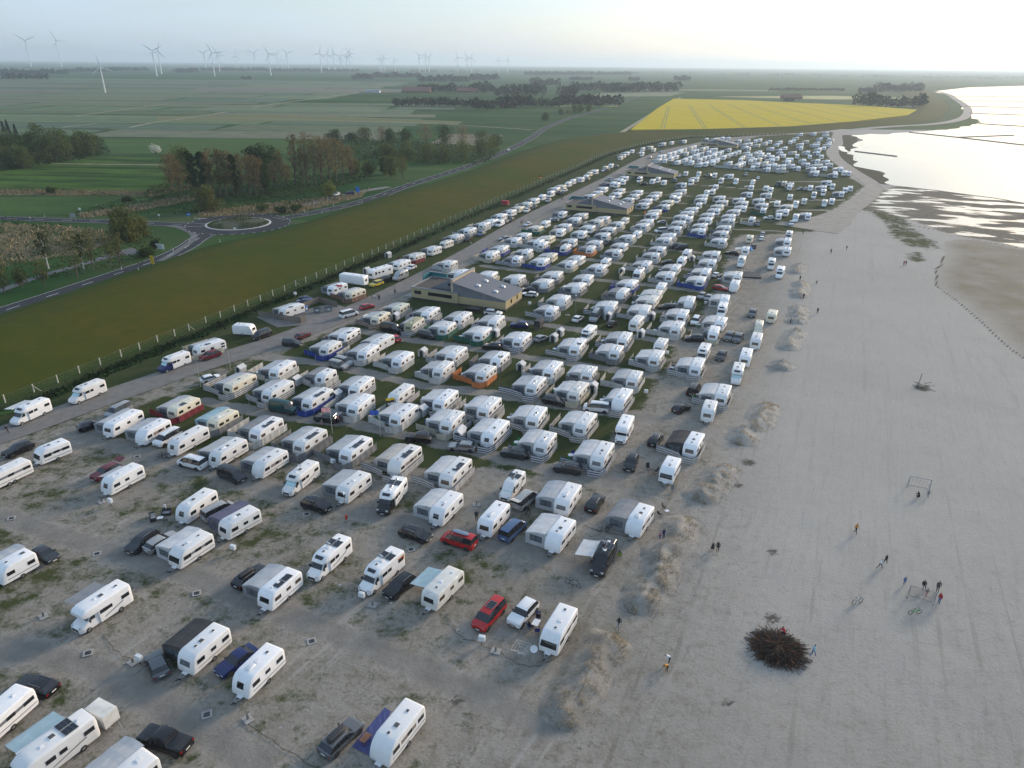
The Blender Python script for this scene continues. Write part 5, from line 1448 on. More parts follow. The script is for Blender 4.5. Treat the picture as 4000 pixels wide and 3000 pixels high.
def tyre_mesh(r,w):
    b=MB(); n=20
    for i in range(n):
        a0,a1=2*math.pi*i/n,2*math.pi*(i+1)/n; pr=[(-w/2,r*.66),(-w/2,r*.93),(-w/2+.03,r),(w/2-.03,r),(w/2,r*.93),(w/2,r*.66)]
        for (x0,r0),(x1,r1) in zip(pr,pr[1:]): b.face([(x0,math.cos(a0)*r0,math.sin(a0)*r0),(x0,math.cos(a1)*r0,math.sin(a1)*r0),(x1,math.cos(a1)*r1,math.sin(a1)*r1),(x1,math.cos(a0)*r1,math.sin(a0)*r1)],'tyre')
    return b.mesh('tyre',30)
def rim_mesh(r,w):
    b=MB(); b.cylx(-w*.42,w*.42,0,0,r*.67,'dark',20)
    for s in (-1,1):
        for i in range(5):
            a=2*math.pi*i/5; b.box(min(s*w*.42,s*w*.47),max(s*w*.42,s*w*.47),-.04,.04,r*.1,r*.62,'rim',Matrix.Rotation(a,4,'X'))
        b.cylx(min(s*w*.42,s*w*.49),max(s*w*.42,s*w*.49),0,0,r*.2,'rim',10)
    return b.mesh('rim')
def put_wheel(parent,x,y,r=.32,w=.21,full=True):
    if full:
        o=obj('wheel',cached(('tyre',r,w),lambda:tyre_mesh(r,w)),parent,(x,y,r)); obj('rim',cached(('rim',r,w),lambda:rim_mesh(r,w)),o)
    else: obj('wheel',cached(('wh',r,w),lambda:wheel_mesh(r,w)),parent,(x,y,r))
def drawbar_mesh():
    b=MB(); b.bar((-.55,-.3,.42),(0,1.15,.45),.07,'alu'); b.bar((.55,-.3,.42),(0,1.15,.45),.07,'alu'); b.bar((0,1.05,.45),(0,1.4,.47),.09,'dark'); b.tube([(0,1.38,.5),(0,1.5,.5)],.05,'dark'); b.box(-.35,.35,.0,.45,.44,.50,'hatch'); return b.mesh('drawbar')
def jockey_mesh():
    b=MB(); b.tube([(0,0,.2),(0,0,.85)],.03,'alu'); b.cylx(-.04,.04,0,.11,.11,'tyre',12); b.bar((0,0,.85),(0,.12,.9),.02,'dark'); return b.mesh('jockey_wheel')
def side_layout(L,st,rs):
    """windows on one side: (y,z,w,h,glass)"""
    g='glass' if st in 'HCAX' else rs.choice(['glassb','glassb','glass'])
    if st=='H': return [(L/2-1.25,1.62,1.1,.55,g),(-.2,1.68,.9,.42,g),(-L/2+.85,1.66,1.15,.45,g)]
    if st=='E': return [(L/2-1.35,1.62,.95,.52,g),(-.1,1.62,.85,.5,g),(-L/2+.75,1.9,.9,.36,g),(-L/2+.75,1.28,.9,.36,g)]
    if st=='X': return [(L/2-1.2,1.9,.7,.9,g),(L/2-2.6,1.9,.8,.5,g),(0,1.9,.9,.5,g),(1-L/2+.4,1.9,.9,.5,g)]
    if L<5: return [(L/2-1.2,1.6,.95,.5,g),(-L/2+.8,1.6,.9,.5,g)]
    return [(L/2-1.25,1.62,1.0,.52,g),(rs.uniform(-.5,.1),1.66,.7,.42,g),(-L/2+.8,1.62,.95,.5,g)]
VPOS={}
def sfx(o): return o
def caravan(x,y,hd,L,o,label,lod,rz=None,group='caravans on the pitches',idx=0):
    rs=random.Random(idx*7+3); st=o.get('st','D'); L=round(L*2)/2 if lod==0 else (round(L*2)/2)
    col='cream' if st=='O' and rs.random()<.6 else ('oldwhite' if (st=='O' or ('moss' in o) or ('Cb' in o)) else 'white')
    if o.get('C')=='b' and st=='O': col='oldwhite'
    roofk='moss' if 'moss' in o else None
    a=R(hd+180-90); W_=1.15 if st!='X' else 1.25
    zt=CST[st][-1][1]
    if lod==2:
        var=idx%3; key=('cav2',L,st,col,roofk,var,'S' in o)
        def mk():
            b=MB(); b0=cav_body(L,st,col,roofk); r2=random.Random(var)
            bm=bmesh.new(); bm.from_mesh(b0)
            me=bpy.data.meshes.new('caravan'); 
            # joined: windows, hatches and wheels on the shell
            for m_ in b0.materials: me.materials.append(m_)
            bm.to_mesh(me); bm.free()
            b=MB()
            for s in (-1,1):
                for (yy,z,w,h,g) in side_layout(L,st,r2): b.box(s*W_-.015,s*W_+.015,yy-w/2,yy+w/2,z-h/2,z+h/2,g)
                b.cylx(s*.95-.1,s*.95+.1,0,.3,.3,'tyre',10)
            zz=1.62; yf=L/2-zprof(st,zz); patch(b,[(L/2-zprof(st,q),q) for q in (1.3,1.6,1.9)],.75,.7,.015,'glassb' if var else 'glass')
            for i,yy in enumerate((-L/4,.2,L/4-.3)): b.box(-.25,.25,yy-.25,yy+.25,zt-.01,zt+.07,'hatchg' if i!=1 else 'hatch')
            if 'S' in o: b.box(-.6,.4,-1.2,.4,zt+.02,zt+.06,'solar')
            b.bar((-.5,L/2-.2,.42),(0,L/2+1.1,.45),.07,'alu'); b.bar((.5,L/2-.2,.42),(0,L/2+1.1,.45),.07,'alu')
            return join_meshes('caravan',[me,b.mesh('x')])
        ob=obj('caravan',cached(key,mk),None,(x,y,0),a); return tag(ob,label,'caravan',group)
    t=thing('caravan',label,'caravan',(x,y,0),a,group); full=lod==0
    obj('body',cached(('cav',L,st,col,roofk),lambda:cav_body(L,st,col,roofk)),t)
    for s in (-1,1):
        if s==1 and ('aw' in o or not full): lay=[]
        else: lay=side_layout(L,st,rs)
        for (yy,z,w,h,g) in lay:
            w=round(w,2)
            M4=Matrix.Translation((s*W_,yy,z))@Matrix.Rotation(0 if s<0 else math.pi,4,'Z')
            if full:
                p=obj('window',cached(('pane',w,h,g),lambda:pane_mesh(w,h,g)),t,M4=M4); obj('window_frame',cached(('wfr',w,h),lambda:frame_mesh(w,h)),p)
            else: obj('window',cached(('win',w,h,g),lambda:win_mesh(w,h,g)),t,M4=M4)
    # front window
    if st in 'BDEOCHX':
        gl='glass' if st in 'HCX' else rs.choice(['glass','glassb','foil']); z0,z1,hw=(1.15,1.85,.98) if st=='H' else ((1.35,2.0,.45) if st in 'CX' else (1.3,1.9,.72))
        def fw():
            b=MB(); zs=[z0+(z1-z0)*i/3 for i in range(4)]; patch(b,[(L/2-zprof(st,z),z) for z in zs],hw,hw*.95,.02,'frame'); i0=.04; zs=[z0+i0+(z1-z0-2*i0)*i/3 for i in range(4)]; patch(b,[(L/2-zprof(st,z),z) for z in zs],hw-.04,hw*.95-.04,.03,gl); return b.mesh('front_window',fix=False)
        obj('front_window',cached(('fw',L,st,gl),fw),t)
    # stripes
    if full and st in 'HDCBA':
        k={'H':'stripeg','D':'stripeb','C':'stripeg','B':'stripet','A':'stripeg'}[st]
        def stp():
            b=MB(); b.box(-.012,.012,-L/2+.1,L/2-.7,.84,.93,k); return b.mesh('side_stripe')
        for s in (-1,1):
            obj('side_stripe',cached(('stp',L,st),stp),t,(s*W_,0,0))
            if st=='H': obj('dark_band',cached(('dbn',L),lambda:(lambda b:(b.box(-.006,.006,-L/2+.35,L/2-.9,1.5,1.86,'stripeg'),b.mesh('dark_band'))[1])(MB())),t,(s*W_,0,0))
            if st=='A': obj('side_panel',cached(('dbp',L),lambda:(lambda b:(b.box(-.006,.006,-L/2+1.6,L/2-2.0,1.35,1.85,'stripet'),b.mesh('side_panel'))[1])(MB())),t,(s*W_,0,0))
    # roof
    ys=[L/2-1.75,0.1,-L/2+1.2] if L>=5 else [L/2-1.7,-L/2+1.1]
    sol='S' in o
    for i,yy in enumerate(ys):
        w=(.42,.62,.42)[i%3]; dk=rs.random()<.65
        obj('roof_hatch',cached(('ht',w,dk),lambda:hatch_mesh(w*.95,w,dk)),t,(rs.uniform(-.12,.12),yy+rs.uniform(-.2,.2),zt))
    if sol:
        for i in range(2 if full else 1): obj('solar_panel',cached(('sol',),lambda:solar_mesh(.95,1.25)),t,(-.45+.0*i,-.75-.0-1.35*i+1.2,zt+.01))
    if 'AC' in o or (full and rs.random()<.2):
        def ac():
            b=MB(); b.loft([ring(-.5,0,.08,.3,.05),ring(-.4,0,.2,.33,.08),ring(.35,0,.22,.33,.08),ring(.55,0,.1,.28,.05)],lambda i,j:'hatch'); return b.mesh('air_conditioner',40)
        obj('air_conditioner',cached(('ac',),ac),t,(.1,.85,zt-.02))
    if full:
        for s in (-1,1): obj('tail_light',cached(('tl1',),lambda:box_mesh(.1,.04,.14,'red_l')),t,(s*.95,-L/2+.01,.86))
        obj('number_plate',cached(('npl',),lambda:box_mesh(.26,.02,.055,'plate')),t,(0,-L/2,.8))
        if 'aw' not in o:
            def dr():
                b=MB(); b.box(W_-.01,W_+.015,-.35,.3,.5,2.2,'hatch'); b.box(W_+.015,W_+.022,-.25,.2,1.45,2.0,'glass'); b.box(W_+.0155,W_+.05,.18,.26,1.2,1.28,'dark'); return b.mesh('door')
            obj('door',cached(('door',W_),dr),t)
        def ar():
            b=MB(); b.box(W_-.02,W_+.06,-L/2+.5,L/2-1.2,zt-.25,zt-.15,'alu'); return b.mesh('awning_rail')
        obj('awning_rail',cached(('rail',L,W_,zt),ar),t)
    for s in (-1,1):
        for yy in ((-.45,.4) if 'tandem' in o or st=='X' else (-.1,)): put_wheel(t,s*(W_-.085),yy,.33,.21,full)
    obj('drawbar',cached(('db',),drawbar_mesh),t,(0,L/2-.15,0))
    if full: obj('jockey_wheel',cached(('jw',),jockey_mesh),t,(.12,L/2+.75,0))
    return t
def join_meshes(name,ms):
    bm=bmesh.new(); mats=[]; out=bpy.data.meshes.new(name)
    for m_ in ms:
        off={}
        for i,k in enumerate(m_.materials):
            if k not in mats: mats.append(k); out.materials.append(k)
            off[i]=mats.index(k)
        n0=len(bm.faces); bm.from_mesh(m_); bm.faces.ensure_lookup_table()
        for f in bm.faces[n0:]: f.material_index=off.get(f.material_index,0)
    bm.to_mesh(out); bm.free(); out.set_sharp_from_angle(angle=R(45)); return out
# ---- motorhomes
def mh_body(kind,L,col,cabcol):
    b=MB(); F_=L/2
    if kind=='pvan':
        hw=1.0; R_=[ring(-F_,.55,2.0,hw-.03,.15),ring(-F_+.05,.42,2.42,hw,.2,hw-.08),ring(-F_+.4,.38,2.52,hw,.22,hw-.10),ring(F_-2.1,.38,2.52,hw,.22,hw-.10),ring(F_-1.75,.38,2.38,hw,.22,hw-.14),ring(F_-1.0,.36,1.42,hw,.12,hw-.1),ring(F_-.45,.34,1.12,hw-.05,.12),ring(F_-.08,.36,.92,hw-.18,.12),ring(F_,.42,.78,hw-.28,.1)]
        b.loft(R_,lambda i,j:col); return b.mesh('body',48)
    cab=[ring(F_-2.6,.36,2.15,1.0,.15,.92),ring(F_-1.75,.36,2.12,1.0,.18,.88),ring(F_-1.0,.36,1.40,1.0,.12,.9),ring(F_-.45,.34,1.12,.96,.12),ring(F_-.08,.36,.92,.84,.12),ring(F_,.42,.78,.74,.1)]
    hw=1.12
    if kind=='aclass':
        R_=[ring(-F_,.6,2.5,hw-.04,.2),ring(-F_+.06,.42,2.8,hw,.22),ring(-F_+.4,.36,2.88,hw,.24),ring(F_-1.9,.36,2.9,hw,.26),ring(F_-1.2,.36,2.78,hw,.28),ring(F_-.75,.36,2.45,hw,.25),ring(F_-.35,.36,1.75,hw-.02,.2),ring(F_-.12,.36,1.25,hw-.06,.15),ring(F_,.42,.95,hw-.14,.12)]
        b.loft(R_,lambda i,j:col); return b.mesh('body',50)
    b.loft(cab,lambda i,j:cabcol)
    if kind=='alc':
        R_=[ring(-F_,.6,2.5,hw-.04,.2),ring(-F_+.06,.42,2.85,hw,.2),ring(-F_+.4,.36,2.95,hw,.22),ring(F_-2.4,.36,2.98,hw,.22),ring(F_-2.35,1.95,2.98,hw,.22),ring(F_-1.3,2.0,3.0,hw,.26),ring(F_-.8,2.08,2.9,hw-.03,.28),ring(F_-.5,2.2,2.65,hw-.12,.2)]
    else:
        R_=[ring(-F_,.6,2.4,hw-.04,.18),ring(-F_+.06,.42,2.7,hw,.2),ring(-F_+.4,.36,2.78,hw,.2),ring(F_-2.5,.36,2.8,hw,.22),ring(F_-2.45,2.0,2.8,hw,.24),ring(F_-1.95,2.02,2.7,hw-.04,.3),ring(F_-1.55,2.06,2.42,hw-.14,.2),ring(F_-1.35,2.08,2.2,hw-.25,.08)]
    b.loft(R_,lambda i,j:col); return b.mesh('body',50)
def mh_glass(kind,L,shade):
    b=MB(); F_=L/2; g='shade' if shade else 'glass'
    if kind=='aclass': pts=[(F_-.12,1.3),(F_-.35,1.75),(F_-.62,2.22)]; patch(b,pts,1.0,.98,.02,g)
    else: pts=[(F_-1.03,1.44),(F_-1.35,1.74),(F_-1.68,2.04)]; patch(b,pts,.84,.74,.025,g)
    return b.mesh('windscreen',fix=False)
def motorhome(kind,x,y,hd,L,o,label,lod,idx):
    rs=random.Random(idx*13+1); L={'semi':7.0,'alc':6.6,'aclass':7.4,'pvan':6.0}[kind] if L>5.2 else 5.0; a=R(hd+90); F_=L/2
    colk=o.get('col','w'); col={'w':'white','k':'carb','s':'silver','o':'cream'}[colk]
    MATS['carb']=lambda: paint('b'); MATS['carn']=lambda: paint('n')
    cabc={'k':'carb','n':'carn'}.get(o.get('cab'),col)
    nm='camper_van' if kind=='pvan' else 'motorhome'; cat='camper van' if kind=='pvan' else 'motorhome'
    zt={'semi':2.8,'alc':2.98,'aclass':2.9,'pvan':2.52}[kind]; hw=1.0 if kind=='pvan' else 1.12
    sh='shade' in o or rs.random()<.3
    t=thing(nm,label,cat,(x,y,0),a,'motorhomes and camper vans'); full=lod==0
    obj('body',cached(('mh',kind,L,col,cabc),lambda:mh_body(kind,L,col,cabc)),t)
    obj('windscreen',cached(('ws',kind,L,sh),lambda:mh_glass(kind,L,sh)),t)
    lay=[(F_-2.95,1.75,.9,.5),(-.4,1.75,.7,.45),(-F_+.85,1.8,1.0,.5)] if kind!='pvan' else [(F_-2.7,1.65,.9,.5),(-F_+1.0,1.7,.7,.4)]
    for s in (-1,1):
        for (yy,z,w,h) in lay:
            M4=Matrix.Translation((s*hw,yy,z))@Matrix.Rotation(0 if s<0 else math.pi,4,'Z')
            if full:
                p=obj('window',cached(('pane',w,h,'glass'),lambda:pane_mesh(w,h,'glass')),t,M4=M4); obj('window_frame',cached(('wfr',w,h),lambda:frame_mesh(w,h)),p)
            elif s<0: obj('window',cached(('win',w,h,'glass'),lambda:win_mesh(w,h,'glass')),t,M4=M4)
        if kind!='aclass':
            def cw():
                b=MB(); X=s*.985; b.face([(X,F_-1.95,1.42),(X,F_-1.15,1.42),(s*.93,F_-1.62,1.98),(s*.93,F_-1.95,2.0)],'glass'); return b.mesh('cab_window',fix=False)
            obj('cab_window',cached(('cw',L,s,kind),cw),t)
    if full:
        for s in (-1,1):
            obj('headlight',cached(('hl1',),lambda:box_mesh(.16,.115,.08,'head_l')),t,(s*.70,F_-.185,.94))
            obj('tail_light',cached(('mtl1',),lambda:box_mesh(.08,.045,.22,'red_l')),t,(s*(hw-.12),-F_+.015,1.02))
            obj('mirror',cached(('mir1',),lambda:box_mesh(.12,.06,.165,'dark')),t,(s*1.12,F_-1.22,1.51))
            def gf():
                b=MB(); k='orange_g' if 'orange' in o else 'stripeg'; X_=s*(hw+.008)
                if 'orange' in o: b.face([(X_,-F_+.15,1.5),(X_,-F_+.95,1.5),(X_,-F_+1.5,2.2),(X_,-F_+.15,2.3)],k)
                else: b.face([(X_,F_-3.0,.75),(X_,F_-2.9,.85),(X_,-F_+1.2,1.45),(X_,-F_+1.2,1.3)],k)
                return b.mesh('side_graphic',fix=False)
            obj('side_graphic',cached(('gf',L,hw,s,'orange' in o),gf),t)
        obj('grille',cached(('gr1',),lambda:box_mesh(.55,.045,.16,'dark')),t,(0,F_-.015,.66)); obj('number_plate',cached(('npl',),lambda:box_mesh(.26,.02,.055,'plate')),t,(0,F_+.02,.47))
        def sk():
            b=MB(); b.face([(-.42,F_-2.05,zt-.05+.01),(.42,F_-2.05,zt-.04),(.5,F_-1.72,zt-.22),(-.5,F_-1.72,zt-.22)],'glass'); return b.mesh('skylight',fix=False)
        if kind=='semi': obj('skylight',cached(('sk',L),lambda:(lambda b:(patch(b,[(F_-1.62,2.48),(F_-1.80,2.63),(F_-2.0,2.74)],.55,.62,.03,'glass'),b.mesh('skylight',fix=False))[1])(MB())),t)
    elif kind=='semi': obj('skylight',cached(('sk',L),lambda:(lambda b:(patch(b,[(F_-1.62,2.48),(F_-1.80,2.63),(F_-2.0,2.74)],.55,.62,.03,'glass'),b.mesh('skylight',fix=False))[1])(MB())),t)
    for i,yy in enumerate((F_-2.9,-.3,-F_+1.1)):
        w=(.42,.62,.42)[i]; dk=rs.random()<.6; obj('roof_hatch',cached(('ht',w,dk),lambda:hatch_mesh(w*.95,w,dk)),t,(rs.uniform(-.15,.15),yy,zt))
    if 'S' in o or (kind=='aclass'):
        for i in range(2): obj('solar_panel',cached(('sol',),lambda:solar_mesh(.95,1.25)),t,(.52-1.04*i,-F_+2.1,zt+.01))
    if 'dish' in o:
        def ds():
            b=MB(); b.tube([(0,0,0),(0,0,.25)],.04,'hatch'); n=14; c=Vector((0,.0,.5)); q=Matrix.Rotation(R(60),3,'X')
            pr=[(0,.10),(.2,.07),(.38,0)]
            for i in range(n):
                a0,a1=2*math.pi*i/n,2*math.pi*(i+1)/n
                for (r0,h0),(r1,h1) in zip(pr,pr[1:]): b.face([c+q@Vector((math.cos(a)*r,math.sin(a)*r,-h)) for a,r,h in ((a0,r0,h0),(a1,r0,h0),(a1,r1,h1),(a0,r1,h1))],'hatch')
            b.bar((0,0,.3),(0,-.3,.75),.02,'alu'); return b.mesh('satellite_dish',60,fix=False)
        obj('satellite_dish',cached(('dish',),ds),t,(.3,-F_+2.9 if kind!='pvan' else -1,zt))
    for s in (-1,1):
        for yy in (F_-.95,-F_+1.7): put_wheel(t,s*(hw-.09 if yy<0 else .90),yy,.34,.22,full)
    return t
# ---- cars
CARP={ # stations: (y, top z, cabin?)  y from front(+) to rear(-), with L; belt height, roof height, half width
 'est':dict(L=4.75,hw=.92,belt=.95,roof=1.47,pr=[(2.375,.62),(2.25,.78),(1.9,.86),(.95,.98),(.25,1.38),(-.2,1.46),(-1.2,1.45),(-1.75,1.38),(-2.2,1.02),(-2.34,.92),(-2.375,.7)],ws=(3,4),rw=(7,8)),
 'hat':dict(L=4.1,hw=.89,belt=.95,roof=1.47,pr=[(2.05,.6),(1.95,.76),(1.6,.86),(.9,.98),(.25,1.38),(-.2,1.46),(-.9,1.45),(-1.4,1.38),(-1.85,1.02),(-2.0,.9),(-2.05,.68)],ws=(3,4),rw=(7,8)),
 'sed':dict(L=4.7,hw=.92,belt=.93,roof=1.43,pr=[(2.35,.6),(2.22,.76),(1.85,.86),(.85,.97),(.1,1.35),(-.3,1.42),(-.75,1.41),(-1.05,1.36),(-1.75,1.02),(-2.25,.98),(-2.35,.7)],ws=(3,4),rw=(7,8)),
 'suv':dict(L=4.6,hw=.95,belt=1.08,roof=1.68,pr=[(2.3,.68),(2.22,.92),(1.95,1.02),(1.0,1.12),(.4,1.56),(0,1.66),(-1.1,1.66),(-1.75,1.58),(-2.12,1.14),(-2.26,1.02),(-2.3,.75)],ws=(3,4),rw=(7,8)),
 'mpv':dict(L=4.7,hw=.94,belt=1.03,roof=1.68,pr=[(2.35,.62),(2.25,.82),(1.95,.94),(1.25,1.08),(.45,1.58),(0,1.68),(-1.3,1.68),(-1.95,1.6),(-2.2,1.1),(-2.32,.98),(-2.35,.7)],ws=(3,4),rw=(7,8)),
 'kan':dict(L=4.4,hw=.92,belt=1.08,roof=1.82,pr=[(2.2,.66),(2.12,.9),(1.8,1.02),(1.2,1.12),(.6,1.68),(.2,1.80),(-1.5,1.80),(-2.0,1.76),(-2.14,1.12),(-2.19,1.0),(-2.2,.7)],ws=(3,4),rw=(7,8)),
 'bus':dict(L=4.95,hw=.96,belt=1.12,roof=1.95,pr=[(2.475,.68),(2.42,.9),(2.25,1.06),(1.75,1.18),(1.05,1.82),(.6,1.94),(-1.9,1.94),(-2.3,1.88),(-2.42,1.16),(-2.46,1.0),(-2.475,.7)],ws=(3,4),rw=(7,8)),
 'van':dict(L=5.6,hw=.98,belt=1.25,roof=2.35,pr=[(2.8,.7),(2.75,.95),(2.5,1.12),(1.95,1.3),(1.35,2.1),(.9,2.32),(-2.3,2.35),(-2.65,2.28),(-2.74,1.3),(-2.78,1.05),(-2.8,.7)],ws=(3,4),rw=(7,8)),
 'pick':dict(L=5.3,hw=.95,belt=1.1,roof=1.78,pr=[(2.65,.72),(2.58,.98),(2.3,1.08),(1.35,1.15),(.8,1.62),(.4,1.76),(-.5,1.76),(-.75,1.70),(-.95,1.18),(-2.6,1.14),(-2.65,.8)],ws=(3,4),rw=(7,8))}
CARP['pvan2']=dict(L=5.9,hw=1.0,belt=1.25,roof=2.5,pr=[(2.95,.7),(2.9,.95),(2.6,1.12),(2.0,1.35),(1.35,2.25),(.9,2.48),(-2.5,2.5),(-2.8,2.42),(-2.88,1.3),(-2.93,1.05),(-2.95,.7)],ws=(3,4),rw=(7,8))
def car_meshes(ty,c,split):
    d=CARP[ty]; hw=d['hw']; belt=d['belt']; MATS['cp_'+c]=lambda: paint(c); ck='cp_'+c
    rings=[]; st=d['pr']
    for i,(y,zt) in enumerate(st):
        e=.16 if i in(0,10) else (.06 if i in (1,9) else (.0)); w=hw-e; zb=.30 if 0<i<10 else .40; bt=min(belt,zt-.01) if zt<belt+.05 else belt
        tum=max(0,(zt-belt))*.30; tw=w-tum-.03
        p=[(w*.94,y,zb),(w,y,zb+.12),(w,y,(zb+bt)/2+.05),(w-.015,y,bt),(tw if zt>belt+.03 else w-.05,y,zt-.05 if zt>belt+.03 else bt+.008),((tw-.14) if zt>belt+.03 else w-.25,y,zt if zt>belt+.03 else max(zt,bt+.012))]
        rings.append(p+[(-x,yy,z) for x,yy,z in reversed(p)])
    n=12; body=MB(); gl={'sl':MB(),'sr':MB(),'ws':MB(),'rw':MB()}
    def kf(which):
        def f(i,j):
            side=(j==3 or j==7); top=j in (4,5,6)
            cab=3<i<7 or i in(3,7)
            g=None
            if i==d['ws'][0] and j in (4,5,6): g='ws'
            elif i==d['rw'][0] and j in (4,5,6) and ty!='van': g='rw'
            elif side and 3<=i<=7 and not(ty=='van' and i>4) and not(ty=='pick' and i>=7): g='sr' if j==3 else 'sl'
            if g is None: return ck if which=='body' else None
            return 'glass' if which==g else None
        return f
    body.loft(rings,kf('body'))
    for k in gl: gl[k].loft(rings,kf(k),cap=False)
    # pillars between side windows and dark sill
    for s in (-1,1):
        for y in ((.1,-.95) if ty not in('van','pick') else (.2,)):
            zt=top_at(st,y); body.bar((s*(hw+.0),y,belt),(s*(hw-max(0,zt-belt)*.3-.02),y-.03,zt-.06),.07,ck if ty in ('kan','van') else 'dark')
        body.box(s*hw-.02,s*hw+.012,-d['L']/2+.6,d['L']/2-.6,.30,.38,'dark')
        for y in (d['L']/2-.85,-d['L']/2+.85):   # wheel arch
            body.cylx(min(s*(hw-.22),s*(hw+.008)),max(s*(hw-.22),s*(hw+.008)),y,.34,.40,'dark',16)
    if ty=='pick': body.box(-.78,.78,-2.55,-1.0,1.145,1.16,'dark')
    return body,gl,rings
def car_lights(ty):
    d=CARP[ty]; hw=d['hw']; L=d['L']; z=d['pr'][1][1]-.12; r=[]
    for s in (-1,1):
        r.append(('headlight',('hlc',),lambda:box_mesh(.17,.095,.055,'head_l'),(s*(hw-.28),L/2-.125,z)))
        r.append(('tail_light',('tlc',),lambda:box_mesh(.12,.07,.08,'red_l'),(s*(hw-.17),-L/2+.07,z+.08)))
        r.append(('mirror',('mic',),lambda:box_mesh(.09,.06,.075,'dark'),(s*(hw+.09),.68,d['belt']+.055)))
    r.append(('grille',('grc',),lambda:box_mesh(.42,.037,.085,'dark'),(0,L/2-.022,.535)))
    r.append(('number_plate',('npl',),lambda:box_mesh(.26,.02,.055,'plate'),(0,L/2+.012,.45))); r.append(('number_plate',('npl',),lambda:box_mesh(.26,.02,.055,'plate'),(0,-L/2,.68)))
    return r
def car(ty,c,x,y,a,o,label,lod,idx):
    d=CARP[ty]; rz=R(a-90)
    if lod==2:
        def mk():
            b,g,_=car_meshes(ty,c,False); ms=[b.mesh('b',40)]+[q.mesh('g',fix=False) for q in g.values()]
            w=MB()
            for s in (-1,1):
                for yy in (d['L']/2-.85,-d['L']/2+.85): w.cylx(min(s*(d['hw']-.2),s*(d['hw']+.02)),max(s*(d['hw']-.2),s*(d['hw']+.02)),yy,.33,.33,'tyre',12)
            q_=MB()
            for nm,key,fn,(lx,ly,lz) in car_lights(ty):
                m_=cached(key,fn); hx,hy,hz=[max(v.co[i] for v in m_.vertices) for i in range(3)]; q_.box(lx-hx,lx+hx,ly-hy,ly+hy,lz-hz,lz+hz,{'headlight':'head_l','tail_light':'red_l','number_plate':'plate'}.get(nm,'dark'))
            return join_meshes('car',ms+[w.mesh('w'),q_.mesh('q')])
        ob=obj('parked_car' if ty not in('bus','van','pvan2','pick') else {'bus':'minibus','van':'delivery_van','pvan2':'camper_van','pick':'pickup_truck'}[ty],cached(('car2',ty,c),mk),None,(x,y,0),rz); return tag(ob,label,CATS[ty],'vehicles parked on the campsite')
    t=thing({'bus':'minibus','van':'delivery_van','pvan2':'camper_van','pick':'pickup_truck'}.get(ty,'parked_car'),label,CATS[ty],(x,y,0),rz,'vehicles parked on the campsite')
    def mk1():
        b,g,_=car_meshes(ty,c,True); return b.mesh('body',40),{k:q.mesh(k,fix=False) for k,q in g.items()}
    bm_,gm=cached(('car1',ty,c),mk1); obj('body',bm_,t)
    obj('side_window',gm['sl'],t); obj('side_window',gm['sr'],t); obj('windscreen',gm['ws'],t)
    if len(gm['rw'].polygons): obj('rear_window',gm['rw'],t)
    for nm,key,fn,lc in car_lights(ty): obj(nm,cached(key,fn),t,lc)
    for s in (-1,1):
        for yy in (d['L']/2-.85,-d['L']/2+.85): put_wheel(t,s*(d['hw']-.12),yy,.33,.22,True)
    zt=d['roof']
    if ty in ('est','suv','bus','mpv'):
        def rl():
            b=MB(); b.tube([(0,.1,zt-.04),(0,-.0,zt+.04),(0,-1.3,zt+.04),(0,-1.45,zt-.05)],.018,'alu' if ty!='bus' else 'dark',5); return b.mesh('roof_rail')
        for s in (-1,1): obj('roof_rail',cached(('rl',ty),rl),t,(s*(d['hw']-(zt-d['belt'])*.3-.12),0,0))
    if 'box' in o:
        def bx():
            b=MB(); b.loft([ring(-1.05,.0,.1,.28,.05),ring(-.9,0,.30,.36,.1),ring(.4,0,.34,.36,.12),ring(1.0,0,.14,.26,.06)],lambda i,j:'dark'); return b.mesh('roof_box',40)
        obj('roof_box',cached(('rbx',),bx),t,(.05,-.55,zt+.06))
    if 'board' in o:
        b=MB(); b.loft([ring(-1.2,0,.1,.2,.03),ring(-.8,0,.14,.36,.04),ring(.8,0,.14,.36,.04),ring(1.2,0,.1,.15,.03)],lambda i,j:'stripeb'); obj('roof_box',b.mesh('roof_box',40),t,(0,-.3,zt+.1))
    if 'solar' in o: obj('solar_panel',cached(('sol',),lambda:solar_mesh(.95,1.25)),t,(-.1,-.4,zt+.03))
    if 'open' in o:
        b=MB(); w=d['hw']-.15; b.loft([[(-w,-d['L']/2+.25,zt-.06),(w,-d['L']/2+.25,zt-.06),(w,-d['L']/2+.25,zt),(-w,-d['L']/2+.25,zt)],[(-w,-d['L']/2-.75,zt+.22),(w,-d['L']/2-.75,zt+.22),(w,-d['L']/2-.75,zt+.28),(-w,-d['L']/2-.75,zt+.28)]],lambda i,j:'cp_'+c); MATS['cp_'+c]=lambda: paint(c); obj('tailgate',b.mesh('tailgate'),t)
    return t
CATS={'est':'estate car','hat':'car','sed':'car','suv':'suv','mpv':'minivan','kan':'van','bus':'minibus','van':'van','pick':'pickup','pvan2':'camper van'}
CNAME={'est':'estate car','hat':'hatchback','sed':'saloon car','suv':'SUV','mpv':'people carrier','kan':'small van','bus':'minibus','van':'panel van','pick':'pickup truck','pvan2':'camper van'}
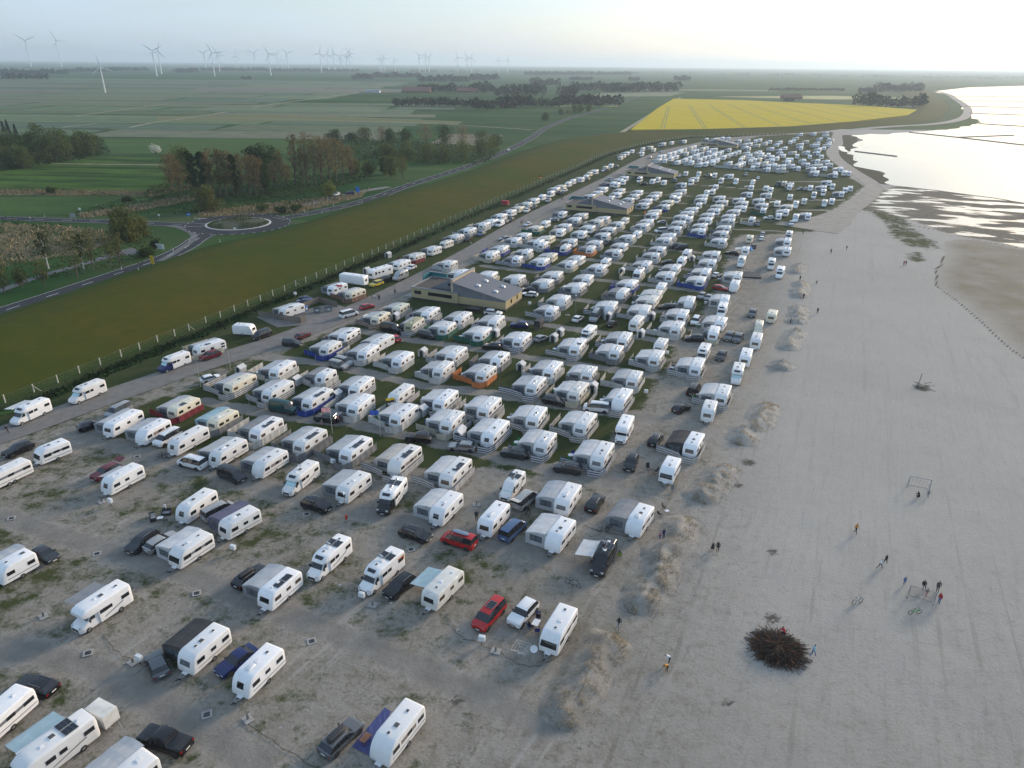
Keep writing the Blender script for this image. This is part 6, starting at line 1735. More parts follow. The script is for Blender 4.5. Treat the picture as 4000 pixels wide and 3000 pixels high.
# ---- awnings and canopies
def awning_meshes(w,l,k,full,zt,var):
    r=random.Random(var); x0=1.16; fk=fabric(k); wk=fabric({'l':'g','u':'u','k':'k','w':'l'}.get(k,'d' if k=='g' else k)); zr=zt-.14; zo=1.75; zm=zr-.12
    parts={}
    b=MB(); nx,ny=6,5; g=[]
    prof=[(0,zr),(.25,zr+.02),(.55,zm),(.8,zm-.28),(1,zo)] if var%3!=2 else [(0,zr),(.3,zr-.12),(.6,zr-.3),(.85,zr-.48),(1,zo+.05)]
    for i in range(ny+1):
        yy=-l/2+l*i/ny; row=[]
        for (q,z) in prof: row.append((x0+w*q,yy,z-.035*math.sin(math.pi*2.5*i/ny)**2-(.03*r.random() if 0<i<ny else 0)))
        g.append(row)
    for i in range(ny):
        for j in range(len(prof)-1): b.face([g[i][j],g[i][j+1],g[i+1][j+1],g[i+1][j]],fk)
    # hem thickness
    for i in (0,ny):
        for j in range(len(prof)-1): a,c=g[i][j],g[i][j+1]; b.face([a,c,(c[0],c[1],c[2]-.16),(a[0],a[1],a[2]-.16)],fk)
    parts['roof']=b.mesh('roof',30,fix=False)
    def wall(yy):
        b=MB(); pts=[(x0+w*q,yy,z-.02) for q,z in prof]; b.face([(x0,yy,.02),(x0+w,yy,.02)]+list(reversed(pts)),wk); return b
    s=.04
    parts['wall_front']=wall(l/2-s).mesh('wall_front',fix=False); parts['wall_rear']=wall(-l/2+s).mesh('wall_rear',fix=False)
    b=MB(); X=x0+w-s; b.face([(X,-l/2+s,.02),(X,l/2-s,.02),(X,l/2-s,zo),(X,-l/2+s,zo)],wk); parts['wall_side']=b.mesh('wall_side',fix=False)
    wins=[]
    b=MB(); y=l/2-s+.012; b.box(x0+.2*w,x0+.78*w,y-.004,y+.004,.75,1.62,'foil'); 
    b.box(x0+.2*w-.03,x0+.78*w+.03,y-.010,y-.004,.68,1.68,'dark'); b.box(x0+.47*w,x0+.51*w,y-.006,y+.010,.70,1.66,'dark')
    wins.append(b.mesh('window_panel'))
    X=x0+w-s+.012
    for c in (-.25,.25): b=MB(); b.box(X-.004,X+.004,c*l-.16*l,c*l+.16*l,.75,1.5,'foil'); wins.append(b.mesh('window_panel'))
    parts['windows']=wins
    return parts
def awning(root_xy,hd,o,label,lod,idx,zt):
    w,l=map(float,o['aw'].split(',')); k=o['A']; a=R(hd+90); var=idx%5; w=round(w,1); l=round(l*2)/2
    pm_=cached(('aw',w,l,k,var,zt),lambda:awning_meshes(w,l,k,lod==0,zt,var))
    dy=-.35
    px=Vector((math.cos(a),math.sin(a))); py=Vector((-math.sin(a),math.cos(a))); loc=(root_xy[0]+py.x*dy,root_xy[1]+py.y*dy,0)
    if lod==2:
        me=cached(('aw2',w,l,k,var,zt),lambda:join_meshes('awning_tent',[pm_['roof'],pm_['wall_front'],pm_['wall_side'],pm_['wall_rear']]+pm_['windows'])); return tag(obj('awning_tent',me,None,loc,a),label,'awning','awnings beside the caravans')
    t=thing('awning_tent',label,'awning',loc,a,'awnings beside the caravans')
    for nme in ('roof','wall_front','wall_side','wall_rear'): obj(nme,pm_[nme],t)
    for m_ in pm_['windows']: obj('window_panel',m_,t)
    if lod==0:
        for yy in (-l/2+.06,l/2-.06): obj('pole',cached(('awp',),lambda:(lambda b:(b.tube([(0,0,0),(0,0,1.72)],.018,'alu',5),b.mesh('pole'))[1])(MB())),t,(1.16+w-.1,yy,0))
    return t
def canopy(root_xy,hd,L,k,label,zt,side=1.14,hw=1.13):
    a=R(hd+90); t=thing('sun_canopy',label,'canopy',(root_xy[0],root_xy[1],0),a); l=L*.62; w=2.3 if k!='g' else 1.6
    b=MB(); fk=fabric({'b':'b','d':'d','g':'g','w':'w','l':'l'}.get(k,'l')); n=5
    for i in range(n):
        y0,y1=-l/2+l*i/n,-l/2+l*(i+1)/n
        for j in range(3):
            q0,q1=j/3,(j+1)/3; z=lambda q,yy: zt-.2-.42*q-.05*math.sin(math.pi*q)*(1+.3*math.sin(yy*3))
            b.face([(hw+.06+w*q0,y0,z(q0,y0)),(hw+.06+w*q1,y0,z(q1,y0)),(hw+.06+w*q1,y1,z(q1,y1)),(hw+.06+w*q0,y1,z(q0,y1))],fk)
    obj('fabric',b.mesh('fabric',40,fix=False),t)
    b=MB(); b.box(hw+w+.02,hw+w+.1,-l/2-.02,l/2+.02,zt-.68,zt-.6,'alu'); obj('front_rail',b.mesh('front_rail'),t)
    for yy in (-l/2+.05,l/2-.05):
        b=MB(); b.tube([(hw+w+.06,yy,0),(hw+w+.06,yy,zt-.62)],.022,'alu',6); obj('leg',b.mesh('leg'),t)
    b=MB(); b.box(hw+.0,hw+.1,-l/2-.1,l/2+.1,zt-.28,zt-.16,'hatch'); obj('cassette',b.mesh('cassette'),t)
    return t
# ---- windbreak fences
FST={'sg':('grey-white striped',lambda: stripes('windbreak_grey_stripe',(.55,.55,.54),(.20,.21,.23),2.35)),'sn':('navy-white striped',lambda: stripes('windbreak_navy_stripe',(.58,.59,.60),(.055,.075,.13),2.35)),
 'wt':('pale',lambda: mat('windbreak_pale',(.46,.47,.46),.85,var=.2,scale=1.2)),'pl':('cream',lambda: mat('windbreak_cream',(.46,.43,.34),.85,var=.15,scale=1)),'gr':('grey',lambda: mat('windbreak_grey',(.17,.18,.19),.85,var=.25,scale=1)),
 'bl':('bright blue',lambda: mat('windbreak_blue',(.015,.045,.25),.75,var=.25,scale=1.4)),'bl2':('blue',lambda: mat('windbreak_blue',(.015,.045,.25),.75,var=.25,scale=1.4)),'or':('orange',lambda: mat('windbreak_orange',(.52,.17,.045),.8,var=.25,scale=1.4)),'rd':('dark red',lambda: mat('windbreak_red',(.17,.012,.022),.8,var=.3,scale=2.5)),'gn':('dark green',lambda: mat('windbreak_green',(.012,.10,.065),.8,var=.25,scale=1.4)),
 'br':('brown striped',lambda: stripes('windbreak_brown_stripe',(.42,.34,.30),(.10,.06,.05),2.35)),'br2':('brown slatted',lambda: stripes('windbreak_slat',(.30,.17,.11),(.10,.05,.04),3.0))}
def windbreak(pts,style,label,lod,h=1.25,group='windbreaks around the pitches'):
    """upright cloth on stakes along ground points (world)"""
    o0=Vector((pts[0][0],pts[0][1])); P=[Vector((p[0],p[1]))-o0 for p in pts]
    t=thing('windbreak',label,'windbreak',(o0.x,o0.y,0),0,group); k=FST[style][1]()
    L=[Vector(p) for p in P]; S_=[]; acc=0
    for i in range(len(L)-1):
        d=(L[i+1]-L[i]); n=max(1,int(d.length/.45))
        for j in range(n): S_.append((L[i]+d*(j/n),(j==0 or j==n//2 and d.length>3.4),d.normalized()))
    S_.append((L[-1],True,(L[-1]-L[-2]).normalized()))
    b=MB(); rows=[]
    for i,(p,post,d) in enumerate(S_):
        nn=Vector((-d.y,d.x)); wv=.05*math.sin(i*1.9+pts[0][0]) if not post else 0; hs=h-(.0 if post else .03+.03*math.sin(i*2.3)**2)
        rows.append(((p.x+nn.x*wv*.4,p.y+nn.y*wv*.4,.06),(p.x+nn.x*wv,p.y+nn.y*wv,h*.55),(p.x+nn.x*wv*.6,p.y+nn.y*wv*.6,hs)))
    for r0,r1 in zip(rows,rows[1:]):
        for j in range(2): b.face([r0[j],r1[j],r1[j+1],r0[j+1]],k)
    obj('cloth',b.mesh('cloth',50,fix=False),t)
    if lod==0:
        me=cached(('stake',h),lambda:(lambda q:(q.tube([(0,0,0),(0,0,h+.12)],.022,'alu',5),q.mesh('stake'))[1])(MB()))
        for p,post,d in S_:
            if post: obj('stake',me,t,(p.x,p.y,0))
    else:
        b=MB()
        for p,post,d in S_:
            if post: b.bar((p.x,p.y,0),(p.x,p.y,h+.1),.04,'alu')
        obj('stakes',b.mesh('stakes'),t)
    return t
# ================================================================ placing caravans, motorhomes, awnings, windbreaks, cars
NEARLAB={}
def U(x,y): return x*math.cos(R(67))+y*math.sin(R(67))
def Vv(x,y): return x*math.sin(R(67))-y*math.cos(R(67))
srd=FEAT['service_road']
def roadx(y): return float(np.interp(y,[p[1] for p in srd],[p[0] for p in srd]))
laneU=sorted(sum(U(*p) for p in v)/len(v) for k,v in FEAT.items() if k.startswith('lane_l'))
LU=[laneU[0]]
for q in laneU[1:]:
    if q-LU[-1]>9: LU.append(q)
VE=[]
for line in VEH.strip().split('\n'):
    p=line.split(); o={}
    for t_ in p[5:]:
        if '=' in t_: k_,v_=t_.split('=',1); o[k_]=v_
        else: o[t_]='1'
    jr=random.Random(len(VE)*3+1)
    VE.append(dict(k=p[0],x=float(p[1]),y=float(p[2]),hd=float(p[3])+(jr.uniform(-3,3) if float(p[3])==67 else 0),L=float(p[4])+(jr.choice([-.5,0,0,.5,.5]) if float(p[3])==67 else 0),o=o))
def where(v):
    """phrase that points at a pitch: (sort key, phrase builder)"""
    if v['x']<roadx(v['y'])-2 and v['y']<720: return ('verge',)
    u=U(v['x'],v['y']); i=sum(1 for q in LU if q<u)
    if i==0: return ('open',0)
    lo=LU[i-1]; hi=LU[i] if i<len(LU) else lo+24
    if hi-lo<13: return ('row',i,0)
    return ('row',i,1 if u<(lo+hi)/2 else 2)
groups={}
for i,v in enumerate(VE): v['i']=i; v['w']=where(v); groups.setdefault(v['w'],[]).append(v)
for g,l in groups.items():
    l.sort(key=(lambda v:v['y']) if g[0]=='verge' else (lambda v:Vv(v['x'],v['y'])))
    for j,v in enumerate(l): v['n']=j+1
rowkeys=sorted((g for g in groups if g[0]=='row'),key=lambda g:(g[1],g[2])); ROWN={g:i+1 for i,g in enumerate(rowkeys)}
def phrase(v):
    g=v['w']; n=ordn(v['n'])
    if g[0]=='verge': return '%s along the dike verge'%n
    if g[0]=='open': return 'open sand, %s from service road'%n
    return '%s fenced row, %s from service road'%(ordn(ROWN[g]),n)
KN={'cav':'caravan','alc':'motorhome','semi':'motorhome','aclass':'motorhome','pvan':'camper van'}
NL='''alc -48 65|white coachbuilt motorhome with bulging cab roof and dark rolled-out canopy
cav -33 59|white caravan with black awning beside the navy blue saloon car
cav -26 56|white caravan with a red cover on its drawbar, right of the navy saloon
cav -50 50|long white caravan at the lower left corner beside the black estate car
aclass -42 46|white integrated motorhome with two solar panels and pale blue canopy at bottom left
cav -34 44|white caravan cut by the bottom edge beside the black pickup truck
cav -11 49|white caravan standing beside the blue ground mat at the bottom
cav -28 69|white caravan with grey awning and solar panel beside estate with roof box
cav -8 69|weathered off-white old caravan with a pale blue canopy
cav 6 63|white caravan nearest the dune ridge beside the folding table
cav -78 94|long white twin-axle caravan cut off by the left edge
cav -75 102|short white caravan with dark window band beside black SUV near service road
cav -60 94|white caravan with grey canopy beside the maroon SUV with open tailgate
cav -45 87|white caravan beside the outdoor sofas and the silver minibus
cav -38 83|white caravan with purple-grey awning right of the silver minibus
cav -42 77|white caravan with long dark window band beside the silver estate
cav -63 73|white caravan with grey awning at left edge beside the charcoal hatchback
cav -69 112|white caravan with grey awning, first of its row at the service road corner
cav -62 109|white caravan with grey awning, second of its row at the service road corner
cav -55 106|white caravan without awning between the two white minibuses
cav -46 102|white caravan with grey awning right of the white minibuses
semi -88 116|white motorhome with pale side canopy, nearest camera on the dike verge
semi -82 125|white motorhome alone on the verge, second from camera below the dike
semi -72 140|white motorhome with navy blue cab on the dike verge
semi -33 94|white motorhome with satellite dish in the sandy row behind the lamp post
cav -24 92|white caravan with grey awning just behind the lamp post with red box
semi -18 90|white motorhome with black cab and solar panels on its roof
cav -9 87|white caravan with pale awning behind the estate car carrying bicycles
semi -23 75|white motorhome with satellite dish and solar panels alone on open sand
semi -16 72|white motorhome with orange rear graphic beside the black SUV
cav -38 99|white caravan with dark grey awning behind the charcoal minibus
pvan 0 93|white camper van with solar panel left of the silver minibus
cav -2 84|white caravan without awning left of the blue minibus
cav 8 89|white caravan with blue-sided grey awning near the black SUV
cav 7 80|white caravan with pale awning directly behind the black camper van
pvan 12 76|black camper van with pale canopy and white satellite dish
cav 18 84|white caravan with dark grey awning beside the two black armchairs
cav 25 98|white caravan without awning standing closest to the dune ridge gap
cav 31 106|white caravan with black awning near the dune ridge
alc 20 111|white motorhome with bulging cab roof at the end of a fenced row'''
for l in NL.split('\n'):
    a,lab=l.split('|'); k,x,y=a.split(); best=min((v for v in VE if v['k']==k),key=lambda v:math.hypot(v['x']-float(x),v['y']-float(y)))
    if math.hypot(best['x']-float(x),best['y']-float(y))<3: best['lab']=lab
DEF={'O':'old cream','D':'white','A':'smooth-fronted white','B':'white','C':'white','E':'bunk-windowed white','H':'dark-banded white','X':'very long white'}
used=set()
for v in VE:
    d=math.hypot(v['x'],v['y']); v['d']=d; v['lod']=0 if d<128 else (1 if d<215 else 2)
    o=v['o']
    if v['k']=='cav':
        lab=v.get('lab') or '%s caravan%s, %s'%(DEF[o.get('st','D')],'' if 'aw' in o else ' without awning',phrase(v))
        caravan(v['x'],v['y'],v['hd'],v['L'],o,lab,v['lod'],idx=v['i'])
        zt=CST[o.get('st','D')][-1][1]
    else:
        lab=v.get('lab') or 'white %s, %s'%(KN[v['k']],phrase(v))
        motorhome(v['k'],v['x'],v['y'],v['hd'],v['L'],o,lab,min(v['lod'],1),v['i'])
        zt={'semi':2.8,'alc':2.95,'aclass':2.9,'pvan':2.52}[v['k']]
    v['zt']=zt
    ref=phrase(v)
    if 'lab' in v:
        s=v['lab'].split(' ',1)[1]
    if 'aw' in o:
        al='%s awning of %s, %s'%(FAB[o['A']][0],KN[v['k']],ref)
        awning((v['x'],v['y']),v['hd'],o,al,v['lod'],v['i'],zt)
    elif o.get('C'):
        canopy((v['x'],v['y']),v['hd'],v['L'],o['C'],'%s sun canopy of %s, %s'%(FAB.get(o['C'],('grey',))[0],KN[v['k']],ref),zt,hw=1.16 if v['k']!='pvan' else 1.02)
    fs=o.get('F')
    if fs is None and 'aw' in o and v['w'][0]=='row' and v['d']<560:
        r_=random.Random(v['i']); 
        if r_.random()<.75 and v['w'][1]<10 and Vv(v['x'],v['y'])<(-10 if v['d']<190 else 30): fs=r_.choice(['wt','wt','gr','sg','sg','sn','pl'])
    if fs:
        r_=random.Random(v['i']+5); a=R(v['hd']+90); ex=Vector((math.cos(a),math.sin(a))); ey=Vector((-math.sin(a),math.cos(a))); c=Vector((v['x'],v['y'])); L=v['L']
        aw=float(o['aw'].split(',')[0]) if 'aw' in o else 1.5
        g=1.15+aw+r_.uniform(1.0,2.8)
        loc=[(-1.55,-L/2+r_.uniform(-.5,.8)),(-1.6,L/2-.2),(-1.0,L/2+1.35),(.9,L/2+1.45),(1.7,L/2+.35),(1.2+aw,L/2-.25),(g,L/2-.4)]
        if r_.random()<.8: loc.append((g+.1,-L/2+r_.uniform(0,1.2)))
        if v['lod']==2 and v['d']>300: loc=loc[1:]
        pts=[c+ex*x_+ey*y_ for x_,y_ in loc]
        # drop points that would run through another vehicle
        ok=[]
        for p in pts:
            hit=False
            for q in VE:
                if q is v: continue
                d_=Vector((q['x'],q['y']))-p
                if d_.length<6:
                    aa=R(q['hd']+90); lx=abs(d_.x*math.cos(aa)+d_.y*math.sin(aa)); ly=abs(-d_.x*math.sin(aa)+d_.y*math.cos(aa))
                    if lx<1.45 and ly<q['L']/2+.4: hit=True;break
            if hit:
                if len(ok)>=3: break
                ok=[]
            else: ok.append(p)
        if len(ok)>=3: windbreak(ok,fs,'%s windbreak round %s, %s'%(FST[fs][0],KN[v['k']],ref),v['lod'],h=1.3 if fs not in('gr','wt') else 1.4)
# cars
CL=[]; seen={}
CARLAB='''pick b|black pickup truck parked at the lower left beside a white caravan'''
for i,line in enumerate(CARS.strip().split('\n')):
    p=line.split(); ty,c,x,y,a=p[0],p[1],float(p[2]),float(p[3]),float(p[4]); o=p[5:]
    d=math.hypot(x,y); nv=min(VE,key=lambda v:math.hypot(v['x']-x,v['y']-y)); side='beside'
    dx,dy=x-nv['x'],y-nv['y']; aa=R(nv['hd']); along=dx*math.cos(aa)+dy*math.sin(aa)
    side='behind' if along>nv['L']*.45 else ('in front of' if along<-nv['L']*.45 else 'beside')
    base='%s %s%s'%(CARN[c],CNAME[ty],{'box':' with roof box','bikes':' carrying bicycles','open':' with open tailgate','solar':' with roof solar panel','board':' with grey roof box'}.get(o[0] if o else '',''))
    if d>130 and x<-90 or y>900 or x<roadx(y)-45: lab=base+' on the country road beyond the dike, near %s'%('the grove' if y<450 else 'the far bend')
    else: lab='%s %s %s, %s'%(base,side if side!='in front of' else 'before',KN[nv['k']],phrase(nv))
    if len(lab.split())>16: lab=lab.replace(' from service road','').replace(' in front of ',' before ')
    if lab in seen: lab=lab.replace(base,base+(' farther out' if True else ''),1)
    seen[lab]=1
    car(ty,c,x,y,a,o,lab,0 if d<125 else 2,i)
# far block: hundreds of caravans that read as one mass
def far_mass():
    ms=[]; b=MB(); r_=random.Random(8)
    for tok in FAR.split():
        x,y=map(float,tok.split(',')); L=r_.uniform(5.6,7.0); hd=R(67+r_.uniform(-6,6)); k=r_.choice(['white']*6+['cream','oldwhite'])
        M4=Matrix.Translation((x,y,0))@Matrix.Rotation(hd+math.pi/2,4,'Z')@Matrix.Scale(r_.uniform(1.0,1.15),4)
        def add(pts,kk): b.face([tuple(M4@Vector(p)) for p in pts],kk)
        st=r_.choice('DDABC'); zt=2.58; f=[(0,.7),(.03,1.1),(.3,2.1),(.7,2.45),(1.2,zt)]
        rings=[ring(-L/2,.6,2.2,1.1,.12,n=2),ring(-L/2+.2,.42,2.52,1.13,.12,n=2)]+[ring(L/2-q,.45,z,1.13,.12,n=2) for q,z in reversed(f[1:])]
        b.loft([[tuple(M4@Vector(p)) for p in rg] for rg in rings],lambda i,j:k)
        for yy in (L/2-1.2,-.2,-L/2+.9):
            add([(-1.15,yy-.45,1.4),(-1.15,yy+.45,1.4),(-1.15,yy+.45,1.9),(-1.15,yy-.45,1.9)],'glassb')
            add([(-.22,yy-.2,zt+.04),(.22,yy-.2,zt+.04),(.22,yy+.2,zt+.04),(-.22,yy+.2,zt+.04)],'hatchg')
        yf=L/2+.02; add([(-.7,yf-.05,1.3),(.7,yf-.05,1.3),(.68,yf-.20,1.85),(-.68,yf-.20,1.85)],'glassb')
        for s in (-1,1): b.cylx(0,0,0,0,0,'tyre',3) if False else None
        if r_.random()<.85:
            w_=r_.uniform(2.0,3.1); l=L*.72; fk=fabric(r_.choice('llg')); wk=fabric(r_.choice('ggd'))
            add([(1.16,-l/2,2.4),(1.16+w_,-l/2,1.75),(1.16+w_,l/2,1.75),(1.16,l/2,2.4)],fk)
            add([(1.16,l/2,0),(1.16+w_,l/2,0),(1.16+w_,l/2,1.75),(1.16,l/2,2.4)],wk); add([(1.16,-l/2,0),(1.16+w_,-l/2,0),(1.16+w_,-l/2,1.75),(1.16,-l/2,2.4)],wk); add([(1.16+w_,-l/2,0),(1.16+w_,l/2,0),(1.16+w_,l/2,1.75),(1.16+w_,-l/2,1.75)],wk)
    return b.mesh('caravan_mass',45)
o=obj('caravans',far_mass()); o['kind']='stuff'; o['label']='dense mass of white caravans at the far end of the campsite'
# ================================================================ wash houses
MATS['ybrick']=lambda: mat('yellow_brick',(.44,.36,.20),.85,var=.14,scale=9,bump=.4,bscale=30)
MATS['bbase']=lambda: mat('dark_brick_base',(.05,.045,.045),.85,var=.2,scale=6)
MATS['slate']=lambda: mat('slate_roof',(.15,.16,.18),.6,var=.12,scale=2)
MATS['clad']=lambda: mat('grey_cladding',(.155,.165,.19),.6,var=.05)
MATS['teal']=lambda: mat('teal_panel',(.02,.17,.19),.5,var=.08)
MATS['bit']=lambda: mat('flat_roof_gravel',(.075,.068,.062),.95,var=.3,scale=1.5)
MATS['coping']=lambda: mat('zinc_coping',(.30,.30,.30),.5,.3)
MATS['sand_wall']=lambda: mat('sandstone_render',(.50,.40,.28),.85,var=.1,scale=2)
def wash_house(B,label,lod):
    """local frame: origin at the near right corner, +X towards the service road (left in view), +Y away"""
    rz=R(157); t=thing('wash_house',label,'building',(B[0],B[1],0),rz,'wash houses of the campsite')
    # local +X = direction 157 deg (towards road), +Y = direction 247 -> flip: use -Y as away
    def bx(name,x0,x1,y0,y1,z0,z1,k,par=t):
        b=MB(); b.box(x0,x1,min(y0,y1),max(y0,y1),z0,z1,k); return obj(name,b.mesh(name),par)
    D=-11.5
    # right hall with single-pitch roof falling to the eaves at x=0
    b=MB(); prof=[(0,.45),(0,2.9),(15.5,5.9),(15.5,.45)]
    for y in (0,D): b.face([(x,y,z) for x,z in (prof if y==0 else prof[::-1])],'clad')
    b.face([(0,0,.45),(0,D,.45),(0,D,2.9),(0,0,2.9)],'ybrick'); b.face([(15.5,0,.45),(15.5,D,.45),(15.5,D,5.9),(15.5,0,5.9)],'clad')
    obj('wall',b.mesh('wall'),t)
    bx('brick_wall',-.06,15.6,.02,.14,.45,2.35,'ybrick'); bx('base_course',-.1,15.7,D-.05,.2,0,.45,'bbase')
    b=MB(); n=14; m_=8
    r0=MB(); r0.loft([[(-.45,.55,2.90),(-.45,D-.5,2.90),(-.45,D-.5,3.02),(-.45,.55,3.02)],[(15.5,.55,5.99),(15.5,D-.5,5.99),(15.5,D-.5,6.11),(15.5,.55,6.11)]],lambda i,j:'slate'); rf=obj('roof',r0.mesh('roof'),t)
    # slate courses as real overlapping strips
    L=math.hypot(15.95,3.09); 
    if lod<1:
        cs=MB(); cs.box(-.012,.28,0,-D+1.02,0,.022,'slate'); cme=cs.mesh('slate_course')
        k=0
        while k<L-.3:
            q=k/L; M4=Matrix.Translation((-.45+15.95*q,D-.48,3.025+3.09*q))@Matrix.Rotation(-math.atan2(3.09,15.95)+.05,4,'Y'); obj('slate_course',cme,rf,M4=M4); k+=.42
    for (x,y) in ((4.2,-3.2),(9.4,-3.2),(4.2,-8.2),(9.4,-8.2)):
        z=3.02+3.09*(x+.45)/15.95; b=MB(); b.loft([[(x-.6,y-.45,z),(x+.6,y-.45,z+.2),(x+.6,y+.45,z+.2),(x-.6,y+.45,z)],[(x-.4,y-.28,z+.42),(x+.4,y-.28,z+.52),(x+.4,y+.28,z+.52),(x-.4,y+.28,z+.42)]],lambda i,j:'hatch'); obj('skylight',b.mesh('skylight'),t)
    # tall dividing wall
    b=MB(); b.box(15.5,16.1,D-2.2,.0,.4,6.7,'sand_wall'); obj('dividing_wall',b.mesh('dividing_wall'),t); bx('coping',15.4,16.2,D-2.3,.06,6.7,6.82,'coping')
    # sloping wing wall with round window
    b=MB(); 
    for y in (-2.0,-2.35): b.face([(16.1,y,3.2),(23.2,y,3.2),(16.1,y,6.6)],'clad')
    b.face([(16.1,-2.0,6.6),(23.2,-2.0,3.2),(23.2,-2.35,3.2),(16.1,-2.35,6.6)],'coping'); wg=obj('wing_wall',b.mesh('wing_wall'),t)
    b=MB(); c=(17.7,4.6); nn=18; b.face([(c[0]+math.cos(2*math.pi*i/nn)*.42,-1.98,c[1]+math.sin(2*math.pi*i/nn)*.42) for i in range(nn)],'glass'); obj('round_window',b.mesh('round_window'),t)
    # flat-roofed block
    y1=.55
    bx('block_wall',13.9,28.2,D,y1,.45,3.15,'ybrick'); bx('base_course',13.85,28.25,D-.05,y1+.05,0,.45,'bbase')
    b=MB(); b.box(14.1,28.0,D+.2,y1-.2,3.15,3.17,'bit'); obj('flat_roof',b.mesh('flat_roof'),t)
    for (x0,x1,ya,yb) in ((13.8,28.3,y1-.25,y1+.08),(27.95,28.3,D-.05,y1-.25),(16.2,28.3,D-.08,D+.22)): bx('parapet',x0,x1,ya,yb,3.1,3.45,'coping')
    for (x,y) in ((20.2,-4.5),(21.2,-6.8)):
        b=MB(); b.loft([ring(-.45,0,.1,.6,.04),ring(-.35,0,.38,.5,.1),ring(.35,0,.38,.5,.1),ring(.45,0,.1,.6,.04)],lambda i,j:'hatch'); obj('skylight',b.mesh('skylight',40),t,(x,y,3.17))
    def window(x,w,h=1.0,z=2.05):
        b=MB(); b.box(x-w/2,x+w/2,y1-.0,y1+.03,z-h/2,z+h/2,'frame'); p=obj('window',b.mesh('window'),t)
        n_=max(1,round(w/1.25))
        for i in range(n_):
            xa=x-w/2+.05+i*(w-.05)/n_; b=MB(); b.box(xa,xa+(w-.05)/n_-.06,y1+.03,y1+.036,z-h/2+.06,z+h/2-.06,'glass'); obj('pane',b.mesh('pane'),p)
    window(19.3,7.4); window(26.2,2.2)
    for y in (-4,-8): bx('side_window',-.09,-.058,y-.3,y+.3,1.2,2.3,'glass')
    b=MB(); b.tube([(-.15,.2,0),(-.15,.2,2.9)],.05,'coping'); obj('drainpipe',b.mesh('drainpipe'),t)
    b=MB(); b.tube([(15.0,.7,0),(15.0,.7,3.1)],.05,'coping'); obj('drainpipe',b.mesh('drainpipe'),t)
    # teal screen wall towards the road
    bx('screen_wall',24.0,29.6,D-1.2,D-.9,0,4.3,'teal'); bx('screen_wall',29.3,29.6,D-.9,D+3.2,0,4.3,'teal'); bx('coping',23.9,29.7,D-1.3,D-.8,4.3,4.4,'coping')
    b=MB(); b.box(28.3,30.6,-6,.4,0,.5,'conc'); b.box(28.3,29.6,-6.5,-6,0,1.2,'coping'); obj('ramp',b.mesh('ramp'),t)
    b=MB(); b.tube([(16.0,-3,6.8),(16.0,-3,8.6)],.02,'pole',5); b.bar((16,-3.5,8.3),(16,-2.5,8.3),.02,'pole'); b.bar((16,-3.4,8.0),(16,-2.6,8.0),.02,'pole'); obj('antenna',b.mesh('antenna'),t)
    b=MB(); b.tube([(16.0,-10,6.8),(16.0,-10,8.2)],.02,'pole',5); b.bar((16,-10.4,8.0),(16,-9.6,8.0),.02,'pole'); obj('antenna',b.mesh('antenna'),t)
    return t
wash_house(FEAT['b1'][1],'nearest yellow brick wash house with slate lean-to roof and teal screen',0)
wash_house(FEAT['b2'][1],'second wash house along the service road, yellow brick with teal screen',1)
wash_house(FEAT['b3'][1],'third wash house along the service road, by the open lawns',1)
wash_house(FEAT['b4b'][0],'farthest wash house, among the densely packed caravans',1)
# ================================================================ small site furniture
def near_phrase(x,y):
    v=min(VE,key=lambda v:math.hypot(v['x']-x,v['y']-y)); return v
PB=None
def pbox_parts(t):
    obj('post',cached(('pbp',),lambda:(lambda b:(b.box(-.07,.07,-.07,.07,0,.75,'wood'),b.mesh('post'))[1])(MB())),t)
    o=obj('cabinet',cached(('pbc',),lambda:(lambda b:(b.loft([ring(-.2,.65,1.3,.38,.05),ring(.2,.65,1.3,.38,.05)],lambda i,j:'boxw'),b.mesh('cabinet',30))[1])(MB())),t)
    obj('door',cached(('pbd',),lambda:(lambda b:(b.box(-.33,.33,.2,.215,.72,1.22,'hatch'),b.mesh('door'))[1])(MB())),o)
PL=['white power box beside the grey hatchback at lower left','white power box left of the motorhome with orange graphic','white power box in front of the red minibus','white power box by the drawbar near the maroon SUV','white power box right of the dark-banded caravan','white power box in front of black SUV','pale power box on grass strip at the row end','pale power box farther along the grass strip','pale power box at a fence corner by the sand','white power box on the dike verge near waste bins','pale power box on cream windbreak by the wash house','white power box at the long grey windbreak']
pb=[]
for (x,y),lab in zip(FEAT['power_box'],PL):
    if any(math.hypot(x-a,y-c)<1.5 for a,c in pb): continue
    pb.append((x,y)); t=thing('power_box',lab,'power box',(x,y,0),R(157+random.uniform(-10,10)),'power boxes on the pitches'); pbox_parts(t)
def slab_parts(t):
    obj('slab',cached(('sl',),lambda:(lambda b:(b.box(-.55,.55,-.45,.45,0,.08,'conc'),b.mesh('slab'))[1])(MB())),t)
    obj('tap_post',cached(('sp',),lambda:(lambda b:(b.box(-.09,.09,-.09,.09,.08,.62,'wood'),b.mesh('tap_post'))[1])(MB())),t)
    obj('tap',cached(('stp2',),lambda:(lambda b:(b.tube([(0,.09,.5),(0,.2,.5),(0,.22,.44)],.02,'alu',5),b.mesh('tap'))[1])(MB())),t)
SLb=['left of the white coachbuilt motorhome','beside the power box at the grey hatchback','in front of the red-covered drawbar','by the power box left of the orange motorhome','right of the power box at the red minibus','at the drawbar near the maroon SUV','behind the white caravan beside the walking man','next to the standing man in black','on grass by the single small caravan']
sl_=[]
for (x,y),s in zip(FEAT['tap_slab'],SLb):
    if any(math.hypot(x-a,y-c)<.6 for a,c in sl_): continue
    sl_.append((x,y)); t=thing('water_tap','low water tap on a concrete slab '+s,'water tap',(x,y,.02),R(random.uniform(130,180)),'water taps on the pitches'); slab_parts(t)
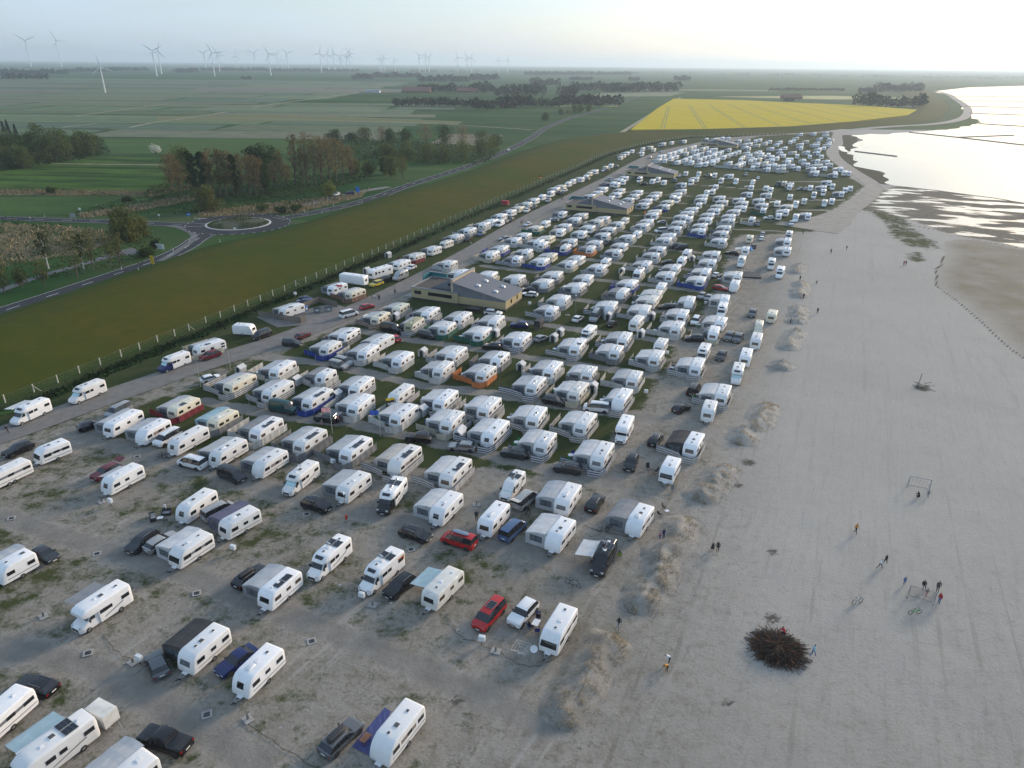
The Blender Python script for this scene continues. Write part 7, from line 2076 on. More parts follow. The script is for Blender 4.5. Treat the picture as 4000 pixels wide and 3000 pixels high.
for i,(x,y) in enumerate(FEAT['manhole']):
    t=thing('drain_cover','square drain cover set in sand, %s nearest the camera'%ordn(i+1),'drain cover',(x,y,.03),R(23),'drain covers in the sand')
    obj('frame',cached(('mhf',),lambda:(lambda b:(b.box(-.5,.5,-.5,.5,0,.06,'conc'),b.mesh('frame'))[1])(MB())),t); obj('grate',cached(('mhg',),lambda:(lambda b:([b.box(-.3,.3,-.3+i*.1,-.24+i*.1,.06,.08,'dark') for i in range(6)],b.mesh('grate'))[1])(MB())),t)
LL=['galvanised lamp post with red box in the near sandy row','lamp post at service road edge by the corner pitch','lamp post at a lane between the first fenced rows','lamp post on grass beside the white hatchback','lamp post along the service road past the first wash house','lamp post by the service road before the second wash house','']
lp=[]
for i,((x,y),lab) in enumerate(zip(FEAT['lamp'],LL)):
    if any(math.hypot(x-a,y-c)<2 for a,c in lp): continue
    lp.append((x,y)); t=thing('lamp_post',lab,'lamp post',(x,y,0),R(200),'lamp posts')
    b=MB(); b.tube([(0,0,0),(0,0,1.0),(0,0,5.0)],[.06,.05,.035],'pole',8); obj('pole',b.mesh('pole',40),t)
    b=MB(); b.loft([ring(-.1,4.98,5.1,.12,.03),ring(.55,5.0,5.12,.14,.04)],lambda i,j:'hatch'); obj('lamp_head',b.mesh('lamp_head'),t)
    if i==0:
        MATS['lifered']=lambda: mat('red_plastic',(.42,.02,.015),.5); b=MB(); b.box(-.16,.16,.06,.28,.7,1.35,'lifered'); obj('red_box',b.mesh('red_box'),t)
def flag_mat(name,c): return mat('flag_'+name,c,.8,var=.15,trans=.2)
FLG=[None,None,('blue',[(.03,.09,.42)],'blue flag on a pole by the first cross lane'),('pink',[(.62,.32,.34)],'faded pink flag on a pole by the first cross lane'),None,None,('white',[(.62,.60,.45)],'small pale flag on a pole at the service road'),('tri',[(.02,.02,.02),(.42,.02,.02),(.70,.45,.03)],'black red gold flag far along the dike verge'),('rw',[(.55,.03,.06),(.7,.68,.68)],'red and white flag by the waste bin enclosure'),('yel',[(.65,.48,.03),(.03,.03,.02)],'yellow and black flag above the first fenced rows')]
PLB={0:'bare pole at the corner windbreak by the service road',1:'bare pole with small lamp at service road edge',4:'bare pole at the second cross lane',5:'bare pole in front of the nearest wash house'}
for i,(x,y) in enumerate(FEAT['pole']):
    f=FLG[i]; h={0:5.5,1:6,5:6}.get(i,5.2); t=thing('flagpole',f[2] if f else PLB[i],'flagpole',(x,y,0),R(random.uniform(0,40)),'poles and flagpoles')
    b=MB(); b.tube([(0,0,0),(0,0,h)],[.05,.03],'postw' if i!=5 else 'pole',7); obj('pole',b.mesh('pole'),t)
    if f:
        b=MB(); n=len(f[1]); nxx=8; w_,hh=(1.5,.9) if f[0]!='white' else (1.1,.6)
        for q,c in enumerate(f[1]):
            k=flag_mat(f[0]+str(q),c)
            for j in range(nxx):
                xx=lambda j:-w_*j/nxx-.03; yy=lambda j:.16*math.sin(j*1.1)*j/nxx; zz=lambda j:-.10*(j/nxx)**2
                z0,z1=h-hh*(q+1)/n,h-hh*q/n
                b.face([(xx(j),yy(j),z0+zz(j)),(xx(j+1),yy(j+1),z0+zz(j+1)),(xx(j+1),yy(j+1),z1+zz(j+1)),(xx(j),yy(j),z1+zz(j))],k)
        if f[0]=='blue':
            for (a,c,r) in ((-.75,-.42,.18),(-.75,-.62,.28)): b.box(a-r,a+r,.22,.24,h+c-.1,h+c+.08,'hatch')
        obj('flag',b.mesh('flag',fix=False),t)
for i,(x,y) in enumerate(FEAT['stake']):
    t=thing('pitch_marker','thin stake with white number plate, %s'%['left of grey estate at bottom','below the black SUV','left of the red minibus','near the left motorhome','by the rotary dryer'][i],'pitch marker',(x,y,0),R(200)); b=MB(); b.tube([(0,0,0),(0,0,1.0)],.015,'pole',5); obj('stake',b.mesh('stake'),t); b=MB(); b.box(-.14,.14,-.01,.01,.86,1.04,'plate'); obj('plate',b.mesh('plate'),t)
# storage tents
SN=0
for i,(x,y) in enumerate(FEAT['store_tent']):
    if any(abs((x-v['x'])*math.cos(R(v['hd']))+(y-v['y'])*math.sin(R(v['hd'])))<v['L']/2+.7 and abs(-(x-v['x'])*math.sin(R(v['hd']))+(y-v['y'])*math.cos(R(v['hd'])))<2.0 for v in VE): continue
    v=near_phrase(x,y); SN+=1; r_=random.Random(i); k=r_.choice('lgg'); d=math.hypot(x,y)
    t=thing('storage_tent','%s gabled storage tent%s %s %s, %s'%({'l':'pale','g':'grey'}[random.Random(i).choice('lgg')],' farther left' if i==34 or i==35 else '','behind' if (x-v['x'])*.39+(y-v['y'])*.92>0 else 'before',KN[v['k']],phrase(v)),'tent',(x,y,0),R(v['hd']+90),'small storage tents')
    if t['label'] in used: t['label']=t['label'].replace('tent','tent on the right',1)
    used.add(t['label'])
    def st_(kk):
        b=MB(); f=fabric(kk); w,l=.8,.85
        b.face([(-w,l,0),(w,l,0),(w,l,1.45),(0,l,1.95),(-w,l,1.45)],f); b.face([(-w,-l,0),(w,-l,0),(w,-l,1.45),(0,-l,1.95),(-w,-l,1.45)],f)
        for s in (-1,1): b.face([(s*w,-l,0),(s*w,l,0),(s*w,l,1.45),(s*w,-l,1.45)],f)
        return b.mesh('walls')
    def sr_(kk):
        b=MB(); f=fabric('l' if kk!='l' else 'w')
        for s in (-1,1): b.loft([[(s*.9,-.95,1.38),(s*.9,.95,1.38),(s*.9,.95,1.42),(s*.9,-.95,1.42)],[(0,-.95,1.97),(0,.95,1.97),(0,.95,2.01),(0,-.95,2.01)]],lambda i,j:f)
        return b.mesh('roof')
    obj('walls',cached(('stw',k),lambda:st_(k)),t); obj('roof',cached(('str',k),lambda:sr_(k)),t)
    obj('entrance',cached(('ste',),lambda:(lambda b:(b.box(-.4,.4,.851,.862,.02,1.5,'dark'),b.mesh('entrance'))[1])(MB())),t)
# mat, small table, trailers
m4=FEAT['mat']; b=MB(); n=10
def lerp2(p,q,t_): return (p[0]+(q[0]-p[0])*t_,p[1]+(q[1]-p[1])*t_)
mk=mat('blue_tarpaulin',(.055,.065,.20),.45,var=.3,scale=3,bump=.4,bscale=8)
for i in range(n):
    for j in range(3):
        def q(a,c): A=lerp2(m4[0],m4[3],a); B_=lerp2(m4[1],m4[2],a); p=lerp2(A,B_,c); return (p[0],p[1],.07+.02*math.sin(a*40+c*9))
        b.face([q(i/n,j/3),q((i+1)/n,j/3),q((i+1)/n,(j+1)/3),q(i/n,(j+1)/3)],mk)
tag(obj('ground_mat',b.mesh('ground_mat',fix=False)),'blue tarpaulin mat on the sand beside the bottom caravan','mat')
x,y=FEAT['mat_table'][0]; t=thing('low_table','small slatted wooden table on the blue mat','table',(x-.2,y+.2,.08),R(62))
for i in range(6): obj('slat',cached(('lts',),lambda:(lambda b:(b.box(-.55,.55,-.05,.05,.38,.41,'woodr'),b.mesh('slat'))[1])(MB())),t,(0,-.3+i*.12,0))
for sx in (-1,1):
    for sy in (-1,1): obj('leg',cached(('ltl',),lambda:(lambda b:(b.box(-.03,.03,-.03,.03,0,.378,'woodr'),b.mesh('leg'))[1])(MB())),t,(sx*.48,sy*.27,0))
def box_trailer(x,y,a,label,k,h=1.5,L=2.6):
    t=thing('box_trailer',label,'trailer',(x,y,0),a); b=MB(); b.loft([ring(-L/2,.5,.5+h,.8,.04),ring(L/2,.5,.5+h,.8,.04)],lambda i,j:k); obj('box',b.mesh('box',40),t)
    b=MB(); b.box(-.82,.82,-L/2-.02,L/2+.02,.44,.5,'alu'); b.bar((-.5,L/2,.46),(0,L/2+1.3,.46),.06,'alu'); b.bar((.5,L/2,.46),(0,L/2+1.3,.46),.06,'alu'); obj('chassis',b.mesh('chassis'),t)
    for s in (-1,1): put_wheel(t,s*.9,-.1,.28,.16,True)
tx=FEAT['trailer'][0]; box_trailer(tx[0]+.3,tx[1]+.4,R(-115),'white box trailer with dirty lid behind the integrated motorhome','oldwhite')
tx=FEAT['trailer2'][0]; box_trailer(tx[0],tx[1],R(157),'black box trailer behind the navy SUV on grass','dark',1.7,3.0)
MATS['redbox']=lambda: mat('red_trailer',(.36,.02,.03),.5); b_=None
box_trailer(-4.0,336,R(-115),'red box trailer on the dike verge','redbox',1.7,3.2)
# ---- rotary dryer, dish on tripod
x,y=FEAT['dryer'][0]; t=thing('rotary_dryer','metal rotary clothes dryer beside the dune-side caravan','clothes dryer',(x,y,0)); b=MB(); b.tube([(0,0,0),(0,0,1.5)],.025,'alu',6); obj('pole',b.mesh('pole'),t)
for i in range(4):
    a=R(90*i+20); b=MB(); b.bar((0,0,1.2),(math.cos(a)*1.2,math.sin(a)*1.2,1.75),.03,'alu'); obj('arm',b.mesh('arm'),t)
for q in (.4,.7,1.0): b=MB(); c_=[(math.cos(R(90*i+20))*1.2*q,math.sin(R(90*i+20))*1.2*q,1.2+.55*q) for i in range(4)]; [b.bar(c_[i],c_[(i+1)%4],.012,'hatch') for i in range(4)]; obj('line',b.mesh('line'),t)
x,y=FEAT['dish'][0]; t=thing('dish_stand','white satellite dish on a tripod beside the dune-side caravan','satellite dish',(x,y,0)); b=MB(); b.tube([(0,0,.3),(0,0,1.5)],.025,'alu',6); obj('mast',b.mesh('mast'),t)
for i in range(3): a=R(120*i); b=MB(); b.bar((0,0,.7),(math.cos(a)*.5,math.sin(a)*.5,0),.025,'alu'); obj('leg',b.mesh('leg'),t)
b=MB(); q=Matrix.Rotation(R(60),3,'X'); nn=16
for i in range(nn):
    a0,a1=2*math.pi*i/nn,2*math.pi*(i+1)/nn
    for (r0,h0),(r1,h1) in zip([(0,.1),(.22,.06)],[(.22,.06),(.42,0)]): b.face([Vector((0,0,1.6))+q@Vector((math.cos(a)*r,math.sin(a)*r,-h)) for a,r,h in ((a0,r0,h0),(a1,r0,h0),(a1,r1,h1),(a0,r1,h1))],'hatch')
obj('dish',b.mesh('dish',60,fix=False),t)
# ---- folding furniture
def folding_chair(x,y,a,label,col,group='camping chairs'):
    t=thing('camping_chair',label,'chair',(x,y,0),a,group); k=mat('chair_fabric_'+col[0],col[1],.8,var=.1)
    b=MB(); b.box(-.26,.26,-.24,.24,.42,.45,k); obj('seat',b.mesh('seat'),t)
    b=MB(); b.loft([[(-.26,-.26,.45),(.26,-.26,.45),(.26,-.22,.45),(-.26,-.22,.45)],[(-.25,-.42,1.08),(.25,-.42,1.08),(.25,-.39,1.08),(-.25,-.39,1.08)]],lambda i,j:k); obj('backrest',b.mesh('backrest'),t)
    for s in (-1,1):
        b=MB(); b.bar((s*.28,-.3,0),(s*.28,.22,.6),.028,'alu'); b.bar((s*.28,.26,0),(s*.28,-.24,.6),.028,'alu'); obj('leg_frame',b.mesh('leg_frame'),t)
        b=MB(); b.box(s*.28-.03,s*.28+.03,-.3,.22,.62,.65,'dark'); obj('armrest',b.mesh('armrest'),t)
    return t
def camp_table(x,y,a,label,k='hatch',w=.55,l=.4,h=.7):
    t=thing('camping_table',label,'table',(x,y,0),a); b=MB(); b.box(-w,w,-l,l,h-.03,h,k); obj('top',b.mesh('top'),t)
    for sx in (-1,1):
        for sy in (-1,1): b=MB(); b.bar((sx*(w-.06),sy*(l-.06),0),(sx*(w-.12),sy*(l-.1),h-.03),.03,'alu'); obj('leg',b.mesh('leg'),t)
    return t
bl=('blue',(.02,.03,.22)); bk=('black',(.015,.015,.017)); gy=('grey',(.16,.17,.19))
x,y=FEAT['family_table'][0]; camp_table(x,y,R(65),'folding table with papers where two people sit beside dune-side caravan')
folding_chair(x+.3,y+1.0,R(180),'blue camping chair behind the folding table',bl); folding_chair(x-.75,y-.35,R(-60),'blue camping chair left of the folding table',bl); folding_chair(x+.1,y-1.05,R(0),'blue camping chair in front of the folding table',bl)
for (x,y),a,l in zip(FEAT['chairs_f'],(R(-60),R(-120)),('nearer black folding armchair at the dune ridge','farther black folding armchair at the dune ridge')): folding_chair(x,y,a,l,bk)
camp_table(FEAT['chairs_f'][1][0]+.2,FEAT['chairs_f'][1][1]-1.0,R(20),'small white table between the black armchairs',w=.3,l=.25,h=.5)
x,y=FEAT['chair_g'][0]; folding_chair(x,y,R(200),'lone folding chair on sand near the dune ridge gap',gy)
x,y=FEAT['table_e'][0]; camp_table(x,y,R(10),'dark camping table by the black SUV at the dunes','dark'); folding_chair(x-.2,y+1.2,R(180),'dark folding chair behind the dark camping table',bk); folding_chair(x+.9,y+.1,R(100),'dark folding chair right of the dark camping table',bk)
x,y=FEAT['sofa_group'][0]
def sofa(x,y,a,label,l=1.8):
    t=thing('outdoor_sofa',label,'sofa',(x,y,0),a); k=mat('dark_rattan',(.03,.032,.036),.7,var=.2,scale=8); b=MB(); b.box(-l/2,l/2,-.35,.35,.05,.38,k); obj('base',b.mesh('base'),t); b=MB(); b.box(-l/2,l/2,-.42,-.3,.38,.85,k); obj('backrest',b.mesh('backrest'),t); b=MB(); b.box(-l/2+.08,l/2-.08,-.28,.33,.38,.48,mat('sofa_cushion',(.25,.25,.26),.9)); obj('cushion',b.mesh('cushion'),t)
    for s in (-1,1): b=MB(); b.box(s*l/2-.06,s*l/2+.06,-.42,.35,.1,.6,k); obj('armrest',b.mesh('armrest'),t)
sofa(x-1.3,y+.5,R(-60),'larger dark outdoor sofa in front of the caravan with bunk windows'); sofa(x+.2,y+1.6,R(-170),'smaller dark outdoor sofa behind the low tables',1.2)
camp_table(x-.1,y+.2,R(15),'low white table between the outdoor sofas','hatch',.4,.3,.45); camp_table(x+.9,y-.4,R(30),'low dark table beside the outdoor sofas','dark',.35,.3,.45)
# ---- bicycles
def bike_parts(t,fc):
    k=mat('bike_frame_'+fc[0],fc[1],.3); 
    for i,yy in enumerate((-.52,.52)):
        def whl():
            b=MB(); n=20
            for i in range(n): a0,a1=2*math.pi*i/n,2*math.pi*(i+1)/n; b.bar((0,math.cos(a0)*.33,math.sin(a0)*.33),(0,math.cos(a1)*.33,math.sin(a1)*.33),.045,'tyre')
            for i in range(8): a=2*math.pi*i/8; b.bar((0,0,0),(0,math.cos(a)*.32,math.sin(a)*.32),.008,'alu')
            return b.mesh('wheel')
        obj('wheel',cached(('bw',),whl),t,(0,yy,.35))
    def frm():
        b=MB()
        for a,c in (((0,.0,.32),(0,-.18,.85)),((0,0,.32),(0,.36,.78)),((0,-.15,.78),(0,.34,.82)),((0,0,.32),(0,-.52,.35)),((0,-.17,.78),(0,-.52,.35)),((0,.33,.9),(0,.52,.35))): b.bar(a,c,.045,k)
        return b.mesh('frame')
    obj('frame',cached(('bf',fc[0]),frm),t)
    obj('saddle',cached(('bs',),lambda:(lambda b:(b.loft([ring(-.15,-.03,.03,.08,.02),ring(.13,-.02,.02,.03,.01)],lambda i,j:'dark'),b.bar((0,0,-.12),(0,0,0),.03,'alu'),b.mesh('saddle'))[2])(MB())),t,(0,-.2,.97))
    obj('handlebar',cached(('bh',),lambda:(lambda b:(b.bar((-.3,0,0),(.3,0,0),.025,'dark'),b.bar((0,0,-.15),(0,0,0),.03,'alu'),b.mesh('handlebar'))[2])(MB())),t,(0,.32,1.02))
BL=[('white',(.5,.5,.5),'white-framed bicycle standing alone on the beach sand'),('green',(.15,.42,.12),'green bicycle in front of the mesh goal'),('grey',(.25,.27,.28),'grey bicycle nearer the black camper van, left one'),('white',(.5,.5,.5),'pale bicycle leaning beside the grey one on sand'),('black',(.02,.02,.02),'black bicycle left of the pair before the dark awning'),('black',(.02,.02,.02),'black bicycle right of the pair before the dark awning'),('black',(.02,.02,.02),'black bicycle nearer the drawbar between white minibuses'),('black',(.02,.02,.02),'second black bicycle at the drawbar between white minibuses'),('black',(.02,.02,.02),'dark bicycle by the small blue tent'),('grey',(.25,.27,.28),'grey bicycle by the pale windbreak at first lane')]
for i,((x,y),(n_,c_,lab)) in enumerate(zip(FEAT['bike'],BL)):
    t=thing('bicycle',lab,'bicycle',(x,y,0),R([-70,-85,-110,-130,-95,-70,-60,-80,-100,-80][i]),'bicycles'); t.rotation_euler=(0,R(9 if i%2 else -8),t.rotation_euler[2]); bike_parts(t,(n_,c_))
    b=MB(); b.bar((0,0,.3),(.18,-.12,0.02),.015,'alu'); obj('kickstand',b.mesh('kickstand'),t)
# ---- goals
def goal(p,q,label,mesh_n):
    a=Vector((p[0],p[1])); c=Vector((q[0],q[1])); d=(c-a); L=d.length; ang=math.atan2(d.y,d.x); t=thing('goal',label,'goal',(a.x,a.y,0),ang)
    for xx in (0,L): b=MB(); b.tube([(xx,0,0),(xx,0,2.0)],.05,'pole',8); obj('post',b.mesh('post'),t)
    b=MB(); b.tube([(-.05,0,2.0),(L+.05,0,2.0)],.05,'pole',8); obj('crossbar',b.mesh('crossbar'),t)
    for xx in (0,L): b=MB(); b.bar((xx,0,2),(xx,.9,.05),.04,'pole'); b.bar((xx,.9,.04),(xx,0,.04),.04,'pole'); obj('stay',b.mesh('stay'),t)
    b=MB(); b.bar((0,.9,.05),(L,.9,.05),.04,'pole'); obj('rear_bar',b.mesh('rear_bar'),t)
    b=MB(); k=mat('net_wire',(.18,.17,.16),.7)
    n=mesh_n
    for i in range(1,n): xx=L*i/n; b.bar((xx,.0,2),(xx,.9,.05),.014,k)
    for j in range(1,int(n*.6)): f=j/(n*.6); b.bar((0,.9*f,2-1.95*f),(L,.9*f,2-1.95*f),.014,k)
    o=obj('net',b.mesh('net'),t); o['kind']='stuff'
goal(*FEAT['goal1'],'farther metal goal with open bars on the sand',6); goal(*FEAT['goal2'],'nearer metal goal with dense wire mesh where children play',16)
# ---- brushwood pile
bx_,by_=FEAT['brush'][0]
def brush(R_,n,seed,k1,k2):
    b=MB(); r_=random.Random(seed)
    for i in range(n):
        a=r_.uniform(0,2*math.pi); rr=R_*r_.random()**.62; z=max(0,1.1*(1-(rr/R_)**1.1))*r_.random()+.04; p=Vector((math.cos(a)*rr,math.sin(a)*rr,z)); l=r_.uniform(.6,1.7); aa=a+r_.uniform(-1.0,1.0); d=Vector((math.cos(aa),math.sin(aa),r_.uniform(-.35,.35))); q=p+d*l; q.z=max(.03,q.z)
        b.bar(p,q,r_.uniform(.02,.05),k1 if r_.random()<.7 else k2)
    return b
MATS['twig']=lambda: mat('dark_twigs',(.035,.025,.020),.95,var=.3); MATS['twigr']=lambda: mat('reddish_twigs',(.12,.055,.028),.95,var=.3)
b=brush(2.3,900,4,'twig','twigr'); o=obj('brushwood_pile',b.mesh('brushwood_pile',fix=False),None,(bx_,by_,0)); tag(o,'large dark heap of brushwood for a bonfire on the beach','brushwood pile'); o['kind']='thing'
x,y=FEAT['post_pit'][1]; t=thing('wooden_post','leaning wooden post in a shallow pit far out on the sand','post',(x,y,0)); b=MB(); b.tube([(0,0,0),(.25,0,2.6)],.07,'wood',8); obj('shaft',b.mesh('shaft'),t); b=brush(.9,40,7,'twig','wood'); o_=obj('debris',b.mesh('debris',fix=False),t,(.4,-1.2,0)); o_['kind']='stuff'
# ---- waste bins, wooden fence
def wood_fence(pts,label):
    o0=Vector(pts[0]); t=thing('plank_fence',label,'fence',(o0.x,o0.y,0)); plank=cached(('plk',),lambda:(lambda b:(b.box(-.07,.07,-.012,.012,.05,1.6,'wood'),b.mesh('plank'))[1])(MB()))
    for a,c in zip(pts,pts[1:]):
        a,c=Vector(a)-o0,Vector(c)-o0; d=c-a; n=max(2,int(d.length/.17)); an=math.atan2(d.y,d.x)
        for i in range(n): p=a+d*((i+.5)/n); obj('plank',plank,t,(p.x,p.y,random.uniform(-.03,.03)),an)
        b=MB(); nn=Vector((-d.y,d.x)).normalized()*.03
        for z in (.4,1.2): b.bar((a.x+nn.x,a.y+nn.y,z),(c.x+nn.x,c.y+nn.y,z),.05,'wood')
        obj('rails',b.mesh('rails'),t)
wood_fence(FEAT['wood_fence'],'grey plank fence with notices at the waste bin enclosure'); wood_fence(FEAT['wood_fence2'],'grey plank fence behind the waste containers')
def container(x,y,a,label,k,w,d_,h):
    t=thing('waste_container',label,'waste container',(x,y,0),a,'waste containers'); kk=k; b=MB(); b.loft([[(-w*.85,-d_*.85,.15),(w*.85,-d_*.85,.15),(w*.85,d_*.85,.15),(-w*.85,d_*.85,.15)],[(-w,-d_,h),(w,-d_,h),(w,d_,h),(-w,d_,h)]],lambda i,j:kk); obj('body',b.mesh('body'),t)
    b=MB(); b.loft([[(-w-.04,-d_-.04,h),(w+.04,-d_-.04,h),(w+.04,d_+.04,h),(-w-.04,d_+.04,h)],[(-w,-d_*.3,h+.22),(w,-d_*.3,h+.22),(w,d_,h+.12),(-w,d_,h+.12)]],lambda i,j:'dark' if w>.8 else kk); obj('lid',b.mesh('lid'),t)
    b=MB(); b.box(-.3,.3,d_*.95,d_*.95+.02,h*.45,h*.8,'plate'); obj('notice',b.mesh('notice'),t)
    for sx in (-1,1):
        for sy in (-1,1): b=MB(); b.cylx(-.03,.03,0,.08,.08,'tyre',10); obj('castor',b.mesh('castor'),t,(sx*w*.75,sy*d_*.75,0))
MATS['bing']=lambda: mat('galvanised_container',(.28,.31,.32),.5,.4,var=.1); MATS['binb']=lambda: mat('blue_plastic_bin',(.02,.10,.36),.45,var=.08)
for (x,y),l in zip(FEAT['bins'],('left large grey waste container with black lid','right large grey waste container with black lid')): container(x,y,R(200),l,'bing',.95,.6,1.15)
for (x,y),l in zip(FEAT['bluebins'],('left blue waste bin against the plank fence','middle blue waste bin against the plank fence','right blue waste bin against the plank fence')): container(x,y,R(250),l,'binb',.62,.5,1.15)
# ---- dike fence
def dike_fence():
    t=thing('dike_fence','long wire fence on pale posts along the foot of the dike','fence'); me=cached(('dfp',),lambda:(lambda b:(b.box(-.09,.09,-.09,.09,-.1,1.75,'postw'),b.mesh('post'))[1])(MB())); br_=cached(('dfb',),lambda:(lambda b:(b.bar((0,0,1.4),(1.1,.5,0),.1,'postw'),b.mesh('brace'))[1])(MB()))
    P=[Vector(p) for p in FEAT['fence_line']]; full=[]
    for a,c in zip(P,P[1:]):
        n=max(1,round((c-a).length/5.2))
        for j in range(n): full.append(a+(c-a)*j/n)
    full.append(P[-1])
    for i,p in enumerate(full):
        o=obj('post',me,t,(p.x,p.y,0))
        if i%8==1 and i<120: obj('brace',br_,o)
    b=MB()
    for z in (.45,.9,1.35,1.65):
        for a,c in zip(full,full[1:]): b.bar((a.x,a.y,z),(c.x,c.y,z),.012,'alu')
    obj('wires',b.mesh('wires',fix=False),t)
dike_fence()
# ---- signs and delineators by the country road
def sign(x,y,label,w,h,z0,k,rz=0,posts=1,extra=None):
    t=thing('road_sign',label,'sign',(x,y,-.2),rz,'signs by the country road'); b=MB(); b.box(-w/2,w/2,-.03,.03,z0,z0+h,k); p=obj('panel',b.mesh('panel'),t)
    for s in ([0] if posts==1 else [-w*.4,w*.4]): b=MB(); b.tube([(s,.06,0),(s,.06,z0+h)],.04,'pole',6); obj('post',b.mesh('post'),t)
    if extra: extra(p,w,h,z0)
MATS['yel']=lambda: mat('yellow_sign',(.62,.42,.01),.5); MATS['bluesign']=lambda: mat('blue_sign',(.02,.16,.5),.5)
sg=FEAT['signs']
def rows(p,w,h,z0):
    for i in range(5): b=MB(); b.box(-w*.32,w*.32*(1-.2*(i%3)),-.036,-.03,z0+h*(.15+.16*i),z0+h*(.2+.16*i),'dark'); obj('lettering',b.mesh('lettering'),p)
def arrow(p,w,h,z0):
    b=MB(); b.face([(-w*.3,-.034,z0+h*.45),(w*.1,-.034,z0+h*.45),(w*.1,-.034,z0+h*.3),(w*.35,-.034,z0+h*.5),(w*.1,-.034,z0+h*.7),(w*.1,-.034,z0+h*.55),(-w*.3,-.034,z0+h*.55)],'plate'); obj('arrow',b.mesh('arrow',fix=False),p)
sign(*sg[0],'tall yellow direction sign beside the road below the roundabout',1.5,2.6,1.2,'yel',R(-25),1,rows)
sign(*sg[1],'white information board on the grass by the cycle loop',3.6,1.7,.8,'boxw',R(-20),2,rows)
sign(*sg[2],'grey back of a direction sign by the left road',2.2,1.8,1.4,'pole',R(10),2)
sign(*sg[3],'blue sign and dark board at the roundabout entry',1.6,1.0,1.6,'bluesign',R(10),1,arrow)
sign(*sg[4],'white give-way triangle on post at the roundabout',.9,.8,2.0,'plate',R(10))
sign(*sg[5],'small white triangular sign behind the left road',1.0,.9,1.3,'plate',R(5))
sign(*sg[7],'small round sign on post by the left road',.7,.7,1.5,'plate',R(5))
sign(*sg[9],'dark blue sign board beside the lay-by',2.4,2.6,2.2,'bluesign',R(-30),2)
dl=cached(('del',),lambda:(lambda b:(b.box(-.07,.07,-.05,.05,0,.62,'plate'),b.box(-.071,.071,-.051,.051,.62,.8,'dark'),b.box(-.07,.07,-.05,.05,.8,1.0,'plate'),b.mesh('delineator'))[3])(MB()))
for i,(x,y) in enumerate(sorted(FEAT['delin'],key=lambda p:math.hypot(*p))): tag(obj('delineator_post',dl,None,(x,y,-.2)),'white roadside marker post with black band, %s from the camera'%ordn(i+1),'marker post','marker posts along the country road')
b=MB()
for i in range(9): b.box(i*.55,i*.55+.38,-.03,.03,.35,.6,'plate')
t=thing('barrier_rail','row of white chevron plates on a low rail at the roundabout','barrier',(-132.5,297.5,-.2),R(-4))
b0=MB(); b0.bar((-.1,.05,.48),(5.1,.05,.48),.06,'pole'); [b0.bar((q,.05,0),(q,.05,.5),.06,'pole') for q in (0,2.5,5)]; obj('rail',b0.mesh('rail'),t)
pm2=cached(('chp',),lambda:(lambda b:(b.box(0,.38,-.03,.03,.35,.6,'plate'),b.mesh('plate'))[1])(MB()))
for i in range(9): obj('plate',pm2,t,(i*.55,0,0))
# ---- small blue tent, dark deck
t=thing('play_tent','small blue pop-up tent on the sand','tent',(84.5,252.5,0)); b=MB(); k=mat('blue_tent',(.03,.25,.55),.7,var=.1,trans=.1)
for i in range(4): a0,a1=R(90*i),R(90*(i+1)); b.face([(math.cos(a0)*1.3,math.sin(a0)*1.3,0),(math.cos(a1)*1.3,math.sin(a1)*1.3,0),(.1*math.cos(a1),.1*math.sin(a1),1.6),(.1*math.cos(a0),.1*math.sin(a0),1.6)],k)
obj('canopy',b.mesh('canopy',fix=False),t); b=MB(); b.face([(.95,-.25,.02),(.95,.25,.02),(.55,0,.9)],'dark'); obj('entrance',b.mesh('entrance',fix=False),t)
# ---- wind turbines
def turb_parts(t,h,k,a):
    s=h/80
    b=MB(); b.tube([(0,0,-2),(0,0,h)],[2.0*s+.3,1.0*s+.1],k,10); obj('tower',b.mesh('tower',50),t)
    b=MB(); b.box(-1.5*s,1.5*s,-4*s,3.5*s,h-1.2*s,h+1.8*s,k); obj('nacelle',b.mesh('nacelle'),t)
    for i in range(3):
        an=R(a+120*i); L=38*s; b=MB(); d=Vector((math.cos(an),0,math.sin(an))); p=Vector((-math.sin(an),0,math.cos(an))); c=Vector((0,-4.6*s,h)); rg=[]
        for f,wd in ((0.02,1.0),(.18,2.2),(.6,1.3),(1,.25)): o_=c+d*L*f; w2=p*wd*s*.8; th=Vector((0,.35*s*(1.1-f),0)); rg.append([o_-w2-th,o_+w2-th,o_+w2+th,o_-w2+th])
        b.loft(rg,lambda i,j:k); obj('blade',b.mesh('blade'),t)
MATS['turbw']=lambda: mat('turbine_white',(.78,.78,.78),.5); MATS['turbg']=lambda: mat('turbine_grey',(.72,.75,.78),.6)
TN={0:'large white wind turbine nearest, standing alone in the left fields',9:'bright white wind turbine among the grey ones left of centre'}
for i,l in enumerate(TURB.strip().split('\n')):
    k,x,y,h=l.split(); x,y,h=float(x),float(y),float(h); t=thing('wind_turbine',TN.get(i,'grey wind turbine on the hazy horizon, %s of the distant row'%ordn(i+1)),'wind turbine',(x,y,-.3),math.atan2(-x,y)+R(random.uniform(-25,25)),'wind turbines on the horizon'); turb_parts(t,h,'turbw' if k=='W' else 'turbg',random.uniform(0,120) if i else 100)
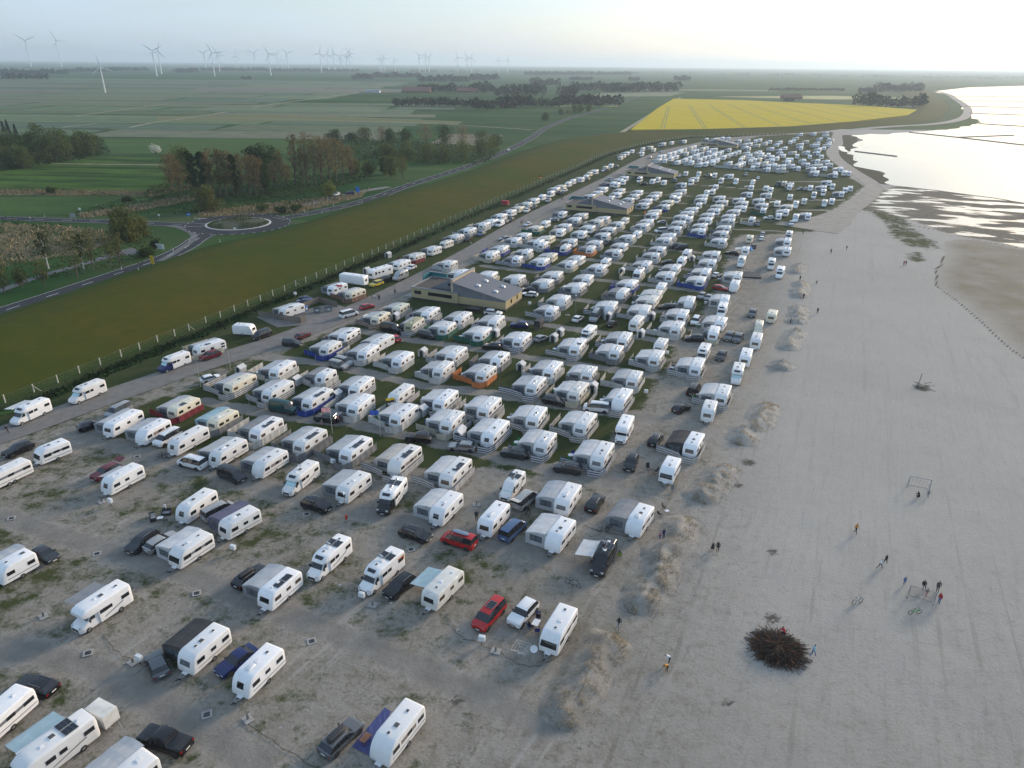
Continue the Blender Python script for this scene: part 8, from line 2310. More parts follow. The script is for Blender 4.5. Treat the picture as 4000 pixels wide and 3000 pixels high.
# ---- farms
def farmhouse(x,y,w,d,h,rh,a,label,wk,rk):
    t=thing('farmhouse',label,'building',(x,y,-.3),a,'farm buildings'); b=MB(); b.box(-w/2,w/2,-d/2,d/2,0,h,wk)
    for s in (-1,1): b.face([(s*w/2,-d/2,h),(s*w/2,d/2,h),(s*w/2,0,h+rh)],wk)
    obj('wall',b.mesh('wall',fix=False),t)
    b=MB()
    for s in (-1,1): b.loft([[(-w/2-.5,s*(d/2+.6),h-.3),(w/2+.5,s*(d/2+.6),h-.3),(w/2+.5,s*(d/2+.6),h-.05),(-w/2-.5,s*(d/2+.6),h-.05)],[(-w/2-.5,0,h+rh),(w/2+.5,0,h+rh),(w/2+.5,0,h+rh+.25),(-w/2-.5,0,h+rh+.25)]],lambda i,j:rk)
    r_=obj('roof',b.mesh('roof'),t); b=MB(); b.box(w*.2,w*.2+.8,-.4,.4,h+rh*.6,h+rh+1.2,rk); obj('chimney',b.mesh('chimney'),r_)
    for i in range(max(2,int(w/5))): b=MB(); xx=-w/2+w*(i+.5)/max(2,int(w/5)); b.box(xx-.6,xx+.6,-d/2-.05,-d/2,1,min(h-.3,2.4),'glass'); obj('window',b.mesh('window'),t)
    b=MB(); b.box(-w*.08-.5,-w*.08+.6,-d/2-.06,-d/2,0,2.2,'dark'); obj('door',b.mesh('door'),t)
MATS['redroof']=lambda: mat('red_tile_roof',(.20,.085,.06),.8,var=.2,scale=.5); MATS['darkroof']=lambda: mat('dark_purple_roof',(.055,.045,.06),.7,var=.2,scale=.5); MATS['redbrick']=lambda: mat('red_brick',(.20,.10,.075),.9,var=.15,scale=1); MATS['greyroof']=lambda: mat('fibre_cement_roof',(.30,.30,.30),.8,var=.15,scale=.4)
fm=FEAT['farms']; FLb=['long brick barn with broad red roof beyond the fields','red-roofed farm building right of the long barn','grey-roofed shed among the village trees','red-roofed house half hidden by village trees','low white farm sheds left of the long barn','small house behind the village trees']
for i,((x,y),lab) in enumerate(zip(fm,FLb)):
    w,d,h,rh=[(62,30,4,8),(45,20,4,6),(30,16,4,4),(22,14,4,8),(30,14,3,3),(20,12,4,5)][i]; farmhouse(x,y,w,d,h,rh,R([-5,4,-8,12,-3,8][i]),lab,'redbrick' if i not in(2,4) else 'boxw','redroof' if i in (0,1,3,5) else 'greyroof')
x,y=FEAT['barnleft'][0]; farmhouse(x+8,y-60,42,22,4,8,R(55),'house with dark purple roof behind the left tree cluster','redbrick','darkroof')
x,y=FEAT['hangar'][0]; farmhouse(x,y,90,30,5,3,R(35),'long pale greenhouse far off at the left edge','boxw','boxw')
farmhouse(560,1560,40,16,4,5,R(10),'farm building among trees beyond the rapeseed','redbrick','redroof')
# ================================================================ people
POSES={}
def person_mesh(pose,top,bot,child):
    """one continuous skin-modifier body in the given pose, facing +Y"""
    H=1.0
    J={'pel':(0,0,.95),'chest':(0,.0,1.28),'sh':(0,0,1.42),'neck':(0,.01,1.50),'head':(0,.03,1.62),'crown':(0,.02,1.74),
       'lh':(.10,0,.92),'lk':(.11,.02,.50),'la':(.11,0,.08),'lt':(.12,.16,.03),'rh':(-.10,0,.92),'rk':(-.11,.02,.50),'ra':(-.11,0,.08),'rt':(-.12,.16,.03),
       'ls':(.19,0,1.40),'le':(.24,-.02,1.12),'lw':(.25,.08,.88),'rs':(-.19,0,1.40),'re':(-.24,-.02,1.12),'rw':(-.25,.08,.88)}
    if pose in('walk','run'):
        k=1.6 if pose=='run' else 1
        J.update(lk=(.10,.20*k,.55),la=(.10,.26*k,.12),lt=(.10,.42*k,.08),rk=(-.10,-.06*k,.50),ra=(-.10,-.34*k,.16+.08*(k-1)),rt=(-.10,-.24*k,.04+.06*(k-1)),le=(.24,-.14*k,1.14),lw=(.22,-.02,.92+.15*(k-1)),re=(-.24,.10*k,1.14),rw=(-.2,.28*k,1.0+.1*(k-1)))
        if k>1: J={n:(a,b_+ (c-.5)*.18,c) for n,(a,b_,c) in J.items()}
    if pose=='bend':
        J.update(chest=(0,.22,1.16),sh=(0,.38,1.20),neck=(0,.46,1.22),head=(0,.56,1.24),crown=(0,.66,1.26),ls=(.19,.36,1.18),le=(.22,.42,.88),lw=(.18,.46,.64),rs=(-.19,.36,1.18),re=(-.22,.42,.88),rw=(-.18,.46,.64),pel=(0,-.08,.93),lh=(.1,-.08,.9),rh=(-.1,-.08,.9))
    if pose=='crouch':
        J.update(pel=(0,-.12,.40),lh=(.11,-.12,.38),rh=(-.11,-.12,.38),lk=(.16,.28,.52),rk=(-.16,.28,.46),la=(.14,.06,.09),ra=(-.14,.02,.09),lt=(.15,.22,.04),rt=(-.15,.18,.04),chest=(0,.04,.70),sh=(0,.14,.84),neck=(0,.19,.90),head=(0,.24,1.0),crown=(0,.26,1.12),ls=(.19,.13,.82),le=(.24,.32,.64),lw=(.14,.50,.52),rs=(-.19,.13,.82),re=(-.24,.32,.64),rw=(-.14,.50,.50))
    if pose=='sit':
        J.update(pel=(0,-.1,.50),lh=(.11,-.08,.49),rh=(-.11,-.08,.49),lk=(.13,.34,.52),rk=(-.13,.34,.52),la=(.13,.36,.09),ra=(-.13,.36,.09),lt=(.13,.52,.04),rt=(-.13,.52,.04))
        for n,dz in (('chest',.45),('sh',.45),('neck',.45),('head',.45),('crown',.45),('ls',.45),('rs',.45)): a,b_,c=J[n]; J[n]=(a,b_-.12,c-dz)
        J.update(le=(.25,-.02,.70),lw=(.18,.24,.62),re=(-.25,-.02,.70),rw=(-.18,.24,.62))
    if child and pose=='stand': J.update(lw=(.34,.12,1.0),le=(.3,.02,1.16))
    E=[('pel','chest'),('chest','sh'),('sh','neck'),('neck','head'),('head','crown'),('pel','lh'),('lh','lk'),('lk','la'),('la','lt'),('pel','rh'),('rh','rk'),('rk','ra'),('ra','rt'),('sh','ls'),('ls','le'),('le','lw'),('sh','rs'),('rs','re'),('re','rw')]
    Rd={'pel':.135,'chest':.150,'sh':.115,'neck':.06,'head':.100,'crown':.075,'lh':.105,'lk':.065,'la':.045,'lt':.04,'rh':.105,'rk':.065,'ra':.045,'rt':.04,'ls':.075,'le':.05,'lw':.036,'rs':.075,'re':.05,'rw':.036}
    names=list(J); me=bpy.data.meshes.new('sk'); me.from_pydata([J[n] for n in names],[(names.index(a),names.index(c)) for a,c in E],[])
    o=bpy.data.objects.new('sk',me); COL.objects.link(o); sm=o.modifiers.new('s','SKIN'); 
    for i,n in enumerate(names): d=me.skin_vertices[0].data[i]; d.radius=(Rd[n]*(1.12 if n in('pel','chest','sh') else 1),Rd[n]*(.78 if n in('chest','sh') else 1)); d.use_root=(n=='pel')
    sb=o.modifiers.new('u','SUBSURF'); sb.levels=1; sb.render_levels=1
    dg=bpy.context.evaluated_depsgraph_get(); out=bpy.data.meshes.new_from_object(o.evaluated_get(dg)); bpy.data.objects.remove(o); bpy.data.meshes.remove(me)
    seg={('pel','chest'):0,('chest','sh'):0,('sh','neck'):0,('neck','head'):2,('head','crown'):2,('pel','lh'):1,('lh','lk'):1,('lk','la'):1,('la','lt'):4,('pel','rh'):1,('rh','rk'):1,('rk','ra'):1,('ra','rt'):4,('sh','ls'):0,('ls','le'):0,('le','lw'):0,('sh','rs'):0,('rs','re'):0,('re','rw'):0}
    for k in (top,bot,M('skin'),M('hair'),M('dark')): out.materials.append(k)
    hd=Vector(J['head']); cr=Vector(J['crown']); up=(cr-hd).normalized()
    mi=[]
    for p in out.polygons:
        c=p.center; best=1e9; bi=0
        for (a,b2),m_ in seg.items():
            A,B2=Vector(J[a]),Vector(J[b2]); d=B2-A; t_=max(0,min(1,(c-A).dot(d)/d.length_squared)); q=(c-A-d*t_).length
            if q<best: best=q; bi=m_
        if bi==2:
            rel=c-hd; f=Vector((0,1,0)) if abs(up.z)>.5 else Vector((0,0,-1))
            if rel.dot(up)>.03 or rel.dot(f)<-.01: bi=3
        mi.append(bi)
    out.polygons.foreach_set('material_index',mi); out.polygons.foreach_set('use_smooth',[True]*len(mi))
    # hands with separate fingers, nose, ears and eyes, merged into the body mesh
    b=MB(); b.mats=[top,bot,M('skin'),M('hair'),M('dark')]; sk_=M('skin')
    for s,(e,w_) in ((1,('le','lw')),(-1,('re','rw'))):
        W3=Vector(J[w_]); d=(W3-Vector(J[e])).normalized(); sd_=d.cross(Vector((0,1,.3))).normalized()
        palm=W3+d*.05; b.tube([W3-d*.02,palm,palm+d*.045],[.03,.036,.033],sk_,6)
        for i,l in enumerate((.06,.072,.066,.05)):
            o_=palm+d*.04+sd_*(.024-.016*i); b.tube([o_,o_+d*l*.55,o_+d*l+Vector((0,.02,0))],[.009,.0085,.007],sk_,5)
        o_=W3+d*.03+sd_*.03*s; b.tube([o_,o_+sd_*.03*s+d*.03,o_+sd_*.035*s+d*.055],[.011,.010,.008],sk_,5)
    f=Vector((0,1,0)) if abs(up.z)>.5 else Vector((0,.2,-1)).normalized(); sx=Vector((1,0,0))
    b.tube([hd+f*.085+up*.01,hd+f*.115-up*.02],[.012,.018],sk_,5)
    for s in (-1,1): b.tube([hd+sx*s*.085,hd+sx*s*.105],[.028,.022],sk_,6); e_=hd+f*.092+sx*s*.036+up*.015; b.tube([e_,e_+f*.008],.010,M('dark'),6)
    b.tube([hd+f*.085-up*.05-sx*.02,hd+f*.085-up*.05+sx*.02],.007,MAT.get('tail_lamp_red') or M('red_l'),5)
    return join_meshes('person',[out,b.mesh('x',fix=False)])
CLO={'o':('orange',(.55,.24,.03)),'k':('black',(.014,.014,.016)),'w':('white',(.68,.69,.70)),'u':('blue',(.08,.16,.32)),'d':('dark grey',(.05,.055,.06)),'r':('red',(.40,.02,.03)),'c':('pale blue',(.35,.55,.60)),'g':('grey',(.22,.23,.25)),'n':('navy',(.02,.03,.09)),'p':('pink',(.50,.20,.26))}
PLAB=['person in orange hooded top and black trousers walking across the sand','person in black standing beside a crouching one on the sand','person in black crouching on the sand','child in black running with arms out behind another on the sand','child in white top running across the sand','child in blue standing left of the mesh goal','person in black seated behind the mesh goal','child in dark top inside the mesh goal','person in dark grey standing at the right end of the mesh goal','child in red top and blue trousers right of the mesh goal','person in red crouching on top of the brushwood heap','person in pale blue top walking right of the brushwood heap','person in black crouching in front of the far goal','child in grey at the right post of the far goal','person in black top walking through the gap in the dune ridge','child in white bending over beside one in orange','child in orange bending over on the sand','man in black standing behind the red minibus','person in black walking past the silver minibus','child in pink beside an adult on the dune ridge','adult in navy standing on the dune ridge with a child','man in white shirt standing by the outdoor sofas','person in black walking along the service road at far left','person in pink standing by a car with open tailgate','child in grey and pink on the first lane','small child in black on the first cross lane','person in black by the far dune ridge near a bicycle','child in dark grey alone right of the far dune ridge','person in black standing on the far dune ridge','person in black standing alone on open sand right of dunes','small dark figure behind a dune ridge near a caravan','dark figure standing far out on the sand','dark figure walking far out on the sand','person in black at the edge of the far lawn','person in red of a pair by the green salt meadow','person in dark clothes of a pair by the green salt meadow','person in dark grey on the service road left of the flag','person in white on the service road','person in dark grey with black trousers on the service road','person in black rightmost on the service road','person in red by the service road farther along','person in black beside one in red on the service road','left dark figure near the second wash house','right dark figure near the second wash house','person in dark grey near the nearest wash house corner']
for i,l in enumerate(PPL.strip().split('\n')):
    pose,x,y,tc,bc=l.split(); x,y=float(x),float(y); ch=pose=='child'; ps='stand' if ch else pose
    tm=mat('clothes_'+CLO[tc][0].replace(' ','_'),CLO[tc][1],.85,var=.1,scale=6); bm2=mat('clothes_'+CLO[bc][0].replace(' ','_'),CLO[bc][1],.85,var=.1,scale=6)
    me=cached(('pp',ps,tc,bc,ch),lambda:person_mesh(ps,tm,bm2,ch)); z0=1.25 if 'brushwood heap' in PLAB[i] and pose=='crouch' else (.9 if 'on the dune ridge' in PLAB[i] else 0)
    o=obj('person',me,None,(x,y,z0+.03),R([200,150,-40,-60,-70,180,160,190,170,100,30,-70,10,180,10,90,120,180,-60,200,210,150,-80][i] if i<23 else random.uniform(0,360))); s=.74 if ch else (1.0 if i not in(15,16,3,4) else .85); o.scale=(s,s,s); tag(o,PLAB[i],'person','people on the beach and campsite')
x,y=FEAT['family_table'][0]
for (dx,dy,a,lab) in ((.3,.95,R(180),'person in black seated behind the folding table'),(-.72,-.3,R(-60),'person in dark clothes seated left of the folding table')):
    me=cached(('pp','sit','k','d',False),lambda:person_mesh('sit',mat('clothes_black',CLO['k'][1],.85,var=.1,scale=6),mat('clothes_dark_grey',CLO['d'][1],.85,var=.1,scale=6),False)); tag(obj('person',me,None,(x+dx,y+dy,-.02),a),lab,'person','people on the beach and campsite')
me=cached(('pp','sit','k','d',False),lambda:None); tag(obj('person',me,None,(14.6,77.6,-.05),R(-20)),'person in black seated beside the black camper van','person','people on the beach and campsite'); folding_chair(14.6,77.5,R(-20),'low chair under the person beside the black camper van',('lime',(.25,.35,.05)))

# ---- timber deck with railing beside two motorhomes on the sand
t=thing('timber_deck','dark timber deck with railing beside two motorhomes on the sand','deck',(74,219,0),R(-10)); pl=cached(('dkb',),lambda:(lambda b:(b.box(-3.4,3.4,-.13,.13,.38,.42,'dark'),b.mesh('board'))[1])(MB()))
for i in range(22): obj('board',pl,t,(0,-3.1+i*.29,0))
b=MB(); b.box(-3.35,3.35,-3.2,3.2,0,.375,'bbase'); obj('base',b.mesh('base'),t)
for (a,c) in (((-3.3,-3.1),(3.3,-3.1)),((-3.3,-3.1),(-3.3,3.1)),((-3.3,3.1),(.5,3.1))):
    b=MB(); b.bar((a[0],a[1],1.3),(c[0],c[1],1.3),.08,'wood'); b.bar((a[0],a[1],.85),(c[0],c[1],.85),.05,'wood')
    for q in range(5): f=q/4; b.bar((a[0]+(c[0]-a[0])*f,a[1]+(c[1]-a[1])*f,.4),(a[0]+(c[0]-a[0])*f,a[1]+(c[1]-a[1])*f,1.3),.07,'wood')
    obj('railing',b.mesh('railing'),t)
# ---- cables on the sand
CB=[('dark cable looping round the rotary dryer and dish stand',[(-3.0,61.2),(-1.2,60.6),(.6,59.0),(2.6,58.4),(4.4,59.2),(6.0,60.4)]),('dark cable from the old caravan to the power box',[(-7.6,66.5),(-6.6,64.4),(-5.4,62.6),(-3.2,61.8)]),('long dark cable crossing the sand at bottom left',[(-26.4,51.0),(-23.5,49.2),(-19.5,46.8),(-15,44.6)]),('dark cable from the coachbuilt motorhome to the power box',[(-46.5,62.5),(-44.8,61),(-43,59.6),(-40.4,58.4)]),('dark cable between black camper van and charcoal awning',[(10.4,84.6),(12.5,83.4),(15.5,82.3),(17.6,81.8)])]
for lab,pts in CB:
    sp_=smooth_line(pts,6); b=MB(); b.tube([(p.x+.12*math.sin(i*1.3),p.y+.1*math.cos(i*1.7),.075) for i,p in enumerate(sp_)],.025,'dark',5); tag(obj('power_cable',b.mesh('power_cable')),lab,'cable')

# ---- long pale windbreaks in front of the far block
for lab,pts in FARF:
    windbreak(pts,'wt',lab,2,h=1.5)
# ---- garden furniture on the fenced pitches
def small_table():
    b=MB(); b.cylx(0,0,0,0,0,'hatch',3) if False else None
    n=12; b.face([(math.cos(2*math.pi*i/n)*.5,math.sin(2*math.pi*i/n)*.5,.72) for i in range(n)],'hatch'); b.face([(math.cos(2*math.pi*i/n)*.5,math.sin(2*math.pi*i/n)*.5,.68) for i in range(n)],'hatch')
    for i in range(n): a0,a1=2*math.pi*i/n,2*math.pi*(i+1)/n; b.face([(math.cos(a)*.5,math.sin(a)*.5,z) for a,z in ((a0,.68),(a1,.68),(a1,.72),(a0,.72))],'hatch')
    for i in range(4): a=R(90*i+45); b.bar((math.cos(a)*.4,math.sin(a)*.4,0),(math.cos(a)*.15,math.sin(a)*.15,.68),.035,'alu')
    return b.mesh('garden_table')
def small_chair(c):
    b=MB(); k=mat('chair_fabric_'+c[0],c[1],.8,var=.1); b.box(-.25,.25,-.24,.24,.42,.46,k); b.box(-.25,.25,-.28,-.24,.46,1.0,k)
    for sx in (-1,1):
        for sy in (-1,1): b.bar((sx*.22,sy*.22,0),(sx*.22,sy*.22,.42),.03,'alu')
        b.box(sx*.27-.025,sx*.27+.025,-.26,.22,.62,.65,'dark')
    return b.mesh('garden_chair')
gr=random.Random(12); gcount=0
for v in VE:
    o=v['o']
    if 'aw' not in o or v['w'][0]!='row' or v['d']>235 or gr.random()<.35: continue
    a=R(v['hd']+90); ex=Vector((math.cos(a),math.sin(a))); ey=Vector((-math.sin(a),math.cos(a))); aw=float(o['aw'].split(',')[0]); c=Vector((v['x'],v['y']))+ex*(1.15+aw+.9)+ey*gr.uniform(-1.2,1.6)
    if any(math.hypot(q['x']-c.x,q['y']-c.y)<3.6 for q in VE if q is not v) or any(abs(c.x-x2)<1.2 and abs(c.y-y2)<1.2 for x2,y2 in FEAT['store_tent']): continue
    tag(obj('garden_table',cached(('gtab',),small_table),None,(c.x,c.y,.02),gr.uniform(0,6)),'round white garden table beside awning, %s'%phrase(v),'table','garden tables on the pitches')
    for j,sd_ in enumerate(('near','far')):
        cc=c+ey*(.85 if j==0 else -.85); col_=gr.choice([('white',(.6,.6,.6)),('green',(.04,.25,.08)),('blue',(.02,.03,.22)),('grey',(.16,.17,.19))]); tag(obj('garden_chair',cached(('gch',col_[0]),lambda:small_chair(col_)),None,(cc.x,cc.y,.02),a+math.pi*(1-j)+gr.uniform(-.4,.4)),'%s garden chair on the %s side of table, %s'%(col_[0],sd_,phrase(v)),'chair','garden chairs on the pitches')
# ================================================================ vegetation
def leaf_mat(name,c,var=.35,trans=.35):
    if name in MAT: return MAT[name]
    m=bpy.data.materials.new(name); m.use_nodes=True; MAT[name]=m; n=m.node_tree; b=n.nodes['Principled BSDF']; b.inputs['Roughness'].default_value=.8; b.inputs['Specular IOR Level'].default_value=.08
    g=node(n,'ShaderNodeNewGeometry'); z=node(n,'ShaderNodeTexNoise'); z.inputs['Scale'].default_value=.45; z.inputs['Detail'].default_value=4; n.links.new(g.outputs['Position'],z.inputs['Vector'])
    oi=node(n,'ShaderNodeObjectInfo')
    rr=rng(n,g.outputs['Random Per Island'],0,1,1-var,1+var*.7); zz=rng(n,z.outputs[0],.3,.7,.72,1.25); oo=rng(n,oi.outputs['Random'],0,1,.8,1.2)
    f=math_(n,'MULTIPLY',math_(n,'MULTIPLY',rr,zz),oo); cc=node(n,'ShaderNodeCombineColor'); [n.links.new(f,cc.inputs[i]) for i in range(3)]
    x=node(n,'ShaderNodeMix',data_type='RGBA',blend_type='MULTIPLY'); x.inputs[0].default_value=1; x.inputs[6].default_value=(*c,1); n.links.new(cc.outputs[0],x.inputs[7]); n.links.new(x.outputs[2],b.inputs['Base Color'])
    t=node(n,'ShaderNodeBsdfTranslucent'); n.links.new(x.outputs[2],t.inputs[0]); ms=node(n,'ShaderNodeMixShader'); ms.inputs[0].default_value=trans; n.links.new(b.outputs[0],ms.inputs[1]); n.links.new(t.outputs[0],ms.inputs[2]); n.links.new(ms.outputs[0],n.nodes['Material Output'].inputs[0]); return m
LM={'o':('leaves_green',(.105,.135,.040)),'d':('leaves_dark_green',(.050,.078,.026)),'p':('leaves_russet_poplar',(.20,.150,.068)),'w':('leaves_olive_willow',(.125,.135,.042)),'y':('leaves_yellow_green',(.165,.185,.045)),'c':('needles_dark',(.018,.030,.016)),'s':('shrub_leaves',(.055,.080,.024)),'b':('leaves_birch',(.060,.075,.026)),'l':('leaves_light',(.125,.130,.046)),'x':('white_blossom',(.52,.53,.46))}
def leaves(b,pts,size,k,r_,flat=.0):
    """small leaf-cluster faces, each its own island"""
    for c in pts:
        s=size*r_.uniform(.6,1.4); n=Vector((r_.gauss(0,1),r_.gauss(0,1),r_.gauss(0,1)+.6)).normalized(); q=n.to_track_quat('Z','Y'); a=r_.uniform(0,6.28); i=len(b.v)
        m_=r_.choice((3,4,5))
        for j in range(m_): an=a+2*math.pi*j/m_; rr=s*r_.uniform(.55,1.0); b.v.append(tuple(c+q@Vector((math.cos(an)*rr,math.sin(an)*rr,r_.uniform(-.15,.15)*s))))
        b.f.append(tuple(range(i,i+m_))); b.m.append(b.mi(k))
def tree_proto(kind,seed,h,wd):
    """tapered trunk with limbs + crown of leaf clumps, in metres (height h, crown width wd)"""
    r_=random.Random(seed*31+ord(kind)); tk='birch' if kind=='b' else 'trunk'; k=leaf_mat(*LM[kind]); T_=MB(); C_=MB(); C_.mi(k)
    tr=.012*h+.06
    if kind=='c':
        T_.tube([(0,0,0),(0,0,h*.95)],[tr*1.4,.03],tk,7); pts=[]
        for i in range(46):
            z=h*(.12+.86*i/46); R_=wd/2*(1-(z/h))*1.1+.15
            for j in range(22): a=r_.uniform(0,6.28); rr=R_*r_.uniform(.2,1)**.6; pts.append(Vector((math.cos(a)*rr,math.sin(a)*rr,z-rr*.35+r_.uniform(-.2,.2))))
        leaves(C_,pts,.34,k,r_); return T_.mesh('trunk',50),C_.mesh('crown',fix=False)
    if kind in('s','x'):
        pts=[]; n_=10
        for i in range(n_):
            a=r_.uniform(0,6.28); rr=wd*.34*math.sqrt(r_.random()); cz=h*r_.uniform(.25,.68); cr_=min(wd*.22,h*.38)*r_.uniform(.7,1.2); T_.tube([(0,0,0),(math.cos(a)*rr*.6,math.sin(a)*rr*.6,cz*.6),(math.cos(a)*rr,math.sin(a)*rr,cz)],[.06,.04,.02],tk,5)
            for j in range(95): v=Vector((r_.gauss(0,1),r_.gauss(0,1),r_.gauss(0,1))).normalized()*cr_*r_.uniform(.55,1.05); p=Vector((math.cos(a)*rr,math.sin(a)*rr,cz))+v; p.z=max(.05,p.z); pts.append(p)
        leaves(C_,pts,.26,k,r_); return T_.mesh('trunk',50),C_.mesh('crown',fix=False)
    lean=Vector((r_.uniform(-.05,.05)*h,r_.uniform(-.05,.05)*h,0)); th=h*({'p':.9,'w':.55}.get(kind,.68)); tp=[(0,0,0)]+[(lean.x*f+r_.uniform(-.02,.02)*h*f,lean.y*f+r_.uniform(-.02,.02)*h*f,th*f) for f in (.25,.5,.75,1)]
    T_.tube(tp,[tr*1.3,tr,tr*.8,tr*.5,tr*.2],tk,8)
    clumps=[]; base={'p':.30,'b':.38,'l':.30,'y':.28,'w':.05,'o':.16,'d':.12}[kind]; nl={'p':26,'w':26,'o':24,'d':26,'b':16,'l':15,'y':14}[kind]
    for i in range(nl):
        f=(i+r_.random())/nl; z=h*(base+(1-base)*f*.94); 
        shape={'p':math.sin(math.pi*min(1,.22+.72*f))**.8,'d':math.sin(math.pi*(.18+.74*f))**.6}.get(kind,math.sin(math.pi*(.15+.78*f))**.65); R_=wd/2*shape
        a=i*2.4+r_.uniform(-.5,.5); rr=R_*r_.uniform(.35,.85) if i%4 else R_*.1; c=Vector((math.cos(a)*rr+lean.x*f,math.sin(a)*rr+lean.y*f,z)); cr_=max(.5,wd*{'p':.155,'b':.19,'l':.2,'y':.2}.get(kind,.22)*r_.uniform(.7,1.15)); clumps.append((c,cr_))
        zb=max(h*.12,z-rr*1.1-.06*h); ff=zb/th; st=Vector((lean.x*ff,lean.y*ff,min(zb,th*.97))); mid=(st+c)/2+Vector((0,0,-.04*h)); T_.tube([st,mid,c],[tr*.35,tr*.22,tr*.08],tk,5,cap=False)
    pts=[]; per={'p':44,'b':48,'l':46,'y':60}.get(kind,88)
    for c,cr_ in clumps:
        for j in range(per):
            v=Vector((r_.gauss(0,1),r_.gauss(0,1),r_.gauss(0,1))).normalized(); q=r_.uniform(.35,1.08)**.7*cr_; v.z*=1.35 if kind=='p' else .8; pts.append(c+v*q)
            if kind=='w' and r_.random()<.35: pts.append(c+v*q+Vector((0,0,-r_.uniform(.2,.9)*cr_)))
    leaves(C_,[p for p in pts if p.z>.1],{'p':.24,'b':.24,'l':.24,'y':.26}.get(kind,.31)*(1+.018*h),k,r_)
    return T_.mesh('trunk',50),C_.mesh('crown',fix=False)
TNAM={'o':('broad green tree','deciduous_tree'),'d':('dense dark green tree','deciduous_tree'),'p':('russet sparse poplar','poplar_tree'),'w':('olive green willow','willow_tree'),'y':('yellow-green young tree','deciduous_tree'),'c':('dark conifer','conifer_tree'),'s':('low dark shrub','shrub'),'b':('birch with pale trunk','birch_tree'),'l':('slender light green tree','deciduous_tree'),'x':('white blossoming bush','shrub')}
def tree_zone(x,y):
    if y<270 and x<-110: return 'beside the cycle path at left'
    if x<-230: return 'in the dense cluster at the left edge'
    if y<340: return 'around the roundabout'
    if y<460 and x<-86: return 'in the tall grove behind the roundabout'
    if y<460: return 'along the lay-by'
    if y<560: return 'in the belt beside the country road'
    if y<700: return 'in the dark belt behind the grove'
    return 'along the far bend of the road'
TL=[]
for l in TREES.strip().split('\n'):
    k,x,y,h,wd=l.split(); TL.append([k,float(x),float(y),float(h),float(wd)])
# fill the grove and belts where the photograph shows closed canopy
r_=random.Random(77)
zc={}
TL.sort(key=lambda t:(t[2],t[1]))
for i,(k,x,y,h,wd) in enumerate(TL):
    z=tree_zone(x,y); key=(k,z); zc.setdefault(key,[]).append(i)
cnt={}
for i,(k,x,y,h,wd) in enumerate(TL):
    z=tree_zone(x,y); key=(k,z); cnt[key]=cnt.get(key,0)+1; n=len(zc[key])
    lab='%s %s'%(TNAM[k][0],z)+('' if n==1 else ', %s from the camera'%ordn(cnt[key]))
    var=i%3; hb=max(3,round(h/4)*4) if k not in 'sx' else max(2,round(h)); wb=max(3,round(wd/3)*3)
    tm,cm=cached(('tree',k,var,hb,wb),lambda:tree_proto(k,var,hb,wb)); t=thing(TNAM[k][1],lab,'tree' if k not in 'sx' else 'shrub',(x,y,-.25),R(r_.uniform(0,360)),'trees beyond the dike'); s=(wd/wb,wd/wb,h/hb); s=(s[0]*(.75 if k in 'lb' else 1),s[1],s[2]); t.scale=(max(.6,min(1.4,s[0])),max(.6,min(1.4,s[0])),max(.7,min(1.4,s[2])))
    obj('trunk',tm,t); obj('crown',cm,t)
# undergrowth and reeds: nobody could count these
def scatter_blades(name,poly,n,h,k,label,wd=.25,z0=-.2,seed=1,lean=.25):
    r_=random.Random(seed); xs=[p[0] for p in poly]; ys=[p[1] for p in poly]; P=[]
    X=np.random.RandomState(seed).uniform(min(xs),max(xs),n*4); Y=np.random.RandomState(seed+1).uniform(min(ys),max(ys),n*4); m_=inside(poly,X,Y); b=MB(); b.mi(k)
    for x,y in list(zip(X[m_],Y[m_]))[:n]:
        a=r_.uniform(0,6.28); w=wd*r_.uniform(.5,1.3); hh=h*r_.uniform(.5,1.2); d=Vector((math.cos(a),math.sin(a),0)); tp=Vector((x,y,z0+hh))+Vector((r_.gauss(0,lean),r_.gauss(0,lean),0))*hh; i=len(b.v); b.v+=[tuple(Vector((x,y,z0))-d*w),tuple(Vector((x,y,z0))+d*w),tuple(tp+d*w*.35),tuple(tp-d*w*.35)]; b.f.append((i,i+1,i+2,i+3)); b.m.append(0)
    o=obj(name,b.mesh(name,fix=False)); o['kind']='stuff'; o['label']=label; return o
REED=leaf_mat('dry_reed',(.27,.215,.130),.3,.3); GRS=leaf_mat('rank_grass',(.055,.080,.024),.4,.2); MARR=leaf_mat('marram_grass',(.36,.30,.21),.3,.3); DSC=leaf_mat('ditch_scrub',(.018,.030,.010),.5,.15)
for i,k in enumerate(('reed1','reed2','reed3','reed4')): scatter_blades('reeds',FEAT[k],(1300,1000,1300,1300)[i],.85,REED,'dry pale reeds beyond the dike',.35,seed=20+i)
scatter_blades('rough_grass',[(-190,300),(-100,318),(-76,372),(-120,380),(-185,345)],2600,.5,GRS,'rank green undergrowth around the grove',.4,seed=31)
scatter_blades('rough_grass',[(-215,300),(-130,262),(-120,225),(-150,195),(-230,240)],2200,.45,GRS,'rank grass between cycle path and road',.4,seed=32)
def undergrowth(poly,n,size,hmax,k,label,seed):
    r_=random.Random(seed); xs=[p[0] for p in poly]; ys=[p[1] for p in poly]; X=np.random.RandomState(seed).uniform(min(xs),max(xs),n*4); Y=np.random.RandomState(seed+1).uniform(min(ys),max(ys),n*4); m_=inside(poly,X,Y); b=MB(); pts=[]
    for x,y in list(zip(X[m_],Y[m_]))[:n]: hz=hmax*max(.12,.5+.9*noise.noise(Vector((x*.12,y*.12,seed)))); pts.append(Vector((x,y,-.2+hz*r_.random())))
    leaves(b,pts,size,k,r_); o=obj('undergrowth',b.mesh('undergrowth',fix=False)); o['kind']='stuff'; o['label']=label
SH=leaf_mat(*LM['s'])
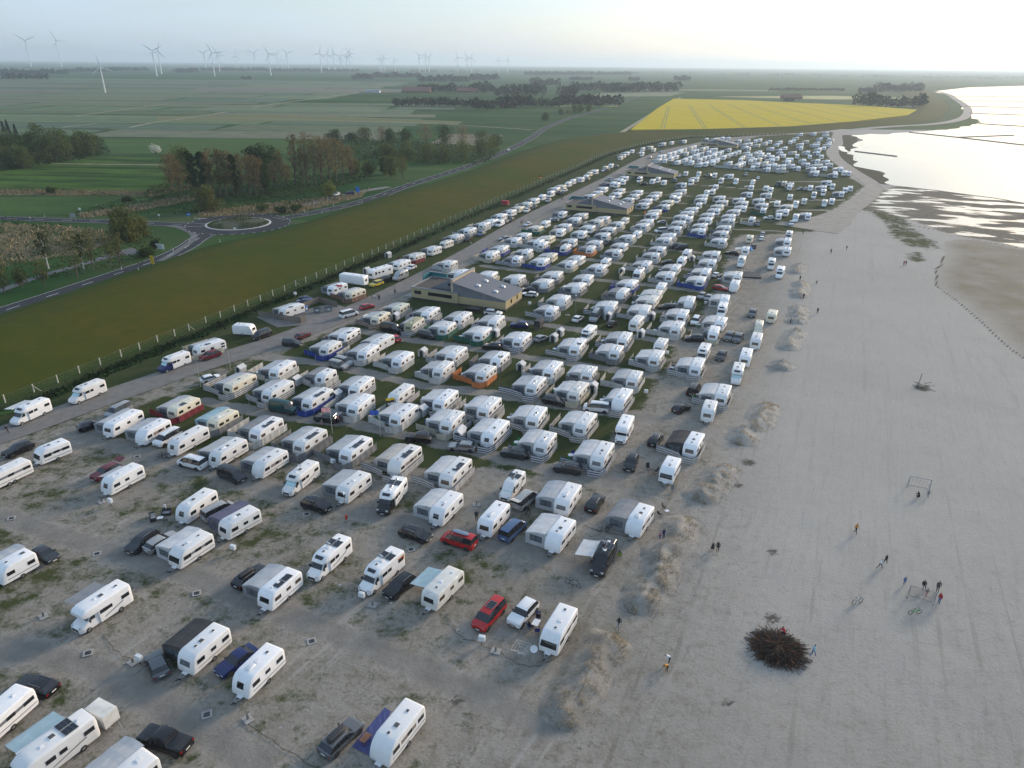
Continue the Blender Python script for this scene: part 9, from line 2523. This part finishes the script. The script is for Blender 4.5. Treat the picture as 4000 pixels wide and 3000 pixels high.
undergrowth([(-180,345),(-118,342),(-92,380),(-80,420),(-100,440),(-150,420),(-190,400)],5200,.55,3.0,SH,'bushy undergrowth inside the grove',3)
undergrowth([(-150,500),(-20,480),(-10,560),(-60,610),(-150,640)],4200,.8,4.0,SH,'bushy undergrowth of the tree belt beside the road',5)
undergrowth([(-345,430),(-300,420),(-285,480),(-285,525),(-340,520)],4200,.8,5.0,SH,'undergrowth in the left tree cluster',6)
undergrowth([(rc.x+math.cos(2*math.pi*i/24)*11.6,rc.y+math.sin(2*math.pi*i/24)*11.6) for i in range(24)],4200,.28,1.9,leaf_mat('island_shrubs',(.060,.085,.026)),'low dense shrubs filling the roundabout island',7)
# scrub along the ditch at the dike foot
b=MB(); r_=random.Random(5); pts=[]; P=[Vector(p) for p in FEAT['fence_line']]
for a,c in zip(P,P[1:]):
    d=c-a; L=d.length; d.normalize(); nn=Vector((d.y,-d.x))
    for i in range(int(L*(26 if a.y<260 else 9))): q=a+d*r_.uniform(0,L)+nn*(4.0+r_.gauss(0,1.1)); pts.append(Vector((q.x,q.y,r_.uniform(-.3,.35))))
leaves(b,pts,.30,DSC,r_); o=obj('ditch_scrub',b.mesh('ditch_scrub',fix=False)); o['kind']='stuff'; o['label']='dark scrub in the ditch between dike and campsite'
# dune ridges planted with marram grass
def ridge(pts,label,i0):
    sp=smooth_line(pts,14); b=MB(); n=len(sp); m=15; rows=[]; L=sum((sp[i+1]-sp[i]).length for i in range(n-1))
    for i,p in enumerate(sp):
        d=(sp[min(i+1,n-1)]-sp[max(i-1,0)]).normalized(); nn=Vector((d.y,-d.x)); e=min(1,min(i,n-1-i)/max(2,n*.2)); e=math.sin(e*math.pi/2); row=[]
        p=p+nn*noise.noise(Vector((p.x*.25,p.y*.25,i0)))*.9
        for j in range(m):
            w_=-3.6+7.2*j/(m-1); q=Vector((p.x+nn.x*w_,p.y+nn.y*w_)); f=max(0,1-abs(w_+.2*noise.noise(Vector((q.x*.4,q.y*.4,2))))/3.3); z=1.15*(f**1.35)*e*(1+.35*noise.noise(Vector((q.x*.5,q.y*.5,5))))+.22*noise.noise(Vector((q.x*1.3,q.y*1.3,8)))*f**.5*e-.10*(1-f)-.14*(1-e)
            row.append((q.x,q.y,z+.02))
        rows.append(row)
    sk=MAT['sand_and_turf']; b.v=[q for r in rows for q in r]; b.mi(sk)
    for i in range(n-1):
        for j in range(m-1): b.f.append((i*m+j,i*m+j+1,(i+1)*m+j+1,(i+1)*m+j)); b.m.append(0)
    me=b.mesh('dune_ridge',75,fix=False)
    if me.polygons[0].normal.z<0: me.flip_normals()
    at=me.attributes.new('beach','FLOAT','POINT'); at.data.foreach_set('value',[max(0,min(1,(x_*math.sin(R(67))-y_*math.cos(R(67))+16)/20))*max(.55,min(1.25,.55+(y_-45)/100)) for x_,y_,_z in b.v])  # repeats the ground sheet's painted brightening with distance
    o=struct('dune_ridge',me,label)
    b=MB(); b.mi(MARR); r_=random.Random(i0); nb=int(L*(150 if pts[0][1]<120 else 60))
    for q in range(nb):
        i=r_.randrange(n-1); j=min(m-3,max(2,int(r_.gauss(8.2,2.1)))); f,g=r_.random(),r_.random(); A=Vector(rows[i][j])*(1-f)+Vector(rows[i+1][j])*f; B2=Vector(rows[i][j+1])*(1-f)+Vector(rows[i+1][j+1])*f; p=A*(1-g)+B2*g
        if noise.noise(Vector((p.x*.6,p.y*.6,3)))<-.05: continue
        a=r_.uniform(0,6.28); w=r_.uniform(.02,.05); hh=r_.uniform(.10,.30); d=Vector((math.cos(a),math.sin(a),0)); tp=p+Vector((r_.gauss(.08,.14),r_.gauss(-.04,.14),hh)); k=len(b.v); b.v+=[tuple(p-d*w),tuple(p+d*w),tuple(tp+d*w*.3),tuple(tp-d*w*.3)]; b.f.append((k,k+1,k+2,k+3)); b.m.append(0)
    g_=obj('marram_grass',b.mesh('marram_grass',fix=False),o); g_['kind']='stuff'
for i in range(1,10): ridge(FEAT['berm%d'%i],'low sand ridge planted with straw-coloured grass',50+i)
# distant woods and hedges
b=MB(); r_=random.Random(9); kd=leaf_mat('far_wood_leaves',(.045,.055,.026),.35,.1); kb=leaf_mat('far_wood_brown',(.085,.070,.040),.35,.1)
for l in WOODS.strip().split('\n'):
    x0,y0,x1,y1,h=map(float,l.split()); a,c=Vector((x0,y0)),Vector((x1,y1)); dist=a.length
    if dist>6000: k_=5600/dist; a*=k_; c*=5600/c.length; h=max(8,h*k_)
    L=(c-a).length; nb=max(4,min(70,int(L/(h*.28)))); depth=max(8,min(120,L*.35))
    for i in range(nb):
        p=a+(c-a)*((i+r_.random())/nb); q=p+p.normalized()*r_.uniform(0,depth); hh=h*r_.uniform(.6,1.05); w_=hh*r_.uniform(.38,.6); k=kd if r_.random()<.65 else kb; pts=[]
        for j in range(85):
            v=Vector((r_.gauss(0,1),r_.gauss(0,1),r_.gauss(0,1))).normalized(); v*=r_.uniform(.5,1.0); pts.append(Vector((q.x+v.x*w_,q.y+v.y*w_,max(.3,hh*.52+v.z*hh*.48))))
        leaves(b,pts,hh*.13,k,r_)
o=obj('distant_woods',b.mesh('distant_woods',fix=False)); o['kind']='stuff'; o['label']='hazy belts of woodland and village trees on the plain'
b=MB(); pts=[]; r_=random.Random(19)
for i in range(130):     # long soft tree line near the horizon
    x=r_.uniform(-4600,4200); y=math.sqrt(max(1,6300**2-x*x))+r_.uniform(-900,0); hh=r_.uniform(9,17); w_=r_.uniform(20,80)
    for j in range(34): pts.append(Vector((x+r_.gauss(0,w_),y+r_.gauss(0,20),max(.3,hh*r_.random()**.8))))
leaves(b,pts,3.4,kd,r_); o=obj('horizon_woods',b.mesh('horizon_woods',fix=False)); o['kind']='stuff'; o['label']='faint tree line along the horizon'
# ================================================================ air
def haze(density,col,g):
    b=MB(); b.box(-20000,20000,-400,23000,-3,165,'hatch'); me=b.mesh('haze'); m=bpy.data.materials.new('hazy_air'); m.use_nodes=True; n=m.node_tree; n.nodes.clear(); o=node(n,'ShaderNodeOutputMaterial'); v=node(n,'ShaderNodeVolumePrincipled'); v.inputs['Color'].default_value=(*col,1); v.inputs['Density'].default_value=density; v.inputs['Anisotropy'].default_value=g; n.links.new(v.outputs[0],o.inputs['Volume']); me.materials.clear(); me.materials.append(m); ob=obj('haze',me); ob['kind']='stuff'; ob['label']='thin pale evening haze over the plain'; ob.display_type='WIRE'
haze(1.0e-4,(.72,.87,1.0),.35)
